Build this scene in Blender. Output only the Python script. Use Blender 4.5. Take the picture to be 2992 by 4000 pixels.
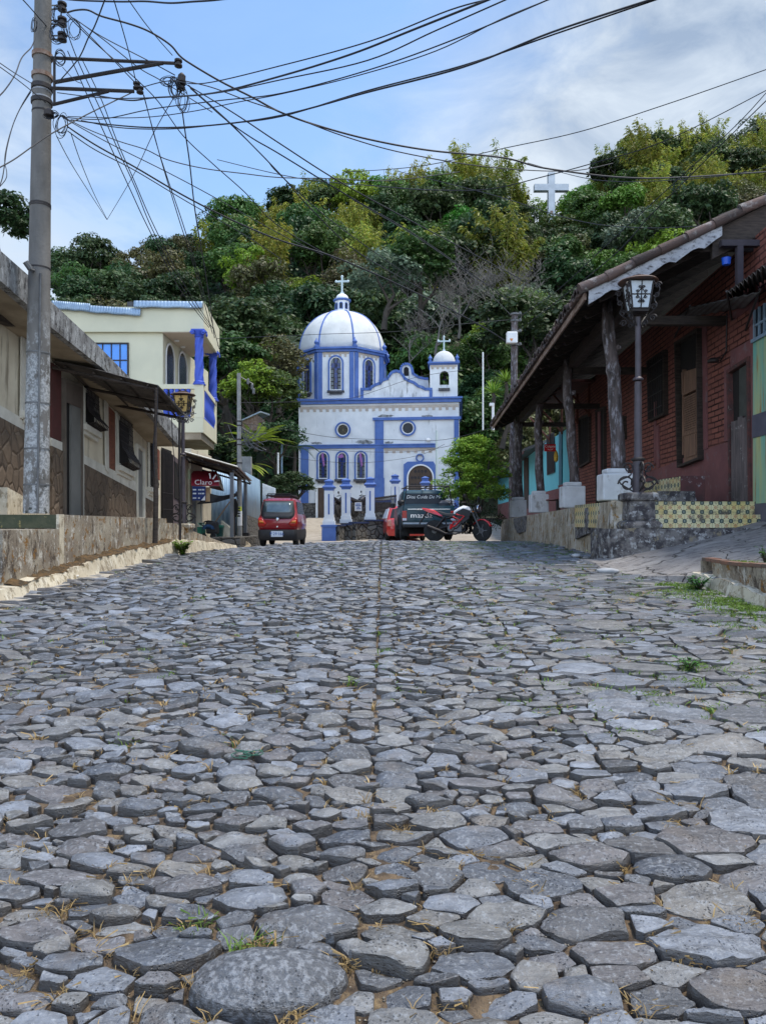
import bpy, math, random
import numpy as np
from mathutils import Vector, Matrix
# ---------------------------------------------------------------- camera, sky, sun, exposure
for o in list(bpy.data.objects): bpy.data.objects.remove(o)
SC = bpy.context.scene
COL = SC.collection
E = 1.35                      # eye height above the road under the camera
F = 2889.0                    # focal length in photo pixels
cam_d = bpy.data.cameras.new("camera"); cam = bpy.data.objects.new("camera", cam_d); COL.objects.link(cam)
cam.location = (0, 0, E); cam.rotation_euler = (math.radians(90), 0, 0)
cam_d.sensor_fit = 'VERTICAL'; cam_d.sensor_height = 36.0; cam_d.sensor_width = 27.0
cam_d.lens = F/4000*36.0; cam_d.shift_y = 46/4000.0
cam_d.clip_start = 0.05; cam_d.clip_end = 2000
SC.camera = cam
SUN_DIR = Vector((0.30, 0.05, 0.88)).normalized()      # towards the sun
sun_d = bpy.data.lights.new("sun", 'SUN'); sun = bpy.data.objects.new("sun", sun_d); COL.objects.link(sun)
sun_d.energy = 2.6; sun_d.angle = math.radians(10); sun_d.color = (1.0, 0.93, 0.82)
sun.rotation_euler = SUN_DIR.to_track_quat('Z', 'Y').to_euler(); sun.location = (-20, -15, 40)
world = bpy.data.worlds.new("World"); SC.world = world; world.use_nodes = True
def build_world():
 nt = world.node_tree; N = nt.nodes; L = nt.links; N.clear()
 out = N.new('ShaderNodeOutputWorld'); bg = N.new('ShaderNodeBackground'); L.new(bg.outputs[0], out.inputs[0])
 bg.inputs[1].default_value = 0.15
 sky = N.new('ShaderNodeTexSky'); sky.sky_type = 'NISHITA'; sky.sun_disc = False
 sky.sun_elevation = math.asin(SUN_DIR.z); sky.sun_rotation = math.atan2(SUN_DIR.x, SUN_DIR.y)
 sky.air_density = 1.6; sky.dust_density = 0.6; sky.ozone_density = 3.0
 tc = N.new('ShaderNodeTexCoord')
 sep = N.new('ShaderNodeSeparateXYZ'); L.new(tc.outputs['Generated'], sep.inputs[0])
 def math_(op, a, b=None, c=None):
  n = N.new('ShaderNodeMath'); n.operation = op
  for i, v in enumerate((a, b, c)):
   if v is None: continue
   if isinstance(v, (int, float)): n.inputs[i].default_value = v
   else: L.new(v, n.inputs[i])
  return n.outputs[0]
 mp = N.new('ShaderNodeMapping'); mp.inputs['Scale'].default_value = (1.0, 1.0, 2.1); L.new(tc.outputs['Generated'], mp.inputs[0])
 mp.inputs['Rotation'].default_value = (0.1, 0.35, 0.2)
 n1 = N.new('ShaderNodeTexNoise'); n1.inputs['Scale'].default_value = 2.3; n1.inputs['Detail'].default_value = 7; n1.inputs['Roughness'].default_value = 0.52
 L.new(mp.outputs[0], n1.inputs[0])
 n2 = N.new('ShaderNodeTexNoise'); n2.inputs['Scale'].default_value = 6.0; n2.inputs['Detail'].default_value = 8; n2.inputs['Roughness'].default_value = 0.6
 n2.inputs['Distortion'].default_value = 0.6; L.new(mp.outputs[0], n2.inputs[0])
 side = math_('MULTIPLY_ADD', sep.outputs[0], 1.35, 0.66)
 hole_x = math_('ADD', sep.outputs[0], 0.13); hole_z = math_('SUBTRACT', sep.outputs[2], 0.60)
 hd = math_('ADD', math_('MULTIPLY', hole_x, math_('MULTIPLY', hole_x, 12.0)), math_('MULTIPLY', hole_z, math_('MULTIPLY', hole_z, 7.0)))
 hole = math_('POWER', 2.718, math_('MULTIPLY', hd, -1.0))
 low = math_('SUBTRACT', 0.62, sep.outputs[2])
 lowm = math_('MULTIPLY', math_('MAXIMUM', low, 0.0), 1.25)
 left = math_('MULTIPLY', math_('MAXIMUM', math_('MULTIPLY_ADD', sep.outputs[0], -1.0, -0.18), 0.0), 2.4)
 m = math_('ADD', math_('ADD', side, lowm), left)
 m = math_('SUBTRACT', m, math_('MULTIPLY', hole, 0.85))
 m = math_('ADD', m, math_('MULTIPLY', math_('SUBTRACT', n1.outputs[0], 0.5), 0.95))
 m = math_('ADD', m, math_('MULTIPLY', math_('SUBTRACT', n2.outputs[0], 0.5), 0.6))
 cl = N.new('ShaderNodeClamp'); L.new(m, cl.inputs[0]); cl.inputs[1].default_value = 0.06; cl.inputs[2].default_value = 0.97
 cr = N.new('ShaderNodeValToRGB'); e = cr.color_ramp.elements
 e[0].position = 0.42; e[0].color = (1.55, 2.0, 2.7, 1); e[1].position = 0.74; e[1].color = (3.1, 3.5, 3.95, 1)
 b = math_('ADD', n2.outputs[0], math_('MULTIPLY', math_('MAXIMUM', math_('SUBTRACT', 0.6, sep.outputs[2]), 0.0), 0.9))
 L.new(b, cr.inputs[0])
 tint = N.new('ShaderNodeMixRGB'); tint.blend_type = 'MULTIPLY'; tint.inputs[0].default_value = 1.0
 L.new(sky.outputs[0], tint.inputs[1]); tint.inputs[2].default_value = (0.72, 0.80, 0.91, 1)
 mix = N.new('ShaderNodeMixRGB'); L.new(cl.outputs[0], mix.inputs[0]); L.new(tint.outputs[0], mix.inputs[1]); L.new(cr.outputs[0], mix.inputs[2])
 back = math_('MULTIPLY_ADD', math_('MAXIMUM', math_('MULTIPLY_ADD', sep.outputs[1], -1.0, 0.12), 0.0), 1.4, 1.0)  # sky brightened behind the camera, added as frontal fill
 vm = N.new('ShaderNodeVectorMath'); vm.operation = 'SCALE'; L.new(mix.outputs[0], vm.inputs[0]); L.new(back, vm.inputs['Scale'])
 L.new(vm.outputs[0], bg.inputs[0])
build_world()
SC.view_settings.view_transform = 'Standard'; SC.view_settings.look = 'None'
SC.view_settings.exposure = 0.68; SC.view_settings.gamma = 1.0; SC.view_settings.use_curve_mapping = False
SC.render.engine = 'CYCLES'
SC.cycles.max_bounces = 5; SC.cycles.diffuse_bounces = 3; SC.cycles.glossy_bounces = 2; SC.cycles.transmission_bounces = 3
SC.cycles.transparent_max_bounces = 6; SC.cycles.use_denoising = True; SC.cycles.caustics_reflective = False; SC.cycles.caustics_refractive = False
# ---------------------------------------------------------------- pixel measurements -> points in the place
def W(x, y, Z):               # photo pixel at a known distance
 return Vector(((x-1496)/F*Z, Z, E+(2046-y)/F*Z))
def crop(sc, ox, oy): return lambda p: (ox+p[0]/sc, oy+p[1]/sc)
DD = crop(0.55315, 0, 0)       # overview
C1 = crop(1.475, 0, 900); C2 = crop(1.5045, 900, 1000); C3 = crop(1.301, 1800, 700); C4 = crop(3.6875, 700, 1600)
C5 = crop(1.655, 960, 1850); C6 = crop(1.7702, 2300, 750); C7 = crop(2.107, 1900, 1050); TT = crop(1.5045, 0, 0)
CL = crop(1.655, 0, 1900); CR = crop(2.0896, 2200, 1750)
rng = random.Random(7)
# ---------------------------------------------------------------- mesh builder
def V(*a): return Vector(a)
UP = Vector((0, 0, 1))
class Thing:                   # an Empty at the base of a thing
 def __init__(s, name, label, cat, loc=(0, 0, 0), group=None, kind=None):
  s.o = bpy.data.objects.new(name, None); COL.objects.link(s.o); s.o.empty_display_size = 0.2
  s.loc = Vector(loc); s.o.location = s.loc; tag(s.o, label, cat, group, kind)
def tag(o, label=None, cat=None, group=None, kind=None):
 if label: o['label'] = label
 if cat: o['category'] = cat
 if group: o['group'] = group
 if kind: o['kind'] = kind
 return o
class MB:
 def __init__(s): s.v = []; s.f = []
 def add(s, vs, fs):
  b = len(s.v); s.v.extend([tuple(v) for v in vs]); s.f.extend([tuple(i+b for i in f) for f in fs]); return s
 def box(s, x0, x1, y0, y1, z0, z1):
  return s.obox(V(x0, y0, z0), V(x1-x0, 0, 0), V(0, y1-y0, 0), V(0, 0, z1-z0))
 def obox(s, o, a, b, c):
  vs = [o, o+a, o+a+b, o+b, o+c, o+a+c, o+a+b+c, o+b+c]
  return s.add(vs, [(0, 3, 2, 1), (4, 5, 6, 7), (0, 1, 5, 4), (1, 2, 6, 5), (2, 3, 7, 6), (3, 0, 4, 7)])
 def prism(s, pts, d):
  n = len(pts); p = [Vector(q) for q in pts]; d = Vector(d)
  return s.add(p+[q+d for q in p], [tuple(range(n))[::-1], tuple(range(n, 2*n))]+[(i, (i+1) % n, (i+1) % n+n, i+n) for i in range(n)])
 def ring(s, outer, inner, d):     # a frame between two outlines with the same number of points
  n = len(outer); d = Vector(d); O = [Vector(q) for q in outer]; I = [Vector(q) for q in inner]
  vs = O+I+[q+d for q in O]+[q+d for q in I]; fs = []
  for i in range(n):
   j = (i+1) % n
   fs += [(i, j, n+j, n+i), (2*n+i, 3*n+i, 3*n+j, 2*n+j), (i, 2*n+i, 2*n+j, j), (n+i, n+j, 3*n+j, 3*n+i)]
  return s.add(vs, fs)
 def tube(s, pts, r, n=6, cap=True):
  pts = [Vector(p) for p in pts]; m = len(pts)
  if not hasattr(r, '__len__'): r = [r]*m
  vs = []; prev = None
  for i, p in enumerate(pts):
   t = (pts[min(i+1, m-1)]-pts[max(i-1, 0)])
   t = t.normalized() if t.length > 1e-9 else UP
   if prev is None:
    a = t.cross(UP) if abs(t.z) < 0.9 else t.cross(Vector((1, 0, 0)))
   else:
    a = prev-t*prev.dot(t)
   a.normalize(); prev = a; b = t.cross(a)
   for k in range(n):
    th = 2*math.pi*k/n; vs.append(p+(a*math.cos(th)+b*math.sin(th))*r[i])
  fs = []
  for i in range(m-1):
   for k in range(n):
    k2 = (k+1) % n; fs.append((i*n+k, i*n+k2, (i+1)*n+k2, (i+1)*n+k))
  if cap: fs += [tuple(range(n))[::-1], tuple((m-1)*n+k for k in range(n))]
  return s.add(vs, fs)
 def lathe(s, c, prof, n=16, rot=0.0, ax=UP, sx=1.0):
  ax = Vector(ax).normalized(); a = ax.cross(Vector((0, 1, 0))) if abs(ax.y) < 0.9 else ax.cross(Vector((0, 0, 1)))
  a.normalize(); b = ax.cross(a); c = Vector(c); vs = []
  for r, h in prof:
   for k in range(n):
    th = 2*math.pi*k/n+rot; vs.append(c+ax*h+(a*math.cos(th)*sx+b*math.sin(th))*r)
  m = len(prof); fs = []
  for i in range(m-1):
   for k in range(n):
    k2 = (k+1) % n; fs.append((i*n+k, i*n+k2, (i+1)*n+k2, (i+1)*n+k))
  fs += [tuple(range(n))[::-1], tuple((m-1)*n+k for k in range(n))]
  return s.add(vs, fs)
 def grid(s, fn, nu, nv):
  vs = [fn(i/nu, j/nv) for i in range(nu+1) for j in range(nv+1)]
  return s.add(vs, [(i*(nv+1)+j, (i+1)*(nv+1)+j, (i+1)*(nv+1)+j+1, i*(nv+1)+j+1) for i in range(nu) for j in range(nv)])
 def build(s, name, mat, parent=None, smooth=False, label=None):
  me = bpy.data.meshes.new(name); L = Vector((0, 0, 0)); po = None
  if isinstance(parent, Thing): L = parent.loc; po = parent.o
  elif parent is not None: po = parent; L = Vector(parent['_o']) if '_o' in parent else Vector((0, 0, 0))
  me.from_pydata([(a-L.x, b-L.y, c-L.z) for a, b, c in s.v], [], s.f); me.update()
  if smooth:
   me.polygons.foreach_set('use_smooth', [True]*len(me.polygons))
   if smooth != 'all':
    try: me.set_sharp_from_angle(angle=math.radians(38))
    except Exception: pass
  o = bpy.data.objects.new(name, me); COL.objects.link(o); o.data.materials.append(mat)
  if po is not None: o.parent = po
  o['_o'] = tuple(L)
  if label: o['label'] = label
  return o
def np_mesh(name, verts, faces, mat, smooth=False, parent=None, nper=4):
 me = bpy.data.meshes.new(name); verts = np.asarray(verts, np.float32); faces = np.asarray(faces, np.int32)
 me.vertices.add(len(verts)); me.vertices.foreach_set('co', verts.ravel())
 k = faces.shape[1]; me.loops.add(faces.size); me.loops.foreach_set('vertex_index', faces.ravel())
 me.polygons.add(len(faces)); me.polygons.foreach_set('loop_start', np.arange(0, faces.size, k, dtype=np.int32))
 me.polygons.foreach_set('loop_total', np.full(len(faces), k, np.int32))
 if smooth: me.polygons.foreach_set('use_smooth', np.ones(len(faces), bool))
 me.update(calc_edges=True); me.materials.append(mat)
 o = bpy.data.objects.new(name, me); COL.objects.link(o)
 if parent is not None: o.parent = parent
 return o
def add_bevel(o, w=0.01, seg=2):
 m = o.modifiers.new('bevel', 'BEVEL'); m.width = w; m.segments = seg; m.limit_method = 'ANGLE'; m.angle_limit = math.radians(35); return o
class Fr:                      # a vertical plane: s along it, t up from eye level, w outwards
 def __init__(s, o, u, n):
  s.o = Vector((o[0], o[1], E)); s.u = Vector((u[0], u[1], 0)).normalized(); s.n = Vector((n[0], n[1], 0)).normalized()
 def p(s, a, t, w=0.0): return s.o+s.u*a+UP*t+s.n*w
 def at(s, px, w=0.0):
  d = Vector(((px[0]-1496)/F, 1, (2046-px[1])/F)); O = s.o+s.n*w-Vector((0, 0, E))
  k = O.dot(s.n)/d.dot(s.n); P = d*k-s.o+Vector((0, 0, E))
  return (P.dot(s.u), P.z)
 def box(s, m, a0, a1, t0, t1, w0, w1):
  return m.obox(s.p(a0, t0, w0), s.u*(a1-a0), s.n*(w1-w0), UP*(t1-t0))
 def poly(s, m, pts, w0, w1): return m.prism([s.p(a, t, w0) for a, t in pts], s.n*(w1-w0))
 def ppoly(s, m, px, w0, w1): return s.poly(m, [s.at(q) for q in px], w0, w1)
 def ring(s, m, o, i, w0, w1): return m.ring([s.p(a, t, w0) for a, t in o], [s.p(a, t, w0) for a, t in i], s.n*(w1-w0))
def arch(c, hw, t0, ts, n=10, k=1.0):
 """outline of an arched opening, bottom t0, springing ts"""
 pts = [(c-hw, t0), (c+hw, t0)]
 for i in range(n+1):
  th = math.pi*i/n; pts.append((c+hw*math.cos(th), ts+hw*k*math.sin(th)))
 return pts
def circ(c, t, r, n=20): return [(c+r*math.cos(2*math.pi*i/n), t+r*math.sin(2*math.pi*i/n)) for i in range(n)]
def rect(a0, a1, t0, t1): return [(a0, t0), (a1, t0), (a1, t1), (a0, t1)]
def bez(pts, n=8):             # Catmull-Rom through points
 P = [Vector(p) for p in pts]; out = []
 for i in range(len(P)-1):
  p0 = P[max(i-1, 0)]; p1 = P[i]; p2 = P[i+1]; p3 = P[min(i+2, len(P)-1)]
  for k in range(n):
   t = k/n; out.append(0.5*((2*p1)+(p2-p0)*t+(2*p0-5*p1+4*p2-p3)*t*t+(3*p1-p0-3*p2+p3)*t**3))
 out.append(P[-1]); return out
def text_mesh(name, txt, size, depth, mat, parent, origin, u, up, align='CENTER', shear=0.0, sx=1.0):
 c = bpy.data.curves.new(name, 'FONT'); c.body = txt; c.size = size; c.extrude = depth; c.align_x = align; c.align_y = 'CENTER'; c.shear = shear; c.resolution_u = 3
 o = bpy.data.objects.new(name+'_tmp', c); COL.objects.link(o)
 dg = bpy.context.evaluated_depsgraph_get(); me = bpy.data.meshes.new_from_object(o.evaluated_get(dg)); bpy.data.objects.remove(o); bpy.data.curves.remove(c)
 u = Vector(u).normalized(); up = Vector(up).normalized(); nn = u.cross(up)
 L = parent.loc if isinstance(parent, Thing) else (Vector(parent['_o']) if '_o' in parent else V(0, 0, 0))
 po = parent.o if isinstance(parent, Thing) else parent
 for v in me.vertices:
  v.co = Vector(origin)+u*(v.co.x*sx)+up*v.co.y+nn*v.co.z-L
 me.name = name; me.materials.clear(); me.materials.append(mat)
 ob = bpy.data.objects.new(name, me); COL.objects.link(ob); ob.parent = po; return ob
# ---------------------------------------------------------------- materials
MATS = {}
def mat(name, c1, c2=None, sc=4.0, rough=0.8, bump=0.0, bsc=30.0, metal=0.0, stain=None, sst=(1, 1, 1), samt=0.5, ssc=3.0, stretch=(1, 1, 1),
  island=0.0, spec=0.4, detail=6, coat=0.0, stain2=None, s2=(8, 0.6), objrand=0.0, bdist=0.02):
 m = bpy.data.materials.new(name); m.use_nodes = True; nt = m.node_tree; N = nt.nodes; L = nt.links
 b = N['Principled BSDF']; b.inputs['Roughness'].default_value = rough; b.inputs['Metallic'].default_value = metal
 b.inputs['Specular IOR Level'].default_value = spec
 if coat: b.inputs['Coat Weight'].default_value = coat; b.inputs['Coat Roughness'].default_value = 0.08
 tc = N.new('ShaderNodeTexCoord')
 def mapped(scale):
  mp = N.new('ShaderNodeMapping'); mp.inputs['Scale'].default_value = scale; L.new(tc.outputs['Object'], mp.inputs[0]); return mp.outputs[0]
 def noise(vec, s, d=6, r=0.55):
  n = N.new('ShaderNodeTexNoise'); n.inputs['Scale'].default_value = s; n.inputs['Detail'].default_value = d; n.inputs['Roughness'].default_value = r
  L.new(vec, n.inputs[0]); return n.outputs[0]
 def ramp(f, a, bb):
  r = N.new('ShaderNodeMapRange'); r.inputs[1].default_value = a; r.inputs[2].default_value = bb; L.new(f, r.inputs[0]); return r.outputs[0]
 def mixc(f, a, c):
  mx = N.new('ShaderNodeMixRGB')
  if isinstance(f, float): mx.inputs[0].default_value = f
  else: L.new(f, mx.inputs[0])
  for i, v in ((1, a), (2, c)):
   if isinstance(v, tuple): mx.inputs[i].default_value = (*v, 1)
   else: L.new(v, mx.inputs[i])
  return mx.outputs[0]
 c2 = c2 or tuple(x*0.8 for x in c1)
 col = mixc(ramp(noise(mapped(stretch), sc, detail), 0.35, 0.65), c1, c2)
 if stain:
  f = ramp(noise(mapped(sst), ssc, 8, 0.65), 0.62-samt*0.25, 0.70-samt*0.1)
  col = mixc(f, col, stain)
 if stain2:
  f = ramp(noise(mapped((1, 1, 1)), s2[0], 8, 0.7), s2[1]-0.03, s2[1]+0.03)
  col = mixc(f, col, stain2)
 if island or objrand:
  hv = N.new('ShaderNodeHueSaturation'); L.new(col, hv.inputs['Color'])
  src = None
  if island:
   g = N.new('ShaderNodeNewGeometry'); r = N.new('ShaderNodeMapRange'); r.inputs[3].default_value = 1-island; r.inputs[4].default_value = 1+island
   L.new(g.outputs['Random Per Island'], r.inputs[0]); src = r.outputs[0]
  if objrand:
   oi = N.new('ShaderNodeObjectInfo'); r = N.new('ShaderNodeMapRange'); r.inputs[3].default_value = 1-objrand; r.inputs[4].default_value = 1+objrand
   L.new(oi.outputs['Random'], r.inputs[0])
   if src is None: src = r.outputs[0]
   else:
    mm = N.new('ShaderNodeMath'); mm.operation = 'MULTIPLY'; L.new(src, mm.inputs[0]); L.new(r.outputs[0], mm.inputs[1]); src = mm.outputs[0]
  L.new(src, hv.inputs['Value']); col = hv.outputs[0]
 L.new(col, b.inputs['Base Color'])
 if bump:
  bp = N.new('ShaderNodeBump'); bp.inputs['Strength'].default_value = bump; bp.inputs['Distance'].default_value = bdist
  L.new(noise(mapped(stretch), bsc, 8, 0.6), bp.inputs['Height']); L.new(bp.outputs[0], b.inputs['Normal'])
 MATS[name] = m; return m
class NT:                      # small helper for hand-made node materials
 def __init__(s, name, rough=0.8, spec=0.4):
  s.m = bpy.data.materials.new(name); s.m.use_nodes = True; s.N = s.m.node_tree.nodes; s.L = s.m.node_tree.links
  s.b = s.N['Principled BSDF']; s.b.inputs['Roughness'].default_value = rough; s.b.inputs['Specular IOR Level'].default_value = spec
  s.tc = s.N.new('ShaderNodeTexCoord'); MATS[name] = s.m
 def set(s, sock, v):
  if isinstance(v, (int, float)): sock.default_value = v
  elif isinstance(v, tuple): sock.default_value = (*v, 1) if len(v) == 3 and sock.type == 'RGBA' else v
  else: s.L.new(v, sock)
 def node(s, t, out=0, **kw):
  n = s.N.new(t)
  for k, v in kw.items():
   if k.startswith('i_'): s.set(n.inputs[k[2:].replace('_', ' ')], v)
   elif k.startswith('n') and k[1:].isdigit(): s.set(n.inputs[int(k[1:])], v)
   else: setattr(n, k, v)
  s.last = n; return n.outputs[out]
 def math(s, op, a, b=0.0, c=0.0): return s.node('ShaderNodeMath', operation=op, n0=a, n1=b, n2=c)
 def mapv(s, scale=(1, 1, 1), rot=(0, 0, 0), loc=(0, 0, 0), src=None):
  n = s.N.new('ShaderNodeMapping'); n.inputs['Scale'].default_value = scale; n.inputs['Rotation'].default_value = rot; n.inputs['Location'].default_value = loc
  s.L.new(src or s.tc.outputs['Object'], n.inputs[0]); return n.outputs[0]
 def noise(s, v, sc, d=6, r=0.55): return s.node('ShaderNodeTexNoise', i_Vector=v, i_Scale=float(sc), i_Detail=float(d), i_Roughness=float(r))
 def rmp(s, f, a, b, c=0.0, d=1.0): return s.node('ShaderNodeMapRange', n0=f, n1=float(a), n2=float(b), n3=float(c), n4=float(d))
 def mix(s, f, a, b, mode='MIX'): return s.node('ShaderNodeMixRGB', blend_type=mode, n0=f, n1=a, n2=b)
 def bump(s, h, st=0.5, dist=0.02):
  o = s.node('ShaderNodeBump', i_Strength=float(st), i_Distance=float(dist), i_Height=h); s.L.new(o, s.b.inputs['Normal'])
 def color(s, c): s.set(s.b.inputs['Base Color'], c)
WHITE = mat('white_plaster', (0.72, 0.735, 0.75), (0.62, 0.64, 0.66), 1.6, 0.85, 0.3, 20, stain=(0.42, 0.43, 0.43), sst=(3.0, 3.0, 0.35), ssc=1.6, samt=0.0)
WHITE_OLD = mat('weathered_white_plaster', (0.74, 0.75, 0.76), (0.55, 0.56, 0.57), 1.5, 0.9, 0.3, 20, stain=(0.20, 0.20, 0.19), sst=(4, 4, 0.8), ssc=1.2, samt=0.3)
SOOT = mat('black_mould_patch', (0.09, 0.09, 0.085), (0.35, 0.36, 0.36), 5.0, 0.9, 0.3, 20)
BLUE = mat('blue_paint', (0.080, 0.155, 0.41), (0.055, 0.115, 0.34), 2.0, 0.6, 0.15, 30, stain=(0.16, 0.22, 0.42), sst=(3, 3, 0.6), ssc=2.0, samt=0.0)
TAN = mat('tan_plaster', (0.50, 0.43, 0.37), (0.38, 0.33, 0.29), 3, 0.9)
SILL = mat('dark_sill', (0.10, 0.10, 0.11), (0.05, 0.05, 0.05), 6, 0.9)
CONC = mat('grey_concrete', (0.30, 0.30, 0.29), (0.20, 0.20, 0.195), 3, 0.9, 0.4, 25, stain=(0.10, 0.10, 0.10), sst=(3, 3, 0.5), ssc=2, samt=0.2)
CREAM = mat('cream_plaster', (0.68, 0.62, 0.49), (0.54, 0.48, 0.37), 1.5, 0.85, 0.2, 30, stain=(0.27, 0.23, 0.17), sst=(3, 3, 0.35), ssc=2, samt=0.25)
CREAM_H = mat('pale_yellow_plaster', (0.64, 0.61, 0.46), (0.56, 0.54, 0.41), 0.8, 0.85, 0.15, 20)
CREAM_IN = mat('pinkish_plaster', (0.55, 0.46, 0.38), (0.48, 0.41, 0.34), 0.8, 0.85)
TRIM = mat('white_trim', (0.66, 0.64, 0.58), (0.52, 0.50, 0.44), 3, 0.8, 0.15, 30, stain=(0.25, 0.22, 0.18), sst=(3, 3, 0.6), ssc=3, samt=0.0)
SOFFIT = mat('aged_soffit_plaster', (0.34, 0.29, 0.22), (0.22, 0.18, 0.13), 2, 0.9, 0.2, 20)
WOOD = mat('dark_weathered_wood', (0.060, 0.045, 0.038), (0.025, 0.019, 0.016), 6, 0.8, 0.6, 30, stretch=(1, 1, 6))
WOODC = mat('grey_brown_log', (0.115, 0.090, 0.088), (0.030, 0.024, 0.024), 5, 0.75, 0.9, 16, stretch=(2.0, 2.0, 0.5), stain=(0.27, 0.26, 0.29), sst=(2.0, 2.0, 0.7), ssc=8, samt=0.45)
WOODD = mat('brown_door_wood', (0.10, 0.065, 0.045), (0.05, 0.033, 0.024), 5, 0.7, 0.3, 30, stretch=(6, 6, 0.6))
LIME = mat('whitewash', (0.62, 0.635, 0.66), (0.48, 0.49, 0.51), 3, 0.9, 0.5, 14, stain=(0.30, 0.29, 0.28), sst=(1, 1, 0.6), ssc=5, samt=0.25)
TERRA = mat('old_clay_tile', (0.11, 0.072, 0.062), (0.05, 0.043, 0.043), 3, 0.9, 0.6, 30, stain=(0.24, 0.22, 0.21), ssc=6, samt=0.3, island=0.45)
PEEL = mat('peeling_white_paint', (0.42, 0.43, 0.46), (0.24, 0.25, 0.28), 4, 0.7, 0.6, 20, stain=(0.05, 0.045, 0.05), sst=(1, 1, 2), ssc=9, samt=0.45)
RUSTB = mat('rusty_brown_strip', (0.16, 0.09, 0.06), (0.28, 0.22, 0.19), 14, 0.8)
PLUM = mat('plum_plaster', (0.225, 0.092, 0.095), (0.155, 0.066, 0.070), 2, 0.85, 0.3, 20, stain=(0.19, 0.125, 0.135), ssc=5, samt=0.2)
ZINC = mat('zinc_sheet', (0.36, 0.42, 0.48), (0.25, 0.31, 0.37), 2, 0.45, 0.1, 10, metal=0.35, stain=(0.26, 0.2, 0.16), sst=(4, 4, 0.4), ssc=2, samt=0.0)
ZINCB = mat('blue_grey_zinc', (0.26, 0.38, 0.50), (0.20, 0.30, 0.42), 1.5, 0.5, 0.1, 10, metal=0.2, stain=(0.24, 0.25, 0.27), sst=(4, 4, 0.4), ssc=1.5, samt=0.1)
ZINCD = mat('dirty_zinc_sheet', (0.10, 0.09, 0.085), (0.05, 0.045, 0.045), 3, 0.7, 0.1, 10)
IRON = mat('black_iron', (0.020, 0.018, 0.020), (0.035, 0.028, 0.028), 6, 0.55, 0.2, 40, metal=0.2)
IRONP = mat('painted_iron_post', (0.075, 0.062, 0.075), (0.045, 0.038, 0.045), 6, 0.5, 0.2, 40)
STEEL = mat('galvanised_steel', (0.16, 0.165, 0.17), (0.09, 0.09, 0.095), 5, 0.6, 0.1, 30, metal=0.3)
GLASSD = mat('dark_glass', (0.010, 0.012, 0.018), (0.015, 0.02, 0.028), 2, 0.25, spec=0.25)
GLASSB = mat('blue_glass', (0.045, 0.24, 0.75), (0.05, 0.30, 0.85), 1, 0.12, spec=0.6)
BLACKV = mat('dark_void', (0.010, 0.009, 0.010), (0.016, 0.013, 0.013), 3, 0.9)
PRED = mat('red_car_paint', (0.30, 0.012, 0.018), (0.26, 0.010, 0.015), 2, 0.3, coat=0.8)
PGREEN = mat('dark_green_blue_paint', (0.014, 0.058, 0.080), (0.012, 0.050, 0.068), 2, 0.4, coat=0.25, spec=0.3)
BPLAST = mat('black_plastic', (0.018, 0.018, 0.020), (0.03, 0.03, 0.032), 8, 0.6)
RUBBER = mat('black_rubber', (0.016, 0.016, 0.017), (0.028, 0.027, 0.026), 10, 0.85, 0.3, 60)
CHROME = mat('chrome', (0.55, 0.56, 0.58), (0.5, 0.5, 0.52), 4, 0.2, metal=1.0)
LENSR = mat('red_lamp_lens', (0.45, 0.02, 0.015), (0.35, 0.015, 0.01), 8, 0.2)
LENSO = mat('orange_lamp_lens', (0.60, 0.20, 0.03), (0.5, 0.16, 0.03), 8, 0.2)
PLATE = mat('white_plate', (0.65, 0.70, 0.75), (0.6, 0.64, 0.7), 4, 0.5)
PLATEB = mat('blue_lettering', (0.03, 0.12, 0.40), (0.03, 0.10, 0.34), 4, 0.5)
WPAINT = mat('white_paint', (0.78, 0.78, 0.78), (0.7, 0.7, 0.7), 4, 0.5)
CLARO = mat('crimson_awning_cloth', (0.30, 0.018, 0.035), (0.25, 0.015, 0.03), 2, 0.6)
SREDF = mat('bright_red_plastic', (0.62, 0.02, 0.03), (0.55, 0.02, 0.025), 2, 0.35, coat=0.3)
NAVY = mat('navy_board', (0.012, 0.03, 0.13), (0.015, 0.035, 0.16), 3, 0.5)
ORANGE = mat('tan_orange_poster', (0.45, 0.25, 0.12), (0.50, 0.38, 0.25), 6, 0.7)
CYAN = mat('cyan_plaster', (0.17, 0.62, 0.74), (0.14, 0.55, 0.67), 1, 0.8, 0.15, 20)
TARP = mat('black_tarp', (0.02, 0.02, 0.025), (0.035, 0.035, 0.04), 3, 0.5, 0.5, 8)
YPAPER = mat('yellow_paper', (0.55, 0.62, 0.06), (0.5, 0.55, 0.05), 5, 0.8)
LAMPY = mat('amber_lamp_glass', (0.62, 0.42, 0.14), (0.52, 0.34, 0.11), 5, 0.4)
LAMPW = mat('milky_lamp_glass', (0.55, 0.62, 0.68), (0.48, 0.54, 0.60), 5, 0.35)
COPPER = mat('rusty_lamp_roof', (0.16, 0.085, 0.06), (0.07, 0.05, 0.045), 7, 0.6)
DIRT = mat('brown_dirt', (0.22, 0.155, 0.095), (0.05, 0.036, 0.027), 14, 0.95, 1.0, 90, stain=(0.28, 0.20, 0.11), ssc=22, samt=0.3)
BUSHG = mat('hill_soil', (0.030, 0.035, 0.018), (0.018, 0.022, 0.012), 0.3, 0.95)
GREEN_P = mat('green_plastic', (0.02, 0.20, 0.12), (0.02, 0.15, 0.10), 4, 0.5)
BLUE_P = mat('blue_plastic', (0.03, 0.16, 0.45), (0.03, 0.12, 0.35), 4, 0.4)
CABLE = mat('cable_black', (0.018, 0.022, 0.032), (0.012, 0.014, 0.02), 4, 0.7)
BARK = mat('bark', (0.065, 0.052, 0.042), (0.035, 0.03, 0.025), 4, 0.9, 0.5, 12)
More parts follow.
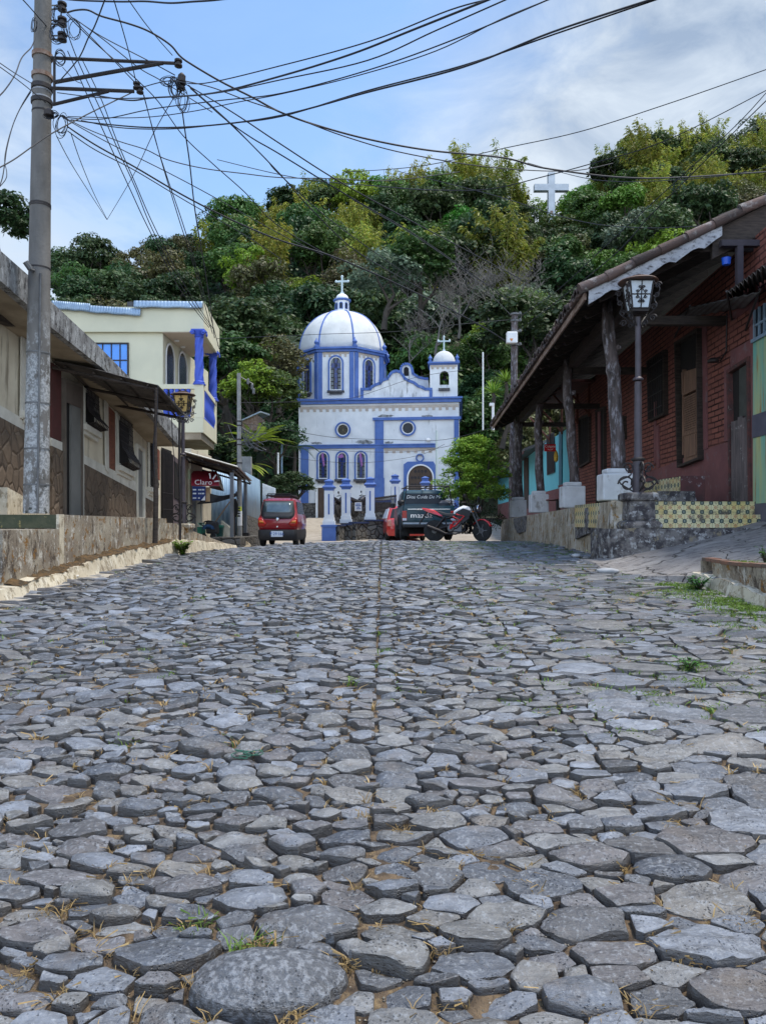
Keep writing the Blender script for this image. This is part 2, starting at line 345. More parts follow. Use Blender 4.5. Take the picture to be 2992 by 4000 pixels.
BAREB = mat('pale_bark', (0.17, 0.155, 0.145), (0.09, 0.085, 0.08), 4, 0.9)
CULM = mat('bamboo_culm', (0.22, 0.19, 0.05), (0.14, 0.15, 0.04), 3, 0.7, island=0.3)
def concrete_wall(name, base, base2, streak, streak2, foot):
 t = NT(name, 0.92, 0.2)
 n1 = t.noise(t.mapv((1, 1, 1)), 2.5); c = t.mix(t.rmp(n1, 0.35, 0.65), base, base2)
 v = t.noise(t.mapv((3.4, 3.4, 2.0)), 2.2, 9, 0.78); c = t.mix(t.rmp(v, 0.53, 0.60, 0.0, 0.8), c, streak)
 v2 = t.noise(t.mapv((3.2, 3.2, 1.5), loc=(5, 3, 1)), 2.0, 9, 0.8); c = t.mix(t.rmp(v2, 0.52, 0.59, 0.0, 0.9), c, streak2)
 f = t.noise(t.mapv((1, 1, 1), loc=(3, 3, 3)), 7, 8, 0.7); c = t.mix(t.rmp(f, 0.56, 0.61), c, foot)
 t.color(c); t.bump(t.noise(t.mapv(), 22, 8, 0.65), 0.5, 0.02); return t.m
RETAIN = concrete_wall('stained_retaining_wall', (0.38, 0.34, 0.27), (0.22, 0.18, 0.14), (0.62, 0.60, 0.55), (0.065, 0.048, 0.038), (0.22, 0.115, 0.035))
RETAIN_R = concrete_wall('ochre_stained_plinth', (0.42, 0.38, 0.31), (0.27, 0.22, 0.15), (0.50, 0.49, 0.47), (0.10, 0.075, 0.045), (0.24, 0.14, 0.05))
def mottled(name, a, b, c, d):
 t = NT(name, 0.92, 0.2); n = t.noise(t.mapv(), 7, 8, 0.65); k = t.mix(t.rmp(n, 0.42, 0.56), a, b); k = t.mix(t.rmp(t.noise(t.mapv(loc=(4, 2, 1)), 11, 8, 0.7), 0.54, 0.60), k, c); k = t.mix(t.rmp(t.noise(t.mapv(loc=(1, 7, 3)), 5, 8, 0.7), 0.58, 0.62), k, d); t.color(k); t.bump(t.noise(t.mapv(), 18, 8, 0.7), 0.7, 0.03); return t.m
LICHEN = mottled('lichen_covered_stone', (0.16, 0.15, 0.145), (0.05, 0.046, 0.05), (0.30, 0.30, 0.30), (0.20, 0.17, 0.12))
LICHEN_OLD = 0 and concrete_wall('lichen_covered_stone', (0.12, 0.115, 0.115), (0.06, 0.058, 0.058), (0.25, 0.25, 0.25), (0.035, 0.03, 0.03), (0.55, 0.57, 0.60))
FOOT = concrete_wall('cream_footing_plaster', (0.62, 0.56, 0.44), (0.48, 0.42, 0.32), (0.66, 0.62, 0.52), (0.22, 0.18, 0.13), (0.30, 0.25, 0.17))
FASCIA = concrete_wall('mould_streaked_fascia', (0.30, 0.31, 0.32), (0.16, 0.16, 0.165), (0.48, 0.50, 0.52), (0.028, 0.027, 0.030), (0.10, 0.095, 0.09))
GUTTER = mat('concrete_gutter', (0.42, 0.38, 0.32), (0.32, 0.29, 0.25), 3, 0.9, 0.3, 30)
RAMPM = mat('worn_ramp_concrete', (0.27, 0.25, 0.25), (0.17, 0.16, 0.165), 2.2, 0.85, 1.0, 9, stretch=(1, 1.6, 1), stain=(0.08, 0.075, 0.08), sst=(1, 2, 1), ssc=5, samt=0.15, bdist=0.06)
PATHM = mat('tan_path', (0.40, 0.35, 0.29), (0.29, 0.25, 0.20), 3, 0.9, 0.6, 12, stain=(0.15, 0.13, 0.11), ssc=14, samt=0.2)
def pole_mat():
 t = NT('flaking_concrete_pole', 0.85, 0.3)
 c = t.mix(t.rmp(t.noise(t.mapv((1, 1, 0.3)), 4), 0.3, 0.7), (0.19, 0.18, 0.17), (0.10, 0.096, 0.092))
 z = t.node('ShaderNodeSeparateXYZ', 2, n0=t.tc.outputs['Object'])
 low = t.rmp(z, 2.1, 3.0, 1.0, 0.0)
 p = t.noise(t.mapv((1, 1, 0.6)), 5.5, 8, 0.7); f = t.math('MULTIPLY', t.rmp(p, 0.46, 0.50), low)
 c = t.mix(f, c, t.mix(t.rmp(t.noise(t.mapv(), 30, 8, 0.7), 0.45, 0.55), (0.40, 0.41, 0.42), (0.22, 0.225, 0.23)))
 d = t.rmp(t.noise(t.mapv((1, 1, 0.6), loc=(4, 4, 4)), 8, 8, 0.7), 0.56, 0.62); low2 = t.rmp(z, 0.9, 2.2, 1.0, 0.0)
 c = t.mix(t.math('MULTIPLY', d, low2), c, (0.045, 0.05, 0.045))
 t.color(c); t.bump(t.noise(t.mapv(), 25, 8, 0.6), 0.4, 0.02); return t.m
POLE = pole_mat()
def brick_mat():
 t = NT('red_painted_brick', 0.8, 0.3)
 s = t.node('ShaderNodeSeparateXYZ', 0, n0=t.tc.outputs['Object']); sy = t.last.outputs[1]; sz = t.last.outputs[2]
 v = t.node('ShaderNodeCombineXYZ', n0=sy, n1=sz, n2=0.0)
 wob = t.noise(t.mapv(), 6, 3); v2 = t.mapv((1, 1, 1), src=v)
 vv = t.node('ShaderNodeVectorMath', operation='MULTIPLY_ADD', n0=t.node('ShaderNodeCombineXYZ', n0=wob, n1=wob, n2=0.0), n1=(0.02, 0.02, 0.0), n2=v2)
 br = t.node('ShaderNodeTexBrick', 0, n0=vv, i_Scale=1.0, i_Mortar_Size=0.014, i_Mortar_Smooth=0.3, i_Brick_Width=0.31, i_Row_Height=0.098,
    i_Color1=(0.32, 0.118, 0.088), i_Color2=(0.22, 0.082, 0.066), i_Mortar=(0.030, 0.010, 0.010)); fac = t.last.outputs[1]
 c = t.mix(t.rmp(t.noise(t.mapv(), 1.3, 6), 0.4, 0.7, 0.0, 0.75), br, (0.22, 0.085, 0.072))
 c = t.mix(t.rmp(t.noise(t.mapv(), 18, 8, 0.7), 0.60, 0.68), c, (0.25, 0.13, 0.11))
 t.color(c)
 h = t.math('SUBTRACT', t.math('MULTIPLY', t.noise(t.mapv(), 26, 6), 0.35), fac); t.bump(h, 1.0, 0.08); return t.m
BRICK = brick_mat()
def pave_tile():
 t = NT('patterned_yellow_tile', 0.35, 0.5)
 s = t.node('ShaderNodeSeparateXYZ', 0, n0=t.tc.outputs['Object']); sx = t.last.outputs[0]; sy = t.last.outputs[1]; sz = t.last.outputs[2]
 a = t.math('MULTIPLY', t.math('ADD', sx, sy), 1/0.135); b = t.math('MULTIPLY', sz, 1/0.135)
 fx = t.math('SUBTRACT', t.math('FRACT', a), 0.5); fz = t.math('SUBTRACT', t.math('FRACT', b), 0.5)
 ax = t.math('ABSOLUTE', fx); az = t.math('ABSOLUTE', fz)
 r = t.math('SQRT', t.math('ADD', t.math('MULTIPLY', fx, fx), t.math('MULTIPLY', fz, fz)))
 cx = t.math('SUBTRACT', 0.5, ax); cz = t.math('SUBTRACT', 0.5, az)
 corner = t.math('SQRT', t.math('ADD', t.math('MULTIPLY', cx, cx), t.math('MULTIPLY', cz, cz)))
 tone = t.mix(t.rmp(t.noise(t.mapv(), 3, 5), 0.35, 0.6), (0.58, 0.46, 0.17), (0.62, 0.58, 0.36))
 diag = t.math('ABSOLUTE', t.math('SUBTRACT', ax, az))
 c = t.mix(t.math('MULTIPLY', t.math('LESS_THAN', diag, 0.05), t.math('GREATER_THAN', r, 0.2)), tone, (0.16, 0.14, 0.07))
 c = t.mix(t.math('LESS_THAN', corner, 0.24), c, (0.025, 0.06, 0.06))
 c = t.mix(t.math('LESS_THAN', corner, 0.08), c, (0.35, 0.42, 0.35))
 petal = t.math('LESS_THAN', t.math('ABSOLUTE', t.math('SUBTRACT', r, 0.14)), 0.045)
 c = t.mix(t.math('MULTIPLY', petal, t.math('GREATER_THAN', diag, 0.045)), c, (0.42, 0.10, 0.03))
 c = t.mix(t.math('LESS_THAN', r, 0.05), c, (0.05, 0.05, 0.04))
 seam = t.math('MAXIMUM', t.math('GREATER_THAN', ax, 0.485), t.math('GREATER_THAN', az, 0.485)); c = t.mix(seam, c, (0.14, 0.13, 0.10))
 c = t.mix(t.rmp(t.noise(t.mapv(loc=(2, 2, 2)), 4, 9, 0.75), 0.53, 0.62), c, (0.09, 0.08, 0.065))
 t.color(c); return t.m
TILE = pave_tile()
TILE_G = mat('mossy_green_tile', (0.03, 0.04, 0.02), (0.06, 0.065, 0.035), 9, 0.7, 0.3, 20, stain=(0.28, 0.22, 0.08), ssc=16, samt=0.05)
def ramp_mat():
 t = NT('cracked_ramp_concrete', 0.85, 0.3); n = t.noise(t.mapv(), 2.2, 8, 0.65); k = t.mix(t.rmp(n, 0.35, 0.65), (0.20, 0.185, 0.18), (0.33, 0.31, 0.295)); k = t.mix(t.rmp(t.noise(t.mapv((1, 2, 1), loc=(3, 3, 3)), 5, 9, 0.75), 0.52, 0.60, 0.0, 0.8), k, (0.11, 0.10, 0.10))
 w = t.node('ShaderNodeVectorMath', operation='MULTIPLY_ADD', n0=t.node('ShaderNodeTexNoise', 1, n0=t.mapv(), i_Scale=5.0), n1=(0.35, 0.35, 0.0), n2=t.mapv()); ed = t.node('ShaderNodeTexVoronoi', 0, feature='DISTANCE_TO_EDGE', n0=w, i_Scale=1.1); cr = t.rmp(ed, 0.0, 0.014, 1.0, 0.0); k = t.mix(cr, k, (0.05, 0.045, 0.04)); t.color(k)
 t.bump(t.math('SUBTRACT', t.noise(t.mapv((1, 1.6, 1)), 12, 9, 0.7), cr), 1.0, 0.05); return t.m
RAMPM = ramp_mat()
def cobble_like(name, scale, c1, c2, joint, jw=0.03, st=(1, 1, 1), bumpd=0.04):
 t = NT(name, 0.8, 0.3); v = t.mapv(st)
 vc = t.node('ShaderNodeTexVoronoi', 1, n0=v, i_Scale=float(scale)); 
 ed = t.node('ShaderNodeTexVoronoi', 0, feature='DISTANCE_TO_EDGE', n0=v, i_Scale=float(scale))
 g = t.node('ShaderNodeSeparateXYZ', 0, n0=vc); c = t.mix(g, c1, c2)
 c = t.mix(t.rmp(t.noise(t.mapv(), 12, 6), 0.4, 0.7, 0.0, 0.5), c, tuple(x*0.6 for x in c1))
 c = t.mix(t.rmp(ed, jw, jw*1.8, 1.0, 0.0), c, joint); t.color(c)
 h = t.math('ADD', t.rmp(ed, 0.0, 0.12), t.math('MULTIPLY', t.noise(t.mapv(), 20, 6), 0.3)); t.bump(h, 0.9, bumpd); return t.m
WAINS = cobble_like('brown_stone_cladding', 4.8, (0.175, 0.130, 0.095), (0.105, 0.080, 0.062), (0.085, 0.064, 0.05), 0.007, (1, 1, 0.7), 0.03)
RUBWALL = cobble_like('rubble_stone_wall', 3.6, (0.17, 0.165, 0.15), (0.09, 0.088, 0.08), (0.025, 0.022, 0.02), 0.04)
BLOCKW = cobble_like('dark_block_wall', 3.0, (0.15, 0.14, 0.125), (0.085, 0.08, 0.075), (0.03, 0.028, 0.025), 0.03, (1, 1, 1.8))
def stained_glass():
 t = NT('stained_glass', 0.2, 0.6)
 s = t.node('ShaderNodeSeparateXYZ', 0, n0=t.tc.outputs['Object']); sx = t.last.outputs[0]; sz = t.last.outputs[2]
 v = t.node('ShaderNodeCombineXYZ', n0=sx, n1=sz, n2=0.0)
 br = t.node('ShaderNodeTexBrick', 0, n0=v, offset=0.0, i_Scale=1.0, i_Brick_Width=0.19, i_Row_Height=0.24, i_Mortar_Size=0.012, i_Color1=(0.05, 0.07, 0.09), i_Color2=(0.10, 0.13, 0.15), i_Mortar=(0.008, 0.008, 0.01))
 t.color(br); return t.m
SGLASS = stained_glass()
SG_A = mat('blue_stained_pane', (0.02, 0.05, 0.22), (0.03, 0.03, 0.06), 8, 0.2)
SG_B = mat('brown_stained_pane', (0.13, 0.10, 0.05), (0.03, 0.05, 0.05), 8, 0.2)
def stone_mat():
 t = NT('grey_cobble_stone', 0.45, 0.75)
 rnd = t.node('ShaderNodeNewGeometry', 8)
 r2 = t.math('FRACT', t.math('MULTIPLY', rnd, 17.31)); r3 = t.math('FRACT', t.math('MULTIPLY', rnd, 91.7))
 base = t.mix(rnd, (0.052, 0.062, 0.082), (0.245, 0.270, 0.320))
 base = t.mix(t.math('MULTIPLY', t.math('GREATER_THAN', r2, 0.74), 0.6), base, (0.130, 0.108, 0.098))
 base = t.mix(t.math('MULTIPLY', t.math('GREATER_THAN', r3, 0.72), 0.65), base, (0.21, 0.20, 0.18))
 base = t.mix(t.math('MULTIPLY', t.math('LESS_THAN', r3, 0.16), 0.7), base, (0.055, 0.056, 0.060))
 n1 = t.noise(t.mapv((1, 1.9, 1)), 9, 8, 0.6); base = t.mix(t.rmp(n1, 0.38, 0.64, 0.0, 0.65), base, (0.042, 0.044, 0.050))
 n2 = t.noise(t.mapv((1, 1, 1)), 60, 8, 0.7); base = t.mix(t.rmp(n2, 0.52, 0.64, 0.0, 0.45), base, (0.36, 0.385, 0.42))  # pale stone speckle, with a bluish sky highlight painted on the ridges
 n3 = t.noise(t.mapv((1, 1, 1), loc=(9, 9, 9)), 4, 6, 0.6); base = t.mix(t.rmp(n3, 0.58, 0.70, 0.0, 0.45), base, (0.15, 0.115, 0.085))
 pv = t.node('ShaderNodeTexVoronoi', 0, n0=t.mapv((1, 1, 1)), i_Scale=95.0, i_Randomness=1.0)
 pit = t.math('MULTIPLY', t.rmp(pv, 0.10, 0.30, 1.0, 0.0), t.rmp(t.noise(t.mapv(), 11, 3), 0.46, 0.56))
 base = t.mix(t.math('MULTIPLY', pit, 0.7), base, (0.035, 0.035, 0.04))
 nz = t.node('ShaderNodeSeparateXYZ', 2, n0=t.node('ShaderNodeNewGeometry', 3)); base = t.mix(t.rmp(nz, 0.35, 0.75, 0.8, 0.0), base, (0.050, 0.042, 0.036))  # steep flanks darkened in the colour: painted shade with a soil tint
 bd = t.node('ShaderNodeVectorMath', 1, operation='DISTANCE', n0=t.mapv((1, 1, 0)), n1=(-0.285, 1.885, 0.0)); kb = t.math('LESS_THAN', bd, 0.215)
 base = t.mix(t.math('MULTIPLY', kb, 0.5), base, t.mix(t.rmp(n2, 0.46, 0.56), (0.045, 0.047, 0.052), (0.21, 0.22, 0.24)))
 t.color(base)
 t.set(t.b.inputs['Roughness'], t.rmp(n2, 0.3, 0.7, 0.30, 0.52))
 lay = t.noise(t.mapv((3.0, 12.0, 14.0), rot=(0.05, 0.02, 0.15)), 1.6, 6, 0.65)
 h = t.math('ADD', t.math('MULTIPLY', n2, 0.35), t.math('MULTIPLY', lay, 0.9)); h = t.math('SUBTRACT', h, t.math('MULTIPLY', pit, 0.25))
 t.bump(h, 1.0, 0.018); return t.m
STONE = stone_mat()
def leaf_mat(name, a, b, hue=0.03, trans=0.3, top=None):
 t = NT(name, 0.55, 0.3)
 g = t.node('ShaderNodeNewGeometry', 8); oi = t.node('ShaderNodeObjectInfo', 5)
 oi = t.last.outputs['Random']
 c = t.mix(t.math('FRACT', t.math('MULTIPLY', g, 7.7)), a, b)
 v = t.math('MULTIPLY', t.rmp(g, 0, 1, 0.6, 1.4), t.rmp(oi, 0, 1, 0.72, 1.3))
 h = t.node('ShaderNodeHueSaturation', n0=t.rmp(t.math('FRACT', t.math('MULTIPLY', oi, 13.7)), 0, 1, 0.5-hue, 0.5+hue), n2=v, n4=c)
 t.color(h)
 tr = t.N.new('ShaderNodeBsdfTranslucent'); t.L.new(h, tr.inputs[0]); mx = t.N.new('ShaderNodeMixShader'); mx.inputs[0].default_value = trans
 t.L.new(t.b.outputs[0], mx.inputs[1]); t.L.new(tr.outputs[0], mx.inputs[2]); t.L.new(mx.outputs[0], t.N['Material Output'].inputs[0]); return t.m
LEAF_DARK = leaf_mat('dark_green_leaves', (0.030, 0.068, 0.026), (0.055, 0.090, 0.032))
LEAF_MID = leaf_mat('mid_green_leaves', (0.045, 0.105, 0.026), (0.080, 0.135, 0.032))
LEAF_BRIGHT = leaf_mat('bright_green_leaves', (0.050, 0.165, 0.022), (0.085, 0.20, 0.032))
LEAF_OLIVE = leaf_mat('olive_brown_leaves', (0.095, 0.105, 0.035), (0.075, 0.070, 0.035))
LEAF_GREY = leaf_mat('grey_green_leaves', (0.10, 0.145, 0.095), (0.15, 0.19, 0.13))
LEAF_BAM = leaf_mat('yellow_green_bamboo_leaves', (0.13, 0.20, 0.028), (0.30, 0.28, 0.045), 0.02, 0.4)
LEAF_YEL = leaf_mat('lime_yellow_leaves', (0.22, 0.30, 0.03), (0.15, 0.24, 0.03), 0.02, 0.4)
LEAF_SHRUB = leaf_mat('fresh_shrub_leaves', (0.13, 0.27, 0.035), (0.22, 0.33, 0.05), 0.02, 0.35)
LEAF_RED = leaf_mat('red_leaves', (0.16, 0.03, 0.03), (0.10, 0.03, 0.03), 0.01, 0.3)
GRASSG = leaf_mat('green_weeds', (0.10, 0.20, 0.03), (0.18, 0.26, 0.05), 0.02, 0.3)
GRASSD = leaf_mat('dry_grass_blades', (0.50, 0.39, 0.16), (0.34, 0.26, 0.11), 0.02, 0.3)
# ---------------------------------------------------------------- ground heights
_PZ = [0, 2, 4, 6, 8, 10, 12, 14, 16, 18, 20, 22, 24, 27, 30, 33, 36, 40, 44, 48, 60]
_PH = []
for z in _PZ:
 if z <= 20: _PH.append(-1.35+0.111*z-0.003375*z*z)
 else: _PH.append({22: -.525, 24: -.575, 27: -.64, 30: -.69, 33: -.62, 36: -.40, 40: -.06, 44: .20, 48: .42, 60: .8}[z])
def prof(Z): return float(np.interp(Z, _PZ, _PH))
def road(X, Z):               # road surface height in world z
 k = 0.05 if Z < 24 else max(0.0, 0.05*(1-(Z-24)/6))
 return E+prof(Z)-k*max(0.0, -X)
_SKX = [-900, 0, 100, 115, 200, 300, 360, 420, 450, 480, 560, 620, 700, 780, 850, 930, 1000, 1060, 1110, 1150, 1230, 1280, 1330, 1390, 1440, 1500, 1600, 1655, 2400]
_SKY = [610, 610, 610, 600, 560, 548, 545, 535, 500, 475, 452, 438, 425, 412, 408, 398, 388, 380, 405, 455, 455, 410, 345, 305, 320, 305, 300, 290, 300]
def hill(X, Z):
 if Z < 57: return None
 r = X/Z; xd = (1496+r*F)*0.55315
 yt = float(np.interp(xd, _SKX, _SKY)); yt += 62
 Zr = 150.0; zr = (2046-yt/0.55315)/F*Zr
 if Z <= Zr: t = (Z-57)/(Zr-57); h = 0.8+(zr-0.8)*(t**0.93)
 else: h = zr-(Z-Zr)*0.25
 return E+h+0.9*math.sin(X*0.21+1)*math.sin(Z*0.17)*min(1, (Z-57)/10)
def ground(X, Z):
 h = hill(X, Z)
 if h is not None: return h-0.12
 return road(max(-6, min(6, X)), Z)-0.12
def build_ground():
 ys = [-60, -20, -5] + list(np.arange(0, 57, 1.5)) + list(np.arange(57, 165, 3.0)) + [170, 180, 200, 240, 300, 400, 600]
 us = list(np.linspace(-1, 1, 81)); vs = []
 for y in ys:
  half = 14+max(y, 0)*1.1+ (40 if y > 50 else 14)
  if y > 200: half = 800
  for u in us:
   X = u*half; Zc = max(y, 0)
   z = ground(X, Zc) if y < 240 else -30.0
   vs.append((X, y, z))
 n = len(us); fs = [(i*n+j, i*n+j+1, (i+1)*n+j+1, (i+1)*n+j) for i in range(len(ys)-1) for j in range(n-1)]
 m = np_mesh('ground', vs, fs, BUSHG, smooth=True); tag(m, 'wooded hillside soil and verges around the street', kind='structure')
build_ground()
# ---------------------------------------------------------------- value noise in numpy
def vnoise(x, y, seed=0):
 xi = np.floor(x).astype(np.int64); yi = np.floor(y).astype(np.int64); xf = x-xi; yf = y-yi
 def h(a, b):
  n = (a*374761393+b*668265263+seed*1442695041) & 0xffffffff
  n = ((n ^ (n >> 13))*1274126177) & 0xffffffff
  return ((n ^ (n >> 16)) & 0xffff)/65535.0
 u = xf*xf*(3-2*xf); v = yf*yf*(3-2*yf)
 return (h(xi, yi)*(1-u)+h(xi+1, yi)*u)*(1-v)+(h(xi, yi+1)*(1-u)+h(xi+1, yi+1)*u)*v-0.5
def fbm(x, y, seed=0, o=4):
 r = 0; a = 1.0
 for i in range(o): r = r+a*vnoise(x*2**i, y*2**i, seed+i*11); a *= 0.5
 return r
# ---------------------------------------------------------------- the road: bed of dirt, cobbles as real stones
X_L = -4.05
def x_right(Z):
 if Z < 7.9: return 3.62
 if Z < 10.5: return 3.3
 return 2.80+0.056*Z
def build_bed():
 zs = list(np.arange(0.6, 6, 0.05))+list(np.arange(6, 14, 0.1))+list(np.arange(14, 33, 0.25))
 xs = np.linspace(-5.0, 5.6, 213); vs = []
 Z = np.array(zs)[:, None]*np.ones((1, len(xs))); X = xs[None, :]*np.ones((len(zs), 1))
 rz = np.array([[road(x, z) for x in xs] for z in zs])
 h = rz-0.025+fbm(X*5, Z*5, 3, 4)*0.018
 v = np.stack([X, Z, h], -1).reshape(-1, 3); n = len(xs)
 i = np.arange(len(zs)-1)[:, None]*n+np.arange(n-1)[None, :]; i = i.ravel()
 o = np_mesh('road_bed', v, np.stack([i, i+1, i+n+1, i+n], 1), DIRT, smooth=True)
 tag(o, 'brown earth and grit packed between the cobblestones', kind='structure')
build_bed()
def seeds():
 R = random.Random(11); pts = []; cell = {}
 G = 0.08
 def put(x, y, r, force=False):
  cx, cy = int(math.floor(x/G)), int(math.floor(y/G)); k = 3
  if not force:
   for a in range(cx-k, cx+k+1):
    for b in range(cy-k, cy+k+1):
     for j in cell.get((a, b), ()):
      p = pts[j]; d = math.hypot((x-p[0])/1.48, (y-p[1])*1.28)
      if d < (r+p[2])*0.82: return False
  cell.setdefault((cx, cy), []).append(len(pts)); pts.append((x, y, r)); return True
 put(-0.285, 1.885, 0.150, True); put(-0.22, 2.12, 0.10, True)
 for cx, y0, y1, a, w in ((-0.04, 1.2, 26, .045, .075), (-2.05, 3.6, 24, .045, .08), (0.95, 2.6, 22, .04, .07), (2.1, 3.9, 24, .06, .10)):
  y = y0
  while y < y1:
   r = R.uniform(a, w)*(0.85 if y > 4 else 1); c0 = cx; cx = c0+R.gauss(0, .004 if c0 < 0 and c0 > -1 else .016)
   if not (c0 == -0.04 and 1.55 < y < 2.25):
    if put(cx-r*1.25, y+r, r): put(cx+r*1.25, y+r, r)
   elif c0 == -0.04: put(cx+r*1.25, y+r, r)
   cx = c0; y += r*(1.75 if R.random() < .94 else 3.2)
 n_try = 0
 for (smin, smax, tries) in ((0.078, 0.112, 1600), (0.054, 0.078, 20000), (0.035, 0.053, 150000), (0.022, 0.034, 170000)):
  for _ in range(tries):
   z = 1.0+ (R.random()**0.9)*25.5
   hw = 0.56*z+1.1
   x = R.uniform(max(X_L, -hw), min(4.2, hw))
   xr = x_right(z)
   if x > xr: continue
   big = 1.0
   if x > 0.4: big = 1.0+0.75*min(1, (x-0.4)/1.0)
   if x < -1.4: big = 1.25
   if z > 2.6: big *= .88
   r = R.uniform(smin, smax)*big
   if smin > 0.08 and x < 0.4 and R.random() < 0.6: continue
   if z > 7 and smin < 0.03: continue
   if z > 16 and smin < 0.05 and R.random() < 0.3: continue
   put(x, z, r)
 return pts
def build_stones():
 pts = seeds(); G = 0.3; cell = {}
 for i, p in enumerate(pts): cell.setdefault((int(p[0]//G), int(p[1]//G)), []).append(i)
 AX = 1/1.46; AY = 1.26
 R = random.Random(5); VS = []; FS = []; base = 0
 for i, (x, y, r) in enumerate(pts):
  px, py = x*AX, y*AY; L = 0.42
  poly = [(px-L, py-L), (px+L, py-L), (px+L, py+L), (px-L, py+L)]
  cx, cy = int(x//G), int(y//G); nb = []
  for a in range(cx-1, cx+2):
   for b in range(cy-1, cy+2): nb += cell.get((a, b), ())
  nb = sorted(((pts[j][0]*AX-px)**2+(pts[j][1]*AY-py)**2, j) for j in nb if j != i)[:18]
  for d2, j in nb:
   if d2 < 1e-8: continue
   qx, qy, rj = pts[j][0]*AX, pts[j][1]*AY, pts[j][2]
   dx, dy = qx-px, qy-py; d = math.sqrt(d2)
   off = (d2+r*r-rj*rj)/(2*d); nx, ny = dx/d, dy/d
   out = []; m = len(poly)
   for k in range(m):
    ax, ay = poly[k]; bx, by = poly[(k+1) % m]
    da = (ax-px)*nx+(ay-py)*ny-off; db = (bx-px)*nx+(by-py)*ny-off
    if da <= 0: out.append((ax, ay))
    if (da < 0) != (db < 0) and da != db:
     t = da/(da-db); out.append((ax+(bx-ax)*t, ay+(by-ay)*t))
   poly = out
   if len(poly) < 3: break
  if len(poly) < 3: continue
  P = np.array(poly); P[:, 0] /= AX; P[:, 1] /= AY
  c = P.mean(0)
  if np.abs(P-c).max() > 0.40: P = c+(P-c)*min(1.0, 0.3/np.abs(P-c).max())
  area = 0.5*abs(np.dot(P[:, 0], np.roll(P[:, 1], -1))-np.dot(P[:, 1], np.roll(P[:, 0], -1)))
  if area < 0.0006: continue
  size = math.sqrt(area)
  gap = R.uniform(0.003, 0.010)*(1-.25*min(1, max(0, x)))+0.003*(y > 5)+.003*(y > 11); k = max(0.5, 1-2*gap/size); P = c+(P-c)*k
  round_big = (i == 0)
  lvl = 3 if y < 4.2 else 2
  for q in range(lvl):
   a = (0.25 if round_big or not q else (.18 if q == 1 else .25)) if q else (R.uniform(.02, .11) if not round_big else 0.3)
   N = np.roll(P, -1, 0); P = np.stack([P*(1-a)+N*a, P*a+N*(1-a)], 1).reshape(-1, 2)
  n = len(P); ang = np.arctan2(P[:, 1]-c[1], P[:, 0]-c[0])
  amp = 0.15 if y < 10 else 0.09
  j = 1+amp*fbm(P[:, 0]*20, P[:, 1]*20, i % 97, 4); P = c+(P-c)*j[:, None]
  flat = R.random()
  rightness = min(1, max(0, (x-0.3)/1.5))
  dome = size*(R.uniform(0.0, 0.05) if R.random() < .75 else R.uniform(.08, .2))*(1-0.65*rightness); 
  if round_big: dome = 0.055
  lift = R.uniform(-0.018, 0.014)*(1-0.5*rightness); tx = R.gauss(0, 0.085)*(1-0.5*rightness); ty = R.gauss(0.015, 0.11)*(1-0.5*rightness)
  if round_big: lift = 0.012; tx = ty = 0
  if y < 4.2: rings = [(0.97, -0.08), (1.01, -0.028), (1.0, -0.012), (0.972, -0.002), (0.90, 0), (0.78, 0), (0.62, 0), (0.44, 0), (0.22, 0)]
  elif y < 10: rings = [(1.0, -0.08), (1.0, -0.012), (0.965, -0.001), (0.80, 0), (0.5, 0)]
  else: rings = [(1.0, -0.06), (1.0, -0.012), (0.90, 0.0), (0.5, 0)]
  vv = []
  for s, zo in rings:
   Q = c+(P-c)*s; rr = s if s < 1 else 1.0
   h = dome*(1-rr**2.2)+zo*(1 if s >= 0.95 else 1)+lift
   dxy = Q-c; h = h+dxy[:, 0]*tx+dxy[:, 1]*ty
   if s < 0.99 and y < 12:
    nz = fbm(Q[:, 0]*11+i, Q[:, 1]*19, 7, 4)
    st = np.floor((nz+0.5)*5)/5.0-0.5      # flaky layers
    h = h+0.011*(nz*0.9+st*.7)*(1 if y < 4.2 else 0.8)*(0.35 if flat < 0.25 or round_big else 1.0)
   vv.append(np.stack([Q[:, 0], Q[:, 1], h], 1))
  hc = dome+lift
  if y < 12:
   nz = fbm(np.array([c[0]*11+i]), np.array([c[1]*19]), 7, 4)[0]; hc += 0.011*(nz*0.9+(math.floor((nz+0.5)*5)/5-0.5)*.7)*(0.35 if flat < 0.25 or round_big else 1.0)
  vv.append(np.array([[c[0], c[1], hc]])); v = np.concatenate(vv); v[:, 2] += road(c[0], c[1])+(v[:, 1]-c[1])*((road(c[0], c[1]+0.2)-road(c[0], c[1]))/0.2)
  m = len(rings); K = np.arange(n); K2 = (K+1) % n; f = []
  for q in range(m-1): f.append(np.stack([q*n+K, q*n+K2, (q+1)*n+K2, (q+1)*n+K], 1))
  f.append(np.stack([(m-1)*n+K, (m-1)*n+K2, np.full(n, m*n), np.full(n, m*n)], 1))
  VS.append(v); FS.append(np.concatenate(f)+base); base += len(v)
 v = np.concatenate(VS); f = np.concatenate(FS)
 me = bpy.data.meshes.new('cobbled_road')
 tri = f[:, 2] == f[:, 3]; quads = f[~tri]; tris = f[tri][:, :3]
 me.vertices.add(len(v)); me.vertices.foreach_set('co', v.astype(np.float32).ravel())
 lo = np.concatenate([quads.ravel(), tris.ravel()]).astype(np.int32); me.loops.add(len(lo)); me.loops.foreach_set('vertex_index', lo)
 tot = np.concatenate([np.full(len(quads), 4), np.full(len(tris), 3)]).astype(np.int32); st = np.concatenate([[0], np.cumsum(tot)[:-1]]).astype(np.int32)
 me.polygons.add(len(tot)); me.polygons.foreach_set('loop_start', st); me.polygons.foreach_set('loop_total', tot)
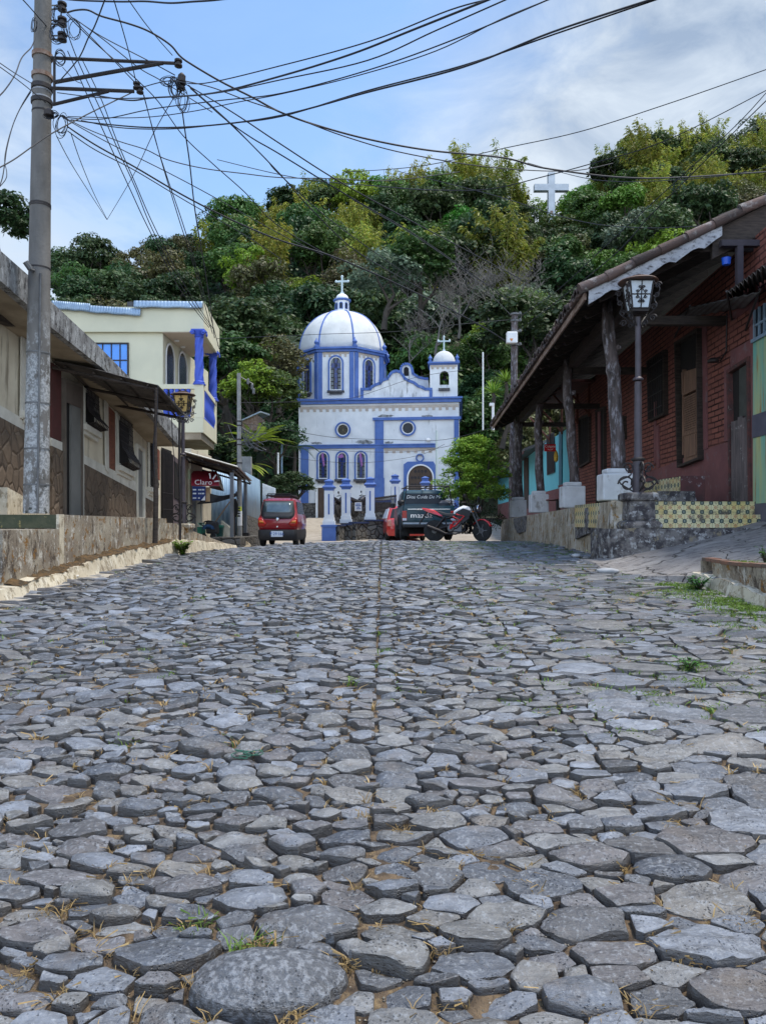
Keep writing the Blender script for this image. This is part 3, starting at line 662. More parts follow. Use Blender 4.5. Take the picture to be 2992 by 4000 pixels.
 me.polygons.foreach_set('use_smooth', np.ones(len(tot), bool)); me.update(calc_edges=True); me.set_sharp_from_angle(angle=math.radians(24)); me.materials.append(STONE)
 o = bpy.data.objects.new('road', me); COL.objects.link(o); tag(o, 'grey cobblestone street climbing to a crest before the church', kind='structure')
 print('stones', len(VS), 'verts', len(v))
 return pts
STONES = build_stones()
def build_grit():
 R = random.Random(3); vs = []; fs = []
 for i in range(15000):
  z = 1.3+(R.random()**1.6)*6; x = R.uniform(-0.6*z, 0.6*z)
  if x < X_L or x > 3.5: continue
  s = R.uniform(0.0018, 0.006)*(1.8 if R.random() < 0.08 else 1); b = len(vs); h = road(x, z)-0.028
  o = [(1, 0, 0), (-1, 0, 0), (0, 1, 0), (0, -1, 0), (0, 0, 0.7), (0, 0, -0.7)]
  for a, c, d in o: vs.append((x+a*s*R.uniform(.6, 1.3), z+c*s*R.uniform(.6, 1.3), h+d*s+0.002))
  for q in ((0, 2, 4), (2, 1, 4), (1, 3, 4), (3, 0, 4), (2, 0, 5), (1, 2, 5), (3, 1, 5), (0, 3, 5)): fs.append([b+q[0], b+q[1], b+q[2]])
 m = mat('pale_grit', (0.30, 0.26, 0.20), (0.16, 0.14, 0.12), 30, 0.9, island=0.5)
 o = np_mesh('gravel', vs, fs, m); tag(o, 'loose grit and pebbles lying in the joints of the cobbles', kind='stuff')
build_grit()
def blades(name, spots, m, label, lean=0.6):
 """spots: (x, y, z, radius, count, height)"""
 R = random.Random(hash(name) % 1000 if False else len(name)); vs = []; fs = []
 for (x, y, z, rad, cnt, ht) in spots:
  for _ in range(int(cnt)):
   a = R.uniform(0, 6.283); d = rad*math.sqrt(R.random()); bx, by = x+d*math.cos(a), y+d*math.sin(a); az = R.uniform(0, 6.283)
   h = ht*R.uniform(0.4, 1.0); l = h*lean*R.uniform(0.3, 1.6); w = max(0.0013, h*0.045)*(1.0 if y < 3 else 1.8)
   wx, wy = -math.sin(az)*w, math.cos(az)*w; b = len(vs)
   mx, my = bx+math.cos(az)*l*0.4, by+math.sin(az)*l*0.4; ex, ey = bx+math.cos(az)*l, by+math.sin(az)*l
   vs += [(bx-wx, by-wy, z), (bx+wx, by+wy, z), (mx+wx*.8, my+wy*.8, z+h*0.65), (mx-wx*.8, my-wy*.8, z+h*0.65), (ex, ey, z+h*R.uniform(0.7, 1.0)), (ex, ey, z+h*0.85)]
   fs += [(b, b+1, b+2, b+3), (b+3, b+2, b+4, b+5)]
 o = np_mesh(name, vs, fs, m); tag(o, label, kind='stuff'); return o
def rd(x, y): return road(x, y)-0.028
_SG = {}
for _p in STONES: _SG.setdefault((int(_p[0]//.3), int(_p[1]//.3)), []).append(_p)
def in_joint(x, y, k=.86):
 a, b = int(x//.3), int(y//.3)
 for i in (a-1, a, a+1):
  for j in (b-1, b, b+1):
   for p in _SG.get((i, j), ()):
    if math.hypot((x-p[0])/1.48, (y-p[1])*1.28) < p[2]*k: return False
 return True
def on_road(px):               # photo pixel -> road point
 x = (px[0]-1496)/F; t = (2046-px[1])/F; best = None
 for i in range(60, 2600):
  Z = i*0.01
  if prof(Z)-0.05*max(0, -x*Z) >= t*Z-1e-3 if False else (E+t*Z) <= road(x*Z, Z): return (x*Z, Z)
 return (x*25, 25.0)
R_ = random.Random(21); dry = []
for px in ((760, 3610), (1010, 3690), (160, 3560), (270, 3550), (130, 3780), (230, 3880), (60, 3830), (1350, 3750), (1130, 3985), (1200, 3960), (2080, 3450), (1700, 3600), (2560, 3660), (2650, 3740), (2380, 3840), (2500, 3930), (1480, 3150), (1700, 3160),
   (690, 2910), (560, 2720), (1430, 3180), (1560, 3230), (2350, 3870), (1720, 3690), (2900, 3600), (2330, 3950), (2620, 3250), (400, 2640)):
 x, y = on_road(px); dry.append((x, y, rd(x, y), 0.032*(y/2)**0.4, 26, 0.048))
for i in range(4200):
 z = 1.3+(R_.random())*10; x = R_.uniform(-0.55*z, 0.55*z)
 if X_L < x < 3.2 and in_joint(x, z): dry.append((x, z, rd(x, z), 0.014, R_.randint(4, 11), R_.uniform(0.030, 0.06)))
blades('dry_grass', dry, GRASSD, 'straw coloured dry grass tufts between the cobbles', 1.1)
wet = []
for px, rad, cnt, ht in (((2700, 2310), .28, 420, .05), ((2780, 2335), .30, 500, .05), ((2860, 2370), .30, 420, .05), ((2930, 2400), .25, 320, .045), ((2640, 2290), .2, 260, .06), ((2480, 2280), .2, 120, .035), ((2380, 2310), .3, 120, .03),
       ((2300, 2330), .3, 110, .03), ((2560, 2310), .3, 150, .03), ((2470, 2390), .15, 40, .03), ((2650, 2385), .15, 60, .03), ((2790, 2430), .2, 120, .035), ((2900, 2440), .2, 150, .035), ((2690, 2600), .12, 80, .045),
       ((2680, 2665), .1, 60, .05), ((2240, 2245), .2, 60, .03), ((2050, 2390), .2, 40, .02), ((2110, 2240), .2, 40, .02), ((480, 2210), .25, 50, .03), ((410, 2370), .15, 40, .025), ((1010, 2210), .2, 40, .02), ((2360, 2540), .1, 40, .03), ((2900, 2690), .1, 50, .04), ((960, 3720), .05, 40, .05), ((780, 3620), .04, 24, .05), ((2520, 2710), .08, 40, .04)):
 x, y = on_road(px); wet.append((x, y, rd(x, y), rad, cnt, ht))
for i in range(2400):
 z = 3.5+(R_.random())*15; x = R_.uniform(0.6, min(0.55*z, x_right(z)-.1)) if R_.random() < 0.72 else R_.uniform(-4, 0.6)
 if abs(x) < 0.56*z and (z > 12 or in_joint(x, z, .8)): wet.append((x, z, rd(x, z), 0.06, R_.randint(5, 14), R_.uniform(0.025, 0.05)))
for i in range(26):
 z = R_.uniform(5, 8); wet.append((3.45+R_.uniform(-.25, .1), z, rd(3.4, z), .09, 60, .05))
wet = [(a, b, c, d*1.2, e*1.8, f*1.25) for a, b, c, d, e, f in wet]
blades('green_grass', wet, GRASSG, 'low green weeds growing in the joints along the right edge', 0.9)
def build_far_road():
 f = lambda u, v: V(-4.8+u*11, 25.5+v*22, road(-4.8+u*11, 25.5+v*22)-0.004)
 m = MB().grid(f, 24, 60).build('path', PATHM, None, True); tag(m, 'tan paved way rising beyond the crest to the church door', kind='structure')
build_far_road()
def build_gutter():
 f = lambda u, v: V(-4.42+u*0.44, 6+v*17, road(-4.05, 6+v*17)+0.004-0.02*u)
 m = MB().grid(f, 3, 60).build('gutter', GUTTER, None, True); tag(m, 'pale concrete gutter strip along the left wall', kind='structure')
build_gutter()
# ---------------------------------------------------------------- church
def church():
 O = W(1166, 2012, 48.0); th = math.radians(6.0)
 fr = Fr((O.x, O.y), (math.cos(th), -math.sin(th)), (-math.sin(th), -math.cos(th)))
 T = Thing('church', 'white church with blue trim, octagonal dome and small bell tower', 'church', (O.x, O.y, E+0.3))
 A = lambda x, y, w=0.0: fr.at(C2((x, y)), w)
 L, _ = A(402, 1540); Rr, _ = A(1343, 1540); base = -0.2; top = A(400, 870)[1]
 K = 48/F/1.5045       # metres per crop pixel at the facade
 m = MB(); fr.box(m, L, Rr, base, top, -9.0, 0.0); m.build('wall', WHITE, T)
 def band(x0, x1, y0, y1, w0=0.001, w1=0.18, mt=BLUE, nm='cornice'):
  a0 = A(x0, y0)[0]; a1 = A(x1, y0)[0]; xm = (x0+x1)/2; t1 = A(xm, y0)[1]; t0 = A(xm, y1)[1]
  mm = MB(); fr.box(mm, a0, a1, t0, t1, w0, w1); return mm.build(nm, mt, T)
 m = MB(); a0, a1 = A(388, 860)[0], A(1356, 860)[0]; t0, t1 = top-0.05, top+0.28
 fr.box(m, a0, a1, t0, t1-0.12, -9.15, 0.14); fr.box(m, a0-0.08, a1+0.08, t1-0.122, t1, -9.25, 0.24); m.build('cornice', BLUE, T); ROOF = t1
 mb = A(620, 1120)[1]
 m = MB(); fr.box(m, L-0.02, A(1212, 1115)[0], mb-0.13, mb+0.10, 0.001, 0.12); fr.box(m, L-0.04, A(1212, 1115)[0], mb+0.05, mb+0.12, 0.001, 0.17); m.build('cornice', BLUE, T)
 m = MB(); tt = A(1090, 955)[1]; fr.box(m, A(838, 950)[0], A(1354, 950)[0], tt-0.10, tt+0.08, 0.001, 0.16); m.build('cornice', BLUE, T)
 for x0, x1, y0, y1 in ((850, 900, 962, 1425), (1314, 1341, 962, 1500), (416, 460, 1130, 1452)):
  m = MB(); a0, a1 = A(x0, y0)[0], A(x1, y0)[0]; t1 = A(x0, y0)[1]; t0 = A(x0, y1)[1]
  fr.box(m, a0, a1, t0, t1, 0.001, 0.10)
  if x0 == 850: fr.box(m, a0-0.05, a1+0.05, t0, A(x0, 1305)[1], 0.001, 0.14)
  m.build('pilaster', BLUE, T)
 m = MB(); fr.box(m, L-0.05, A(520, 1500)[0], base, A(450, 1452)[1], 0.001, 0.12); fr.box(m, A(555, 1500)[0], A(1017, 1500)[0], base, A(700, 1500)[1], 0.001, 0.10); m.build('plinth', BLOCKW, T)
 def crenel(x0, x1, y0, h, w=0.03, f=fr, AA=None):
  AA = AA or A; m = MB(); a0 = AA(x0, y0)[0]; a1 = AA(x1, y0)[0]; t = AA((x0+x1)/2, y0)[1]; n = max(3, int((a1-a0)/0.42)); st = (a1-a0)/n
  f.box(m, a0, a1, t-h*0.5, t, 0.001, w)
  for i in range(n): f.box(m, a0+st*(i+0.08), a0+st*(i+0.52), t-h, t-h*0.5, 0.001, w)
  return m
 m = crenel(408, 1340, 878, 0.36); m.build('frieze', TAN, T)
 crenel(905, 1205, 1130, 0.30).build('frieze', TAN, T)
 for x, y, mt in ((662, 1022, SG_B), (1043, 1012, GLASSD)):
  c, t = A(x, y); r = 46*K
  m = MB(); fr.ring(m, circ(c, t, r, 28), circ(c, t, r*0.80, 28), 0.001, 0.13); w = m.build('window', BLUE, T, True)
  m = MB(); fr.ring(m, circ(c, t, r*0.79, 28), circ(c, t, r*0.66, 28), 0.001, 0.07); m.build('frame', WPAINT, w, True)
  m = MB(); fr.poly(m, circ(c, t, r*0.655, 28), 0.001, 0.02); m.build('pane', mt, w)
  if mt is SG_B:
   m = MB()
   for k in range(8): a = math.pi*k/4; fr.ring(m, circ(c+r*.38*math.cos(a), t+r*.38*math.sin(a), r*.2, 10), circ(c+r*.38*math.cos(a), t+r*.38*math.sin(a), r*.14, 10), 0.021, 0.05)
   m.build('tracery', IRON, w)
 def awin(f, c, t0, ts, hw, ringw=0.13, bars=3, rows=6, ringm=BLUE, k=1.0, sill=0.14):
  m = MB(); f.ring(m, arch(c, hw, t0, ts, 14, k), arch(c, hw-ringw, t0+0.02, ts, 14, k), 0.001, 0.10); w = m.build('window', ringm, T, True)
  h = hw-ringw; m = MB(); f.ring(m, arch(c, h-0.002, t0+0.02, ts, 14, k), arch(c, h-0.06, t0+0.08, ts, 14, k), 0.001, 0.06); m.build('frame', WPAINT, w, True)
  h -= 0.06; m = MB(); f.poly(m, arch(c, h, t0+0.08, ts, 14, k), 0.001, 0.02); m.build('glass', SGLASS, w)
  m = MB(); top_ = ts+h*k
  for i in range(1, bars): a = c-h+2*h*i/bars; f.box(m, a-0.025, a+0.025, t0+0.08, ts+h*k*math.sqrt(max(0.05, 1-((a-c)/h)**2)), 0.021, 0.045)
  for i in range(1, rows): b = t0+0.08+(ts-t0)*i/rows*1.02; f.box(m, c-h, c+h, b-0.02, b+0.02, 0.021, 0.042)
  m.build('glazing_bar', BLACKV, w)
  m = MB(); cw = h/bars*0.9; f.box(m, c-cw, c+cw, t0+0.12, top_-0.1, 0.046, 0.052); f.box(m, c-h*.85, c+h*.85, ts-0.35, ts-0.02, 0.046, 0.052); m.build('cross_pane', SG_A, w)
  m = MB(); f.box(m, c-hw-0.05, c+hw+0.05, t0-sill, t0-0.002, 0.001, 0.22); f.box(m, c-hw+0.1, c+hw-0.1, t0-sill-0.12, t0-sill-0.002, 0.001, 0.14); m.build('sill', SILL, w)
  return w
 for x in (546, 657, 768):
  c, t0 = A(x, 1312); ts = A(x, 1183)[1]; w = awin(fr, c, t0, ts, 38*K, 0.10)
  m = MB(); fr.poly(m, [(c-0.12, ts+0.2), (c+0.02, ts+0.32), (c+0.12, ts-0.5), (c+0.02, ts-0.62)] if x != 657 else [(c-0.32, ts), (c+0.02, ts+0.25), (c+0.12, ts), (c-0.1, ts-0.05)], 0.06, 0.07)
  m.build('ribbon', mat('purple_ribbon_%d' % x, (0.30, 0.12, 0.35), (0.26, 0.1, 0.3), 4, 0.6), w)
 a0, a1 = A(505, 1400)[0], A(570, 1400)[0]; t1 = A(530, 1350)[1]
 m = MB(); fr.ring(m, rect(a0, a1, base, t1), rect(a0+0.14, a1-0.14, base+0.01, t1-0.14), 0.13, 0.2); d = m.build('door', WPAINT, T)
 m = MB(); fr.box(m, a0+0.142, a1-0.142, base, t1-0.142, 0.125, 0.16); m.build('door_leaf', WOODD, d)
 c, _ = A(1117, 1300); hw = 78*K; ts = A(1117, 1303)[1]; a0, a1 = A(1019, 1210)[0], A(1206, 1210)[0]; t1 = A(1110, 1209)[1]
 n = 14; inner = arch(c, hw, base+0.01, ts, n); outer = [(a0, base), (a1, base)]
 for i in range(n+1):
  th_ = math.pi*i/n; q = (math.cos(th_), math.sin(th_)); kx = (a1-c if q[0] > 0 else c-a0)/max(1e-6, abs(q[0])); kz = (t1-ts)/max(1e-6, q[1]); s = min(kx, kz); outer.append((c+q[0]*s, ts+q[1]*s))
 m = MB(); fr.ring(m, outer, inner, 0.001, 0.14); dr = m.build('portal', BLUE, T)
 m = MB(); fr.ring(m, arch(c, hw-0.003, base+0.02, ts, n), arch(c, hw-0.09, base+0.03, ts, n), 0.001, 0.16); m.build('frame', WPAINT, dr, True)
 m = MB(); fr.poly(m, arch(c, hw-0.09, base+0.03, ts, n), 0.001, 0.06); fr.box(m, c-0.03, c+0.03, base+0.03, ts+hw*.9, 0.06, 0.09); m.build('door_leaf', WOODD, dr)
 m = MB()
 for dx in (-0.62, -0.38, -0.12, 0.12, 0.38, 0.62):
  for dz in (-0.9, -0.45, 0.0, 0.4):
   if abs(dx)*1.3+max(dz, 0) > 1.05: continue
   fr.poly(m, circ(c+dx*hw, ts+dz, 0.10, 8), 0.0605, 0.08)
 m.build('door_stud', IRON, dr)
 c2, t2 = A(1114, 1187); m = MB(); fr.ring(m, circ(c2, t2, 24*K), circ(c2, t2, 17*K), 0.001, 0.14); m.build('roundel', BLUE, T, True)
 m = MB()
 def patch(x0, x1, y0, y1, sd):
  r = random.Random(sd); pts = []
  for i in range(18): a = 2*math.pi*i/18; pts.append(((x0+x1)/2+(x1-x0)/2*math.cos(a)*r.uniform(.75, 1.1), (y0+y1)/2+(y1-y0)/2*math.sin(a)*r.uniform(.6, 1.15)))
  m = MB(); fr.poly(m, [A(*p) for p in pts], 0.0005, 0.004); m.build('mould_patch', SOOT, T)
 patch(735, 845, 1078, 1108, 1); patch(865, 960, 930, 949, 2); patch(1120, 1195, 934, 948, 3); patch(905, 960, 1088, 1106, 4); patch(470, 540, 1092, 1108, 5)
 def gable(px, dep, w0, nm='gable'):
  pts = [A(*p, w0) for p in px]; m = MB(); fr.poly(m, pts, w0-dep, w0); return m.build(nm, WHITE_OLD, T), pts
 def ogee(cx, top_y, y0, half, lobes):  # symmetric curved outline, c2 pixels
  return [(cx+dx*half, y0-(y0-top_y)*h) for dx, h in lobes]
 lob = [(-1, 0), (-1, .34), (-.72, .345), (-.66, .44), (-.58, .50), (-.44, .56), (-.38, .66), (-.22, .74), (-.16, .86), (-.10, .96), (0, 1.0), (.10, .96), (.16, .86), (.21, .74), (.32, .66), (.48, .58), (.60, .46), (.74, .40), (.80, .345), (1, .34), (1, 0)]
 cop = lambda pts, w, rr: [fr.p(a, t, w) for a, t in pts]
 g1px = ogee(975, 684, 846, 208, lob); g, pts = gable(g1px, 0.5, 0.02)
 m = MB(); pp = pts[1:-1]
 for a, b in zip(pp[:-1], pp[1:]):
  d = V(b[0]-a[0], b[1]-a[1], 0).normalized() if True else None; nx, nz = -d.y*0.17, d.x*0.17; e = 0.03
  q = [(a[0]-d.x*e, a[1]-d.y*e), (b[0]+d.x*e, b[1]+d.y*e), (b[0]+nx+d.x*e, b[1]+nz+d.y*e), (a[0]+nx-d.x*e, a[1]+nz-d.y*e)]; fr.poly(m, q, -0.60, 0.10)
 m.build('gable_coping', BLUE, T)
 m = MB(); fr.box(m, pts[1][0]-0.02, pts[1][0]+0.17, ROOF, pts[1][1], 0.021, 0.08); fr.box(m, pts[-2][0]-0.15, pts[-2][0]+0.04, ROOF, pts[-2][1], 0.021, 0.08); m.build('gable_edge', BLUE, T)
 w2 = -1.6; g2px = [(960, 846), (985, 720), (1005, 700), (1008, 672)]+[(1034-26*math.cos(math.pi*i/8), 664-24*math.sin(math.pi*i/8)) for i in range(1, 8)]+[(1062, 672), (1066, 695), (1100, 718), (1140, 728), (1162, 728), (1175, 846)]
 p2 = [A(*p, w2) for p in g2px]; m = MB(); fr.poly(m, p2, w2-0.4, w2); m.build('rear_gable', WHITE_OLD, T)
 m = MB(); pp = p2[1:-1]
 for a, b in zip(pp[:-1], pp[1:]):
  d = V(b[0]-a[0], b[1]-a[1], 0).normalized(); nx, nz = -d.y*0.15, d.x*0.15; fr.poly(m, [a, b, (b[0]+nx, b[1]+nz), (a[0]+nx, a[1]+nz)], w2-0.5, w2+0.08)
 m.build('gable_coping', BLUE, T)
 c, t = A(1033, 674, w2); m = MB(); fr.poly(m, arch(c, 15*K, t-0.35, t+0.08, 8), w2, w2+0.01); m.build('bell_opening', BLACKV, T)
 wc = -3.15; cx, _ = A(657, 800, wc); R8 = 268*K*1.055; tb = ROOF-0.02; tt8 = A(657, 562, -.4)[1]
 cen = fr.p(cx, 0, wc); ang0 = -0.02
 def oct(r, t): return [cen+UP*t+fr.u*(r*math.cos(math.pi/8+ang0+k*math.pi/4))+fr.n*(r*math.sin(math.pi/8+ang0+k*math.pi/4)) for k in range(8)]
 def octring(m, r0, t0, r1, t1):
  a = oct(r0, t0); b = oct(r1, t1); m.add(a+b, [(k, (k+1) % 8, (k+1) % 8+8, k+8) for k in range(8)])
 m = MB(); m.prism(oct(R8, tb), UP*(tt8-tb)); m.build('drum', WHITE, T)
 m = MB(); m.prism(oct(R8+0.16, tt8-0.04), UP*0.16); m.prism(oct(R8+0.30, tt8+0.121), UP*0.13); m.build('drum_cornice', BLUE, T)
 for k in range(8):
  P = oct(R8, 0); a = P[k]; b = P[(k+1) % 8]; mid = (a+b)/2; u = (b-a).normalized(); n = (mid-cen); n.z = 0; n.normalize()
  if n.dot(fr.n) < -0.1: continue
  if u.cross(UP).dot(n) < 0: u = -u
  f = Fr((mid.x, mid.y), (u.x, u.y), (n.x, n.y)); L8 = (b-a).length/2
  for s in (-1, 1): m = MB(); f.box(m, s*L8-(0.30 if s > 0 else -0.02), s*L8+(-0.02 if s > 0 else 0.30), tb, tt8-0.041, 0.002, 0.07); m.build('pilaster', BLUE, T)
  m = MB(); t = tt8-0.05; nn = 5; st = (2*L8-0.68)/nn; a0 = -L8+0.34
  f.box(m, a0, a0+st*nn, t-0.13, t, 0.002, 0.03)
  for i in range(nn): f.box(m, a0+st*(i+.1), a0+st*(i+.55), t-0.30, t-0.131, 0.002, 0.03)
  m.build('frieze', TAN, T)
  h = tt8-tb; awin(f, 0, tb+h*0.19, tb+h*0.76, 0.50, 0.10, 3, 7, BLUE, 1.0, 0.12)
 n = 64; Rd = R8*0.955; Hd = A(655, 332, wc)[1]-tt8-0.25; zt = tt8+0.25; m = MB(); prof_ = [(Rd*0.999, 0)]
 for i in range(0, 15): th_ = math.pi/2*i/15; prof_.append((Rd*math.cos(th_)**0.92, Hd*math.sin(th_)**0.96))
 prof_.append((0.3, Hd))
 m.lathe(cen+UP*zt, prof_, n); m.build('dome', mat('dome_plaster', (0.60, 0.605, 0.60), (0.48, 0.49, 0.49), 1.0, 0.8, 0.1, 10, stain=(0.45, 0.46, 0.46), sst=(2, 2, 0.6), ssc=1.5, samt=0.2), T, 'all')
 for k in range(8):
  a = math.pi/8+ang0+k*math.pi/4; d = fr.u*math.cos(a)+fr.n*math.sin(a)
  m = MB(); m.tube([cen+UP*(zt+h)+d*(r-0.01) for r, h in prof_[1:-2]], 0.062, 6); m.build('dome_rib', BLUE, T, True)
  m = MB(); m.lathe(cen+d*(R8+0.14)+UP*(tt8+0.25), [(0.17, 0), (0.17, .10), (0.09, .13), (0.09, .2), (0.14, .26), (0.16, .34), (0.12, .42), (0.04, .5), (0.02, .62)], 10); m.build('finial', BLUE, T, True)
 zl = zt+Hd-0.12; Hl = A(655, 268, wc)[1]-zl; rl = 0.50
 m = MB(); m.lathe(cen+UP*zl, [(rl+0.08, 0), (rl+0.08, 0.14), (rl, 0.15), (rl, Hl)], 8, math.pi/8); la = m.build('lantern', WHITE, T)
 for k in range(8):
  a = k*math.pi/4; d = fr.u*math.cos(a)+fr.n*math.sin(a); s = d.cross(UP)
  f = Fr(((cen+d*rl*0.925).x, (cen+d*rl*0.925).y), (s.x, s.y), (d.x, d.y)); c0 = zl-E+0.0
  f.o.z = 0; b0 = (cen+UP*zl).z; m = MB(); f.ring(m, arch(0, 0.13, b0+0.25, b0+Hl-0.28, 6), arch(0, 0.085, b0+0.28, b0+Hl-0.28, 6), -0.01, 0.03); w = m.build('window', BLUE, la)
  m = MB(); f.poly(m, arch(0, 0.085, b0+0.28, b0+Hl-0.28, 6), -0.01, 0.012); m.build('pane', GLASSD, w)
 m = MB(); m.lathe(cen+UP*(zl+Hl), [(rl+0.02, -0.02), (rl+0.10, 0.0), (rl+0.12, 0.09), (rl, 0.12)], 16); m.build('lantern_cornice', BLUE, T, True)
 Hc = 0.42; m = MB(); m.lathe(cen+UP*(zl+Hl+0.12), [((rl-0.04)*math.cos(math.pi/2*i/6), Hc*math.sin(math.pi/2*i/6)) for i in range(6)]+[(0.05, Hc)], 16); m.build('lantern_dome', WHITE, T, 'all')
 zc = zl+Hl+0.12+Hc; ztop = A(655, 122, wc)[1]
 def cross(p, h, aw, r=0.06):
  m = MB(); m.obox(p-fr.u*r-fr.n*r, fr.u*2*r, fr.n*2*r, UP*h); m.obox(p-fr.u*aw-fr.n*r*0.9+UP*(h*0.72-r), fr.u*(2*aw), fr.n*1.8*r, UP*2*r)
  for q in (p-fr.u*aw+UP*h*0.72, p+fr.u*aw+UP*h*0.72, p+UP*h): m.lathe(q-UP*r, [(0.02, -0.02), (r*1.5, 0.03), (r*1.5, 0.10), (0.02, 0.17)], 8)
  m.lathe(p-UP*0.05, [(r*2.6, 0), (r*2.2, .12), (r, .22)], 8); return m.build('cross', mat('pale_cross_%d' % int(h*10), (0.50, 0.60, 0.62), (0.42, 0.50, 0.52), 4, 0.6), T)
 cross(cen+UP*zc, ztop-zc, 0.42)
 a0, a1 = A(1172, 750, -0.02)[0], A(1334, 750, -0.02)[0]; tw = a1-a0; tb_, tt_ = ROOF-0.01, A(1253, 640)[1]; w1 = 0.0; w0 = -tw
 c, _ = A(1256, 700); hb = 27*K; t0 = A(1256, 778)[1]; ts = A(1256, 702)[1]
 m = MB(); fr.ring(m, [(a0, tb_), (a1, tb_)]+[(a1, tb_+(tt_-tb_)*.6)]+[(a1+(a0-a1)*i/8, tt_) for i in range(9)]+[(a0, tb_+(tt_-tb_)*.6)], [(c-hb, t0), (c+hb, t0)]+[(c+hb, t0+.1)]+[(c+hb*math.cos(math.pi*i/8), ts+hb*math.sin(math.pi*i/8)) for i in range(9)]+[(c-hb, t0+.1)], -0.25, w1)
 fr.box(m, a0, a0+0.2, tb_, tt_, w0, -0.251); fr.box(m, a1-0.2, a1, tb_, tt_, w0, -0.251)
 fr.box(m, a0+0.201, a1-0.201, tb_, ts-0.55, w0, -0.251); fr.box(m, a0+0.201, c-hb, ts-0.549, tt_, w0, w0+0.2); fr.box(m, c+hb, a1-0.201, ts-0.549, tt_, w0, w0+0.2); m.build('bell_tower', WHITE, T)
 m = MB(); fr.box(m, c-hb-0.06, c+hb+0.06, t0-0.16, t0-0.002, 0.001, 0.16); m.build('sill', SILL, T)
 m = MB(); m.lathe(fr.p(c, ts-0.12, -0.7), [(0.02, 0.30), (0.08, 0.28), (0.11, 0.15), (0.16, 0.02), (0.19, -0.02)], 14); m.tube([fr.p(c-hb-.1, ts+.2, -0.7), fr.p(c+hb+.1, ts+.2, -0.7)], 0.03, 6); m.build('bell', IRON, T, True)
 m = MB(); fr.box(m, a0-0.06, a1+0.06, tt_+0.002, tt_+0.08, w0-0.06, 0.06); fr.box(m, a0-0.14, a1+0.14, tt_+0.081, tt_+0.18, w0-0.14, 0.14); m.build('tower_cornice', BLUE, T)
 m = MB(); nn = 5; st = (a1-a0-.1)/nn; fr.box(m, a0+.05, a1-.05, tt_-0.14, tt_, 0.002, 0.03)
 for i in range(nn): fr.box(m, a0+.05+st*(i+.1), a0+.05+st*(i+.6), tt_-0.26, tt_-0.141, 0.002, 0.03)
 m.build('frieze', TAN, T)
 tc_ = fr.p((a0+a1)/2, tt_+0.18, w0/2); Rt = tw*0.43; Ht = A(1253, 560, -.9)[1]-tt_-0.18
 m = MB(); m.lathe(tc_, [(Rt*math.cos(math.pi/2*i/9)**0.9, Ht*math.sin(math.pi/2*i/9)) for i in range(9)]+[(0.05, Ht)], 28); m.build('tower_dome', MATS['dome_plaster'], T, 'all')
 for sa in (a0+0.02, a1-0.02):
  for sw in (0.0, w0):
   m = MB(); m.lathe(fr.p(sa, tt_+0.18, sw), [(0.14, 0), (0.14, .08), (0.08, .11), (0.08, .16), (0.13, .24), (0.11, .33), (0.04, .40), (0.015, .5)], 10); m.build('finial', BLUE, T, True)
 cross(tc_+UP*Ht, A(1253, 458)[1]-(tc_.z-E)-Ht, 0.36, 0.045)
 m = MB(); c, t = A(1163, 1095); m.lathe(fr.p(c, t, 0.35), [(0.10, 0), (0.17, .06), (0.15, .16), (0.05, .24)], 10); m.tube([fr.p(c, t+.2, 0.12), fr.p(c, t+.3, .35), fr.p(c, t+.2, .35)], 0.02, 5); m.build('wall_lamp', WPAINT, T, True)
 return fr, A
CH, CA = church()
def simple_post(name, label, cat, x, ytop, ybot, Z, r, mt, group=None, extra=None):
 a = W(x, ybot, Z); b = W(x, ytop, Z); T = Thing(name, label, cat, a, group); m = MB(); m.tube([a, b], r, 10); m.build('shaft', mt, T, True)
 if extra: extra(T, a, b)
 return T
# ---------------------------------------------------------------- church forecourt: blue-capped posts on a rubble wall
def post(x, ycap, ybase, Z, label, basedrop=0.0):
 b = W(x, ybase, Z); h = (ybase-ycap)/F*Z; T = Thing('gate_post', label, 'post', b-UP*basedrop, 'white posts with blue caps before the church'); s = 0.185
 m = MB(); m.box(b.x-s*1.35, b.x+s*1.35, b.y-s*1.35, b.y+s*1.35, b.z, b.z+0.16); m.box(b.x-s*1.15, b.x+s*1.15, b.y-s*1.15, b.y+s*1.15, b.z+0.1605, b.z+0.30); m.box(b.x-s, b.x+s, b.y-s, b.y+s, b.z+0.301, b.z+h*0.80); m.build('shaft', WHITE_OLD if ycap % 2 else WHITE, T)
 m = MB()
 for sx, sy in ((0, -1), (-1, 0), (1, 0)):
  if sy: m.box(b.x-s*.17, b.x+s*.17, b.y-s-0.012, b.y-s, b.z+0.42, b.z+h*0.72)
  else: m.box(b.x+sx*s, b.x+sx*(s+0.012), b.y-s*.28, b.y+s*.28, b.z+0.42, b.z+h*0.72) if sx > 0 else m.box(b.x-s-0.012, b.x-s, b.y-s*.28, b.y+s*.28, b.z+0.42, b.z+h*0.72)
 m.build('panel', BLUE, T)
 m = MB(); z = b.z+h*0.80; q = math.pi/4
 m.lathe((b.x, b.y, z), [(s*1.4, 0.001), (s*1.4, .04), (s*1.6, .08), (s*2.0, .12), (s*2.0, .16), (s*1.5, .21), (s*1.2, .25), (s*1.2, .34), (s*1.45, .36), (s*1.45, .40), (s*.5, .46), (0.02, .48)], 4, q); m.build('cap', BLUE, T)
 if basedrop:
  m = MB(); m.box(b.x-s*1.5, b.x+s*1.5, b.y-s*1.5, b.y+s*1.5, b.z-basedrop, b.z-0.002); m.box(b.x-s*1.7, b.x+s*1.7, b.y-s*1.7, b.y+s*1.7, b.z-0.08, b.z-0.001); m.build('pedestal', BLUE, T)
 return b
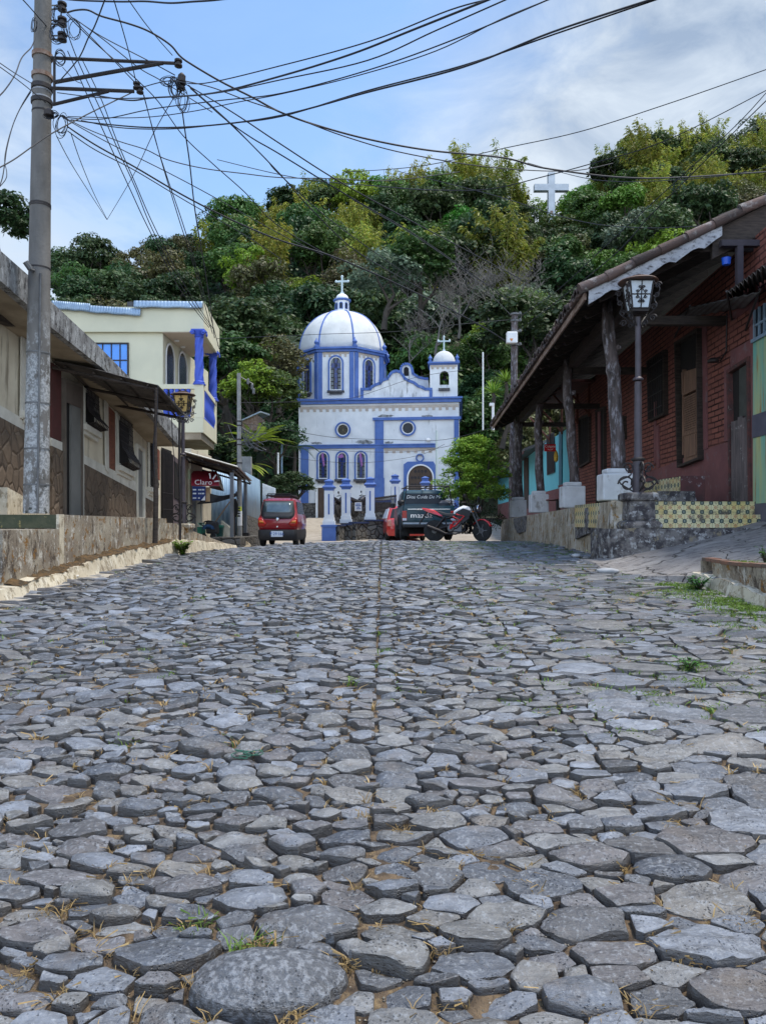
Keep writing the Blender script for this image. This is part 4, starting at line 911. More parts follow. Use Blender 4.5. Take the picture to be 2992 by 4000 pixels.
p1 = post(1286, 1884, 2050, 30.0, 'front corner post with a blue pedestal, nearest the red hatchback', 0.75)
p2 = post(1352, 1880, 2043, 31.2, 'second blue-capped post from the left on the stepped rubble wall')
p3 = post(1446, 1874, 2033, 32.0, 'third blue-capped post, on the highest step of the rubble wall')
p4 = post(1543, 1864, 1997, 36.0, 'blue-capped post standing alone just left of the pickup roof')
p5 = post(1660, 1873, 1998, 37.0, 'blue-capped post whose top shows over the pickup cab')
def plaza_wall():
 T = Thing('forecourt_wall', 'low curving rubble wall with dark coping around the church forecourt', 'wall', (p1.x, p1.y, p1.z-0.7))
 path = [(p1.x+0.25, p1.y, p1.z-0.06), (p2.x-.1, p2.y-.3, p1.z-0.10), (p2.x+.3, p2.y-.5, p1.z-.02), (p3.x-.2, p3.y-.6, p1.z+.05), (p3.x+.9, p3.y-.2, p1.z+0.15), (p3.x+2.0, p3.y+.6, p1.z+.1), (p4.x+1.5, p4.y-2.0, p1.z+.1)]
 m = MB(); c = MB()
 for a, b in zip(path[:-1], path[1:]):
  d = V(b[0]-a[0], b[1]-a[1], 0); n = V(-d.y, d.x, 0).normalized()*0.16
  A0 = V(a[0], a[1], p1.z-1.2); B0 = V(b[0], b[1], p1.z-1.2); zt = max(a[2], b[2])
  m.prism([A0-n, B0-n, B0+n, A0+n], UP*(zt-A0.z)); n2 = n*1.35; c.prism([V(a[0], a[1], zt+.002)-n2, V(b[0], b[1], zt+.002)-n2, V(b[0], b[1], zt+.002)+n2, V(a[0], a[1], zt+.002)+n2], UP*0.07)
 m.build('wall', RUBWALL, T); c.build('coping', mat('navy_coping', (0.03, 0.05, 0.12), (0.02, 0.03, 0.07), 4, .7), T)
 T = Thing('terrace_wall', 'dark stone terrace wall in front of the church facade', 'wall', W(1400, 2040, 40)); m = MB()
 a = W(1290, 2010, 41); b = W(1560, 2010, 41); m.box(a.x, b.x, 41, 41.3, a.z-.9, W(0, 1962, 41).z); m.build('wall', BLOCKW, T)
 m = MB(); m.box(a.x-.05, b.x+.05, 40.95, 41.35, W(0, 1962, 41).z+.002, W(0, 1953, 41).z); m.build('coping', BLUE, T)
 T = Thing('iron_fence', 'black iron railing between the posts left of the pickup', 'railing', W(1500, 2000, 34)); m = MB()
 for i in range(30):
  t = i/29; x = 1462+t*85; Z = 32.5+t*3; a = W(x, 2000-t*8, Z); b = W(x, 1952-t*12, Z); m.tube([a, b], 0.012, 4); m.lathe(b, [(0.012, 0), (0.03, .03), (0.002, .11)], 4)
 m.build('bar', IRON, T); m = MB()
 for yy in (1958, 1996): m.tube([W(1458, yy, 32.5), W(1548, yy-9, 35.5)], 0.016, 4)
 m.build('rail', IRON, T)
 T = Thing('notice_board', 'small white notice board hung on the railing between two posts', 'sign', W(1400, 1990, 33)); m = MB(); a = W(1386, 1996, 33); b = W(1413, 1962, 33); m.box(a.x, b.x, 33, 33.03, a.z, b.z); m.build('board', WPAINT, T)
 m = MB()
 for i, (w0, w1) in enumerate(((.15, .8), (.1, .9), (.3, .7), (.2, .85))): zz = b.z-(b.z-a.z)*(.2+.18*i); m.box(a.x+(b.x-a.x)*w0, a.x+(b.x-a.x)*w1, 32.99, 32.999, zz-.02, zz+.015)
 m.build('lettering', PLATEB, T)
 m = MB(); m.tube([V(a.x+.03, 33.02, a.z-.8), V(a.x+.03, 33.02, a.z)], .015, 5); m.tube([V(b.x-.03, 33.02, a.z-.8), V(b.x-.03, 33.02, a.z)], .015, 5); m.build('leg', IRON, T)
plaza_wall()
# ---------------------------------------------------------------- right: brick house with a timber veranda
RD = 0.0567; UR = Vector((RD, 1, 0)).normalized()
R = Fr((5.667, 12.0), (RD, 1), (-1, RD))          # brick wall plane
def veranda_house():
 T = Thing('brick_house', 'long red brick house with a tiled veranda roof on log posts, right of the street', 'house', (5.6, 14, E))
 Q = lambda x, y, w=0: R.at(C6((x, y)), w); Q7 = lambda x, y, w=0: R.at(C7((x, y)), w)
 zf = 0.28        # veranda floor above eye
 s0 = -3.6; s1 = 12.7
 m = MB(); R.box(m, s0, s1, -1.2, 4.35, -0.35, 0.0); m.build('wall', BRICK, T)
 m = MB()
 def pl(px, w=0.018, QQ=C6): R.ppoly(m, [QQ(p) for p in px], 0.001, w)
 pl([(780, 1790), (1000, 1715), (1000, 2230), (560, 2260), (560, 1880)][::1]) ; pl([(340, 1960), (559, 1885), (559, 2262), (340, 2280)])
 pl([(945, 1210), (985, 1195), (985, 1714), (945, 1727)], 0.03); pl([(775, 900), (815, 880), (822, 1774), (785, 1788)], 0.03)
 pl([(470, 1620), (487, 1612), (490, 1905), (473, 1910)], 0.03); pl([(1125, 640), (1172, 600), (1172, 2250), (1150, 2250)], 0.05)
 pl([(960, 860), (1124, 745), (1124, 800), (1000, 890)], 0.02)
 pl([(985, 1100), (1124, 1020), (1124, 1140), (985, 1232)], 0.022)
 m.build('plaster_trim', PLUM, T)
 m = MB()
 for px in ([(905, 1180), (940, 1160), (945, 1880), (915, 1900)], [(1385, 1100), (1400, 1090), (1400, 1600), (1385, 1610)]): R.ppoly(m, [C7(p) for p in px], 0.001, 0.03)
 m.build('plaster_trim', PLUM, T)
 def frame(px, inset, w, mt=WOOD, nm='window', QQ=C6):
  o = [R.at(QQ(p)) for p in px]; c = (sum(p[0] for p in o)/4, sum(p[1] for p in o)/4)
  i = [(p[0]+inset*(1 if p[0] < c[0] else -1), p[1]+inset*(1 if p[1] < c[1] else -1)) for p in o]
  mm = MB(); R.ring(mm, o, i, 0.001, w); return mm.build(nm, mt, T), i
 w, i = frame([(648, 1908), (800, 1850), (790, 940), (628, 1040)], 0.045, 0.12)
 m = MB(); R.poly(m, i, 0.001, 0.012); m.build('opening', BLACKV, w)
 def quad(px, w0, w1, mt, nm, par, QQ=C6): mm = MB(); R.ppoly(mm, [QQ(p) for p in px], w0, w1); return mm.build(nm, mt, par)
 BROWNW = mat('faded_brown_shutter', (0.25, 0.145, 0.095), (0.15, 0.09, 0.065), 4, 0.75, 0.3, 25, stretch=(4, 4, .6))
 quad([(665, 1400), (775, 1368), (773, 1215), (662, 1248)], 0.02, 0.07, BROWNW, 'shutter_panel', w)
 quad([(682, 1880), (785, 1842), (782, 1640), (678, 1676)], 0.02, 0.07, BROWNW, 'shutter_panel', w)
 quad([(700, 1840), (770, 1815), (766, 1672), (697, 1702)], 0.071, 0.085, PEEL if False else BROWNW, 'shutter_panel', w)
 m = MB(); a0, tb = Q(675, 1672); a1, tt = Q(778, 1372); t_ = Q(675, 1400)[1]; b_ = Q(775, 1640)[1]
 lo = min(tb, b_); hi = max(tt, t_); lo = (Q(675, 1672)[1]+Q(775, 1640)[1])/2; hi = (t_+tt)/2
 n = 17
 for k in range(n):
  z = lo+(hi-lo)*(k+.5)/n; m.obox(R.p(a0, z-.02, 0.02), R.u*(a1-a0), R.n*0.05+UP*(-0.035), UP*0.028)
 m.build('louvre', BROWNW, w)
 m = MB(); R.box(m, a0-.035, a0-.001, lo-.4, hi+.5, 0.02, 0.09); R.box(m, a1+.001, a1+.035, lo-.4, hi+.5, 0.02, 0.09); R.box(m, a0-.03, a1+.03, lo-.05, lo-.001, 0.02, .088); R.box(m, a0-.03, a1+.03, hi+.001, hi+.05, 0.02, .088); m.build('shutter_frame', BROWNW, w)
 w, i = frame([(437, 1592), (548, 1540), (545, 1090), (425, 1170)], 0.05, 0.10)
 m = MB(); R.poly(m, i, 0.001, 0.01); m.build('opening', BLACKV, w)
 m = MB()
 for k in range(8):
  s = i[0][0]+(i[1][0]-i[0][0])*(k+.5)/8; lo_ = min(p[1] for p in i); hi_ = max(p[1] for p in i); m.tube([R.p(s, lo_, .12), R.p(s, hi_, .12)], .011, 5)
 for k in range(4): z = lo_+(hi_-lo_)*(k+.5)/4; m.tube([R.p(i[0][0], z, .12), R.p(i[1][0], z, .12)], .010, 5)
 m.build('bar', IRON, w)
 for px, bars in (([(778, 1640), (862, 1590), (862, 1190), (770, 1230)], 6), ([(1112, 1420), (1156, 1400), (1150, 1210), (1105, 1232)], 3)):
  w, i = frame(px, 0.06, 0.08, QQ=C7); m = MB(); R.poly(m, i, 0.001, 0.01); m.build('opening', BLACKV, w)
  m = MB(); lo_ = min(p[1] for p in i); hi_ = max(p[1] for p in i)
  for k in range(bars): s = i[0][0]+(i[1][0]-i[0][0])*(k+.5)/bars; m.tube([R.p(s, lo_, .06), R.p(s, hi_, .06)], .012, 5)
  m.build('bar', IRON, w)
 w, i = frame([(918, 1990), (992, 1990), (985, 1130), (915, 1165)], 0.07, 0.08, WOOD, 'door', C7); m = MB(); R.poly(m, i, 0.001, 0.01); m.build('opening', BLACKV, w)
 w, i = frame([(1005, 2210), (1150, 2165), (1137, 1135), (985, 1232)], 0.06, 0.09, mat('flaking_plum_jamb', (0.13, 0.045, 0.04), (0.05, 0.035, 0.035), 9, .8, .4, 20, stain=(.28, .22, .2), ssc=9, samt=.1), 'door')
 m = MB(); R.poly(m, i, 0.001, 0.01); m.build('opening', BLACKV, w)
 quad([(1050, 2180), (1138, 2150), (1135, 1170), (1050, 1225)], 0.012, 0.03, mat('grey_door_cloth', (0.07, 0.075, 0.07), (0.05, 0.055, 0.05), 5, .9), 'curtain', w)
 DZ = mat('weathered_zinc_door', (0.13, 0.10, 0.098), (0.055, 0.045, 0.045), 3, 0.6, 0.1, 10, stretch=(3, 3, .5), stain=(0.30, 0.28, 0.27), ssc=5, samt=.1)
 m = MB(); a, tb = Q(1018, 2185); b, tt = Q(1142, 2150); lo_ = (tb+tt)/2
 def topz(u): return Q(1018, 1590)[1]*(1-u)+Q(1142, 1560)[1]*u+0.05*math.sin(u*23)
 def gf(u, v): s = a+(b-a)*u; z0 = tb*(1-u)+tt*u; return R.p(s, z0+(topz(math.floor(u*3)/3)-z0)*v, 0.055+0.035*math.sin(u*math.pi*2*8))
 m.grid(gf, 108, 6); m.build('corrugated_leaf', DZ, w, 'all')
 m = MB(); c, t = Q(935, 1180); m.lathe(R.p(c, t, .18), [(0.02, 0), (0.09, .01), (0.10, .04), (0.05, .08)], 10); m.tube([R.p(c+.1, t+.1, 0), R.p(c+.02, t+.08, .18)], .012, 5); m.tube([R.p(Q(960, 840)[0], Q(960, 840)[1], .02), R.p(Q(955, 1100)[0], Q(955, 1100)[1], .02), R.p(c+.1, t+.05, .03)], .012, 5); m.build('wall_light', IRON, T, True)
 # ---- roof
 ZE0, ZE1 = 11.15, 26.6; SL = 0.49
 def eave(Z, up=0.0, dz=0.0): return V(3.07+RD*(Z-11.2)+up, Z, E+3.49+up*SL+dz)
 m = MB(); m.prism([eave(ZE0, .02, .02), eave(ZE1, .02, .02), eave(ZE1, 4.6, .02), eave(ZE0, 4.6, .02)], V(0, 0, .035)); m.build('roof_deck', mat('dark_roof_boards', (0.035, 0.026, 0.022), (0.018, 0.014, 0.012), 4, .9, .5, 12), T)
 vs = []; fs = []; Rr = random.Random(4); ncol = 74; ns = 7
 for c in range(ncol):
  Z = ZE0+0.1+(ZE1-ZE0-0.1)*c/(ncol-1)
  for cov in (1, 0):
   Zc = Z+(0 if cov else 0.105); segs = 11
   for k in range(segs):
    u0 = -0.10+k*0.42+Rr.uniform(-.03, .03); u1 = u0+0.47; r0 = 0.098; r1 = 0.078; jz = Rr.uniform(-.008, .008); jd = Rr.uniform(-.012, .012)
    b = len(vs)
    for (u, r, lift) in ((u0, r0, .035 if k else 0.02), (u1, r1, 0.0)):
     base = eave(Zc+jz, u, 0.075 if cov else 0.10); base.z += lift+jd
     for q in range(ns+1):
      th = math.pi*q/ns
      if cov: vs.append(base+V(0, -math.cos(th)*r, math.sin(th)*r))
      else: vs.append(base+V(0, -math.cos(th)*r, -math.sin(th)*r*.7))
    for q in range(ns): fs.append((b+q, b+q+1, b+ns+1+q+1, b+ns+1+q))
    if k == 0 and cov:       # thickness visible at the eave
     b2 = len(vs)
     for q in range(ns+1): th = math.pi*q/ns; base = eave(Zc+jz, u0, .075+.02+jd); vs.append(base+V(0.01, -math.cos(th)*r0*.80, math.sin(th)*r0*.80))
     for q in range(ns): fs.append((b+q, b2+q, b2+q+1, b+q+1))
 m = MB(); m.add(vs, fs); o = m.build('roof_tiles', TERRA, T, 'all'); sd = o.modifiers.new('thick', 'SOLIDIFY'); sd.thickness = 0.016; sd.offset = 1
 m = MB(); k = 0; u = -0.12
 while u < 4.4:
  L = 0.46; base = eave(ZE0-0.05, u, 0.085+Rr.uniform(-.015, .02)); e = eave(ZE0-0.05, u+L, 0.07+Rr.uniform(-.01, .01)); m.tube([base, e], [0.082, 0.066], 10); u += 0.40
 m.build('verge_tile', TERRA, T, True)
 m = MB(); m.prism([eave(ZE0-.01, .02, -.20), eave(ZE0-.01, 1.5, -.24), eave(ZE0-.01, 1.5, .04), eave(ZE0-.01, .02, .04)], V(0, -.025, 0))
 o = [(0.08, -.33)]; top_ = []
 m = MB(); pts = []
 for i in range(24): u = 0.02+2.0*i/23; pts.append(eave(ZE0-.012, u, -.17-.02*math.sin(i*1.3)-(.03 if i % 5 == 0 else 0)))
 up_ = [eave(ZE0-.012, 0.02+2.0*i/23, .06) for i in range(23, -1, -1)]; m.prism(pts+up_, V(0, -.03, 0)); m.build('verge_board', PEEL, T)
 m = MB(); m.prism([eave(ZE0+.02, 1.9, -.42), eave(ZE0+.02, 4.5, -.42), eave(ZE0+.02, 4.5, .0), eave(ZE0+.02, 1.9, .0)], V(0, .06, 0)); m.build('gable_board', WOOD, T)
 m = MB(); m.prism([V(5.05, ZE0-.02, E+4.15), V(7.5, ZE0-.02, E+4.15), V(7.5, ZE0-.02, E+4.24), V(5.05, ZE0-.02, E+4.24)], V(0, -.10, 0)); m.box(5.28, 5.37, ZE0-.12, ZE0-.04, E+3.42, E+4.149); MB().prism([V(4.7, ZE0+.09, E+4.14), V(7.6, ZE0+.09, E+4.14), V(7.6, ZE0+.09, E+3.45+(7.6-3.07)*SL), V(4.7, ZE0+.09, E+3.45+(4.7-3.07)*SL)], V(0, .04, 0)).build('gable_infill', WOOD, T); m.build('tie_beam', mat('purple_grey_timber', (0.06, 0.05, 0.062), (0.035, 0.03, 0.036), 3, .8, .4, 14), T)
 m = MB(); m.prism([eave(ZE0+.02, -.03, -.09), eave(ZE1, -.03, -.09), eave(ZE1, -.03, .015), eave(ZE0+.02, -.03, .015)], V(.03, 0, 0)); m.build('eave_strip', RUSTB, T)
 zz = ZE0+.25; n = 17
 for i in range(n):
  Z = zz+(ZE1-zz-.15)*i/(n-1); pr = [(0.06, -.02), (0.06, -.10), (.10, -.17), (.17, -.17), (.20, -.13), (.25, -.13), (.28, -.19), (.36, -.20), (3.0, -.20), (3.0, -.02)]
  m = MB(); m.prism([eave(Z, u, d) for u, d in pr], V(0, .09, 0)); m.build('rafter', WOOD, T)
 BX = 0.80
 m = MB(); m.prism([V(3.07+BX+RD*(ZE0-11.2)-.08, ZE0+.05, E+3.42), V(3.07+BX+RD*(ZE0-11.2)+.10, ZE0+.05, E+3.42), V(3.07+BX+RD*(ZE0-11.2)+.10, ZE0+.05, E+3.68), V(3.07+BX+RD*(ZE0-11.2)-.08, ZE0+.05, E+3.68)], UR*(ZE1-ZE0-.3)); m.build('beam', WOOD, T)
 for Z in (12.3, 16.3, 21.2, 25.1): x = 3.07+BX+RD*(Z-11.2); MB().box(x, x+1.75, Z-.07, Z+.07, E+3.30, E+3.44).build('cross_beam', WOOD, T)
 cols = [((2378, 1205), (2412, 1832), 12.25, 0.105), ((2216, 1420), (2238, 1884), 16.3, 0.10), ((2104, 1560), (2107, 1918), 21.2, 0.11), ((2021, 1636), (2027, 1942), 25.1, 0.135)]
 for ci, (tp, bt, Z, r) in enumerate(cols):
  t = W(*tp, Z); b = W(*bt, Z); m = MB(); n = 26; pts = []; rs = []; rr = random.Random(ci*7+3)
  for i in range(n+1):
   k = i/n; p = b.lerp(t, k)+V(0.022*math.sin(k*5+ci)+.012*math.sin(k*13+ci), 0, 0); pts.append(p); rs.append(r*(1.08-.15*k)*(1+.04*math.sin(k*17+ci*2)+(.22*math.exp(-((k-(.62+.05*ci)) / .02)**2))))
  pts[0].z -= .02; pts[-1].z += .2; m.tube(pts, rs, 14); pr = m.build('post', WOODC, T, 'all')
  m = MB(); kz = b.lerp(t, .75); m.lathe(kz+V(r*.8, -.03, 0), [(0.05, -.03), (0.055, .03), (0.03, .06)], 8, 0, V(1, -.3, .2)); m.lathe(b.lerp(t, .45)+V(r*.5, -r*.7, 0), [(0.045, -.02), (0.05, .02), (0.02, .035)], 8, 0, V(.6, -1, 0)); m.build('knot', WOODC, pr, True)
  yb = {0: 1957, 1: 1985, 2: 2003, 3: 2020}[ci]; bb = W(bt[0]-(4 if ci else 12), yb, Z); h = b.z-bb.z; s = {0: .245, 1: .245, 2: .255, 3: .26}[ci]
  m = MB(); u = UR*s*2; v = V(-1, RD, 0).normalized()*s*2; o = bb-u/2-v/2; m.obox(o, u, v, UP*(h*.84)); o2 = bb-u*.36-v*.36+UP*(h*.841); m.obox(o2, u*.72, v*.72, UP*(h*.16)); o_ = m.build('post_block', LIME, T); add_bevel(o_, .03, 3)
 return T
VH = veranda_house()
def veranda_plinth():
 T = Thing('veranda_plinth', 'stained masonry plinth carrying the veranda of the brick house', 'retaining wall', (3.6, 14, E-.5))
 fx = lambda Z: 2.767+RD*Z
 def top(Z): return E+0.335-0.012*(Z-11)
 m = MB(); n = 40
 def f(u, v):
  Z = 11.0+u*15.6; zt = top(Z); zb = road(fx(Z), Z)-.15; bul = 0.02*math.sin(Z*2.1); return V(fx(Z)-(1-v)*.05+bul, Z, zb+(zt-zb)*v)
 m.grid(f, 60, 8); g = lambda u, v: V(fx(11+u*15.6)+v*2.1+(0.02*math.sin((11+u*15.6)*2.1) if v == 0 else 0), 11+u*15.6, top(11+u*15.6)); m.grid(g, 60, 1)
 e = lambda u, v: V(fx(26.6)+u*2.1, 26.6, E-1.2+(top(26.6)-E+1.2)*v); m.grid(e, 1, 1)
 m.build('wall', RETAIN_R, T)
 m = MB()
 for px in ([(575, 1680), (640, 1668), (640, 1800), (578, 1830)], [(265, 1725), (325, 1712), (325, 1790), (285, 1800), (270, 1770)]):
  P = [C3(p) for p in px]; pts = []
  fp = Fr((fx(11), 11), (RD, 1), (-1, RD))
  for p in P: a, t = fp.at(p, .07); pts.append((a, t))
  MB().prism([fp.p(a, t, .012) for a, t in pts], fp.n*.05).build('stone_patch', LICHEN, T)
 m = MB(); c = V(fx(11.05)+.06, 11.02, 0); m.lathe(V(c.x+.10, c.y, E-1.0), [(0.19, 0), (0.185, 1.32), (0.15, 1.345)], 20); m.build('corner_pier', RETAIN_R, T, True)
 x0, x1 = W(2395, 0, 10.98).x, 5.62
 m = MB(); m.box(x0, x1-.02, 10.98, 13.2, E-.06, E+.33); m.build('tiled_face', TILE, T)
 m = MB(); m.box(x0+.12, x1+.12, 10.78, 10.978, E-.06, E+.135); m.build('tiled_step', TILE, T)
 m = MB(); m.box(x1+.121, x1+.62, 10.80, 11.5, E-.07, E+.13); m.build('threshold', mat('brown_step', (0.17, 0.13, 0.115), (0.10, 0.08, 0.07), 5, .9, .4, 20), T)
 m = MB(); y0 = 10.42; n = 30
 def f2(u, v):
  x = 3.17+u*2.9; zt = E-.065+.010*math.sin(x*9); zb = ramp_z(x, y0+.06)-.12; yb = y0+(.30*(1-min(1, u/.05))**2)+(.4*max(0, u-.8)/.2)*.8
  return V(x+.0, yb-(1-v)*.03, zb+(zt-zb)*v)
 m.grid(f2, 40, 6); m.grid(lambda u, v: V(f2(u, 1).x, f2(u, 1).y+v*(10.99-f2(u, 1).y), f2(u, 1).z), 40, 2); m.grid(lambda u, v: V(3.17, 10.72+u*.6, E-.75+(.685)*v), 2, 2); m.build('lower_plinth', LICHEN, T, True)
 a = W(2657, 0, 11.35).x; b = W(2752, 0, 11.35).x
 T2 = Thing('stair_block', 'stepped masonry block with yellow tiled side on the veranda corner', 'steps', (a, 11.4, E+.33))
 m = MB(); m.box(a, b+.0, 11.35, 12.9, E+.33, E+.735); m.build('upper_step', mat('dark_red_step', (0.09, 0.03, 0.03), (0.055, 0.025, 0.025), 5, .8, .4, 20, stain=(.35, .33, .36), ssc=7, samt=.25), T2)
 m = MB(); m.box(a-.012, a-.001, 11.36, 12.89, E+.50, E+.725); m.build('tile_side', TILE, T2)
 m = MB(); c = W(2564, 0, 11.2).x; m.box(c, a+.16, 11.2, 11.349, E+.332, E+.495); m.box(c, a-.013, 11.3495, 12.6, E+.332, E+.494); m.build('lower_step', LICHEN, T2)
 m = MB(); m.box(c-.012, c-.001, 11.21, 12.59, E+.335, E+.485); m.build('tile_side', TILE, T2)
def ramp_z(x, Z):
 z0 = road(3.1, Z); t = max(0, x-3.1); return z0+0.02+t*0.235-0.012*max(0, t-2)**2
veranda_plinth()
def build_ramp():
 def f(u, v):
  Z = 7.7+v*3.1; left = 2.75+.35*math.sin(v*9)*.3+(0.75*(1-v)**2); x = left+u*(6.4-left)
  z = ramp_z(x, Z)+.03*math.sin(x*2.1+Z*1.3)*.5
  if u < 0.001: z -= .10
  return V(x, Z, z)
 m = MB().grid(f, 60, 50).build('ramp', RAMPM, None, True); tag(m, 'worn concrete ramp sloping up to the corner of the brick house', kind='structure')
 m = MB().grid(lambda u, v: V(6.0+u*4, 4+v*8, ramp_z(6.4, 8)-.03), 2, 2).build('pavement', RAMPM); tag(m, 'concrete paving right of the ramp', kind='structure')
build_ramp()
NZ = lambda a, b: float(fbm(np.array([a]), np.array([b]), 5, 4)[0])
def kerb_block():
 T = Thing('raised_kerb', 'stained raised kerb with a brick edge at the right edge of the street', 'kerb', (3.6, 7, E-.7))
 n = 24
 xs = lambda Z: 3.47-.02*math.sin(Z*3)
 zt = lambda Z: E-.415+.008*math.sin(Z*4)
 m = MB(); m.grid(lambda u, v: V(xs(3+u*5.0)+.06+(1-v)*.02, 3+u*5.0, (road(3.4, 3+u*5.0)+.10)+(zt(3+u*5)-road(3.4, 3+u*5)-.10)*v), n, 6)
 m.grid(lambda u, v: V(xs(8.25)+.06+u*2.3, 8.25+.03*math.sin(u*5), E-.9+(zt(8.25)-E+.9)*v), 8, 2); m.build('wall', RETAIN, T)
 m = MB(); m.grid(lambda u, v: V(xs(3+u*5.28)-.07+v*.05+.012*NZ(u*22, v*2), 3+u*5.28, (road(3.4, 3+u*5.0)-.08)+(.22+.05*NZ(u*25, 3))*v), 160, 6); m.grid(lambda u, v: V(xs(3+u*5.28)-.02+v*.10, 3+u*5.28, road(3.4, 3+u*5.0)+.14+.05*NZ(u*25, 3)), 160, 1); m.build('footing', FOOT, T, 'all')
 m = MB()
 for i in range(23): Z = 3.0+i*.228; m.box(xs(Z)+.055, xs(Z)+.18, Z, Z+.215, zt(Z), zt(Z)+.035)
 m.build('brick_edge', mat('mossy_brick_edge', (0.24, 0.11, 0.07), (0.12, 0.09, 0.07), 6, .9, .5, 20), T)
 m = MB(); m.grid(lambda u, v: V(3.65+v*2.6, 3+u*5.25, zt(7)-.0+.02*math.sin(u*9+v*4)), 10, 6); m.build('top_surface', RAMPM, T, True)
kerb_block()
R_ = random.Random(8); sp = []
x, y, z = 3.86, 7.55, E-.41
for i in range(10): sp.append((x-.1+R_.uniform(-.12, .12), y+R_.uniform(-.2, .2), z, .06, 40, .04))
blades('moss_tuft', sp, GRASSG, 'mossy green tuft on the end of the raised kerb', .8)
def weed(name, label, p, n, h, mt, seed=1, cat='plant', wid=.5, leaf=.05, grp=None):
 T = Thing(name, label, cat, p, grp); r = random.Random(seed); m = MB(); lf = []; ff = []
 for i in range(n):
  a = r.uniform(0, 6.28); L = h*r.uniform(.5, 1); tip = Vector(p)+V(math.cos(a)*L*wid, math.sin(a)*L*wid, L); mid = Vector(p).lerp(tip, .5)+UP*L*.12; m.tube([p, mid, tip], [.005, .004, .002], 4)
  for k in range(9):
   q = Vector(p).lerp(mid, k/4) if k < 4 else mid.lerp(tip, (k-4)/4); aa = r.uniform(0, 6.28); d = V(math.cos(aa), math.sin(aa), r.uniform(-.2, .5)).normalized(); s = d.cross(UP).normalized()*leaf*.35; l = leaf*r.uniform(.7, 1.3); b = len(lf)
   lf += [q, q+d*l*.5+s, q+d*l, q+d*l*.5-s]; ff.append((b, b+1, b+2, b+3))
 m.build('stem', BARK, T); m2 = MB(); m2.add(lf, ff); m2.build('leaves', mt, T); return T
weed('weed', 'small leafy weed growing on top of the raised kerb', V(3.93, 7.62, E-.41), 14, .19, LEAF_BRIGHT, 3, leaf=.045)
weed('weed', 'green weed clump growing at the foot of the left footing', V(-4.12, 15.2, road(-4.1, 15.2)+.02), 90, .28, LEAF_SHRUB, 5, wid=.7, leaf=.08)
weed('weed', 'low green plant in the cobble joint at the right', V(*on_road((2690, 2615)), 0)+UP*(road(*on_road((2690, 2615)))), 14, .07, LEAF_BRIGHT, 6, wid=1.2, leaf=.03)
weed('weed', 'bright green weed where the kerb meets the ramp', V(3.3, 7.75, road(3.3, 7.75)), 22, .15, LEAF_BRIGHT, 9, wid=.9, leaf=.05)
def rock(name, label, p, s, mt, seed, cat='stone', grp=None, par=None):
 r = random.Random(seed); m = MB(); n = 14; prof_ = []
 vs = []; fs = []; nr = 8
 for i in range(nr+1):
  th = math.pi*i/nr
  for k in range(n):
   ph = 2*math.pi*k/n; rr = 1+.22*math.sin(ph*2+seed)*math.sin(th)+.10*math.sin(ph*3+i*.9+seed*2); vs.append(Vector(p)+V(s[0]*rr*math.sin(th)*math.cos(ph), s[1]*rr*math.sin(th)*math.sin(ph), s[2]*(math.cos(th)*.9+.9)))
 for i in range(nr):
  for k in range(n): k2 = (k+1) % n; fs.append((i*n+k, (i+1)*n+k, (i+1)*n+k2, i*n+k2))
 m.add(vs, fs); o = m.build(name, mt, None, 'all'); tag(o, label, cat, grp); return o
ROCKW = mat('white_splashed_stone', (0.38, 0.385, 0.39), (0.22, 0.22, 0.23), 5, .8, .5, 14)
ROCKG = mat('grey_rubble', (0.25, 0.24, 0.23), (0.13, 0.125, 0.12), 5, .9, .6, 14, stain=(.38, .36, .33), ssc=6, samt=.1)
x, y = on_road((2372, 2240)); rock('loose_stone', 'loose stone with a white top lying on the cobbles below the ramp', V(x, y, road(x, y)-.01), (.12, .08, .045), ROCKW, 2)
for i, (px, s, lb) in enumerate((((2250, 2178), .09, 'pale rubble lump at the foot of the plinth, farthest left of the heap'), ((2290, 2184), .07, 'flat grey rubble piece leaning beside the pale lump'), ((2262, 2200), .05, 'small dark rubble piece in front of the heap'), ((2330, 2196), .06, 'rubble piece at the middle of the heap below the corner pier'), ((2372, 2186), .06, 'rubble piece at the right end of the heap'), ((2440, 2176), .07, 'thin stone slab lying where the ramp meets the corner pier'))):
 x, y = on_road(px); rock('rubble', lb, V(x, y, road(x, y)-.01), (s, s*.7, s*.45), ROCKG if i != 0 else ROCKW, i+11, 'rubble', None)
for i, (px, c, lb) in enumerate((((2365, 2178), (.6, .4, .03), 'yellow scrap of wrapper on the rubble'), ((2300, 2168), (.55, .55, .2), 'pale yellow scrap of wrapper left of the corner pier'))):
 x, y = on_road(px); m = MB(); r = random.Random(i); m.add([V(x+r.uniform(-.05, .05), y+r.uniform(-.04, .04), road(x, y)+.05+r.uniform(0, .05)) for k in range(4)], [(0, 1, 2), (1, 2, 3), (0, 2, 3)]); o = m.build('wrapper', mat('wrapper_%d' % i, c, c, 4, .5), None); tag(o, lb, 'litter')
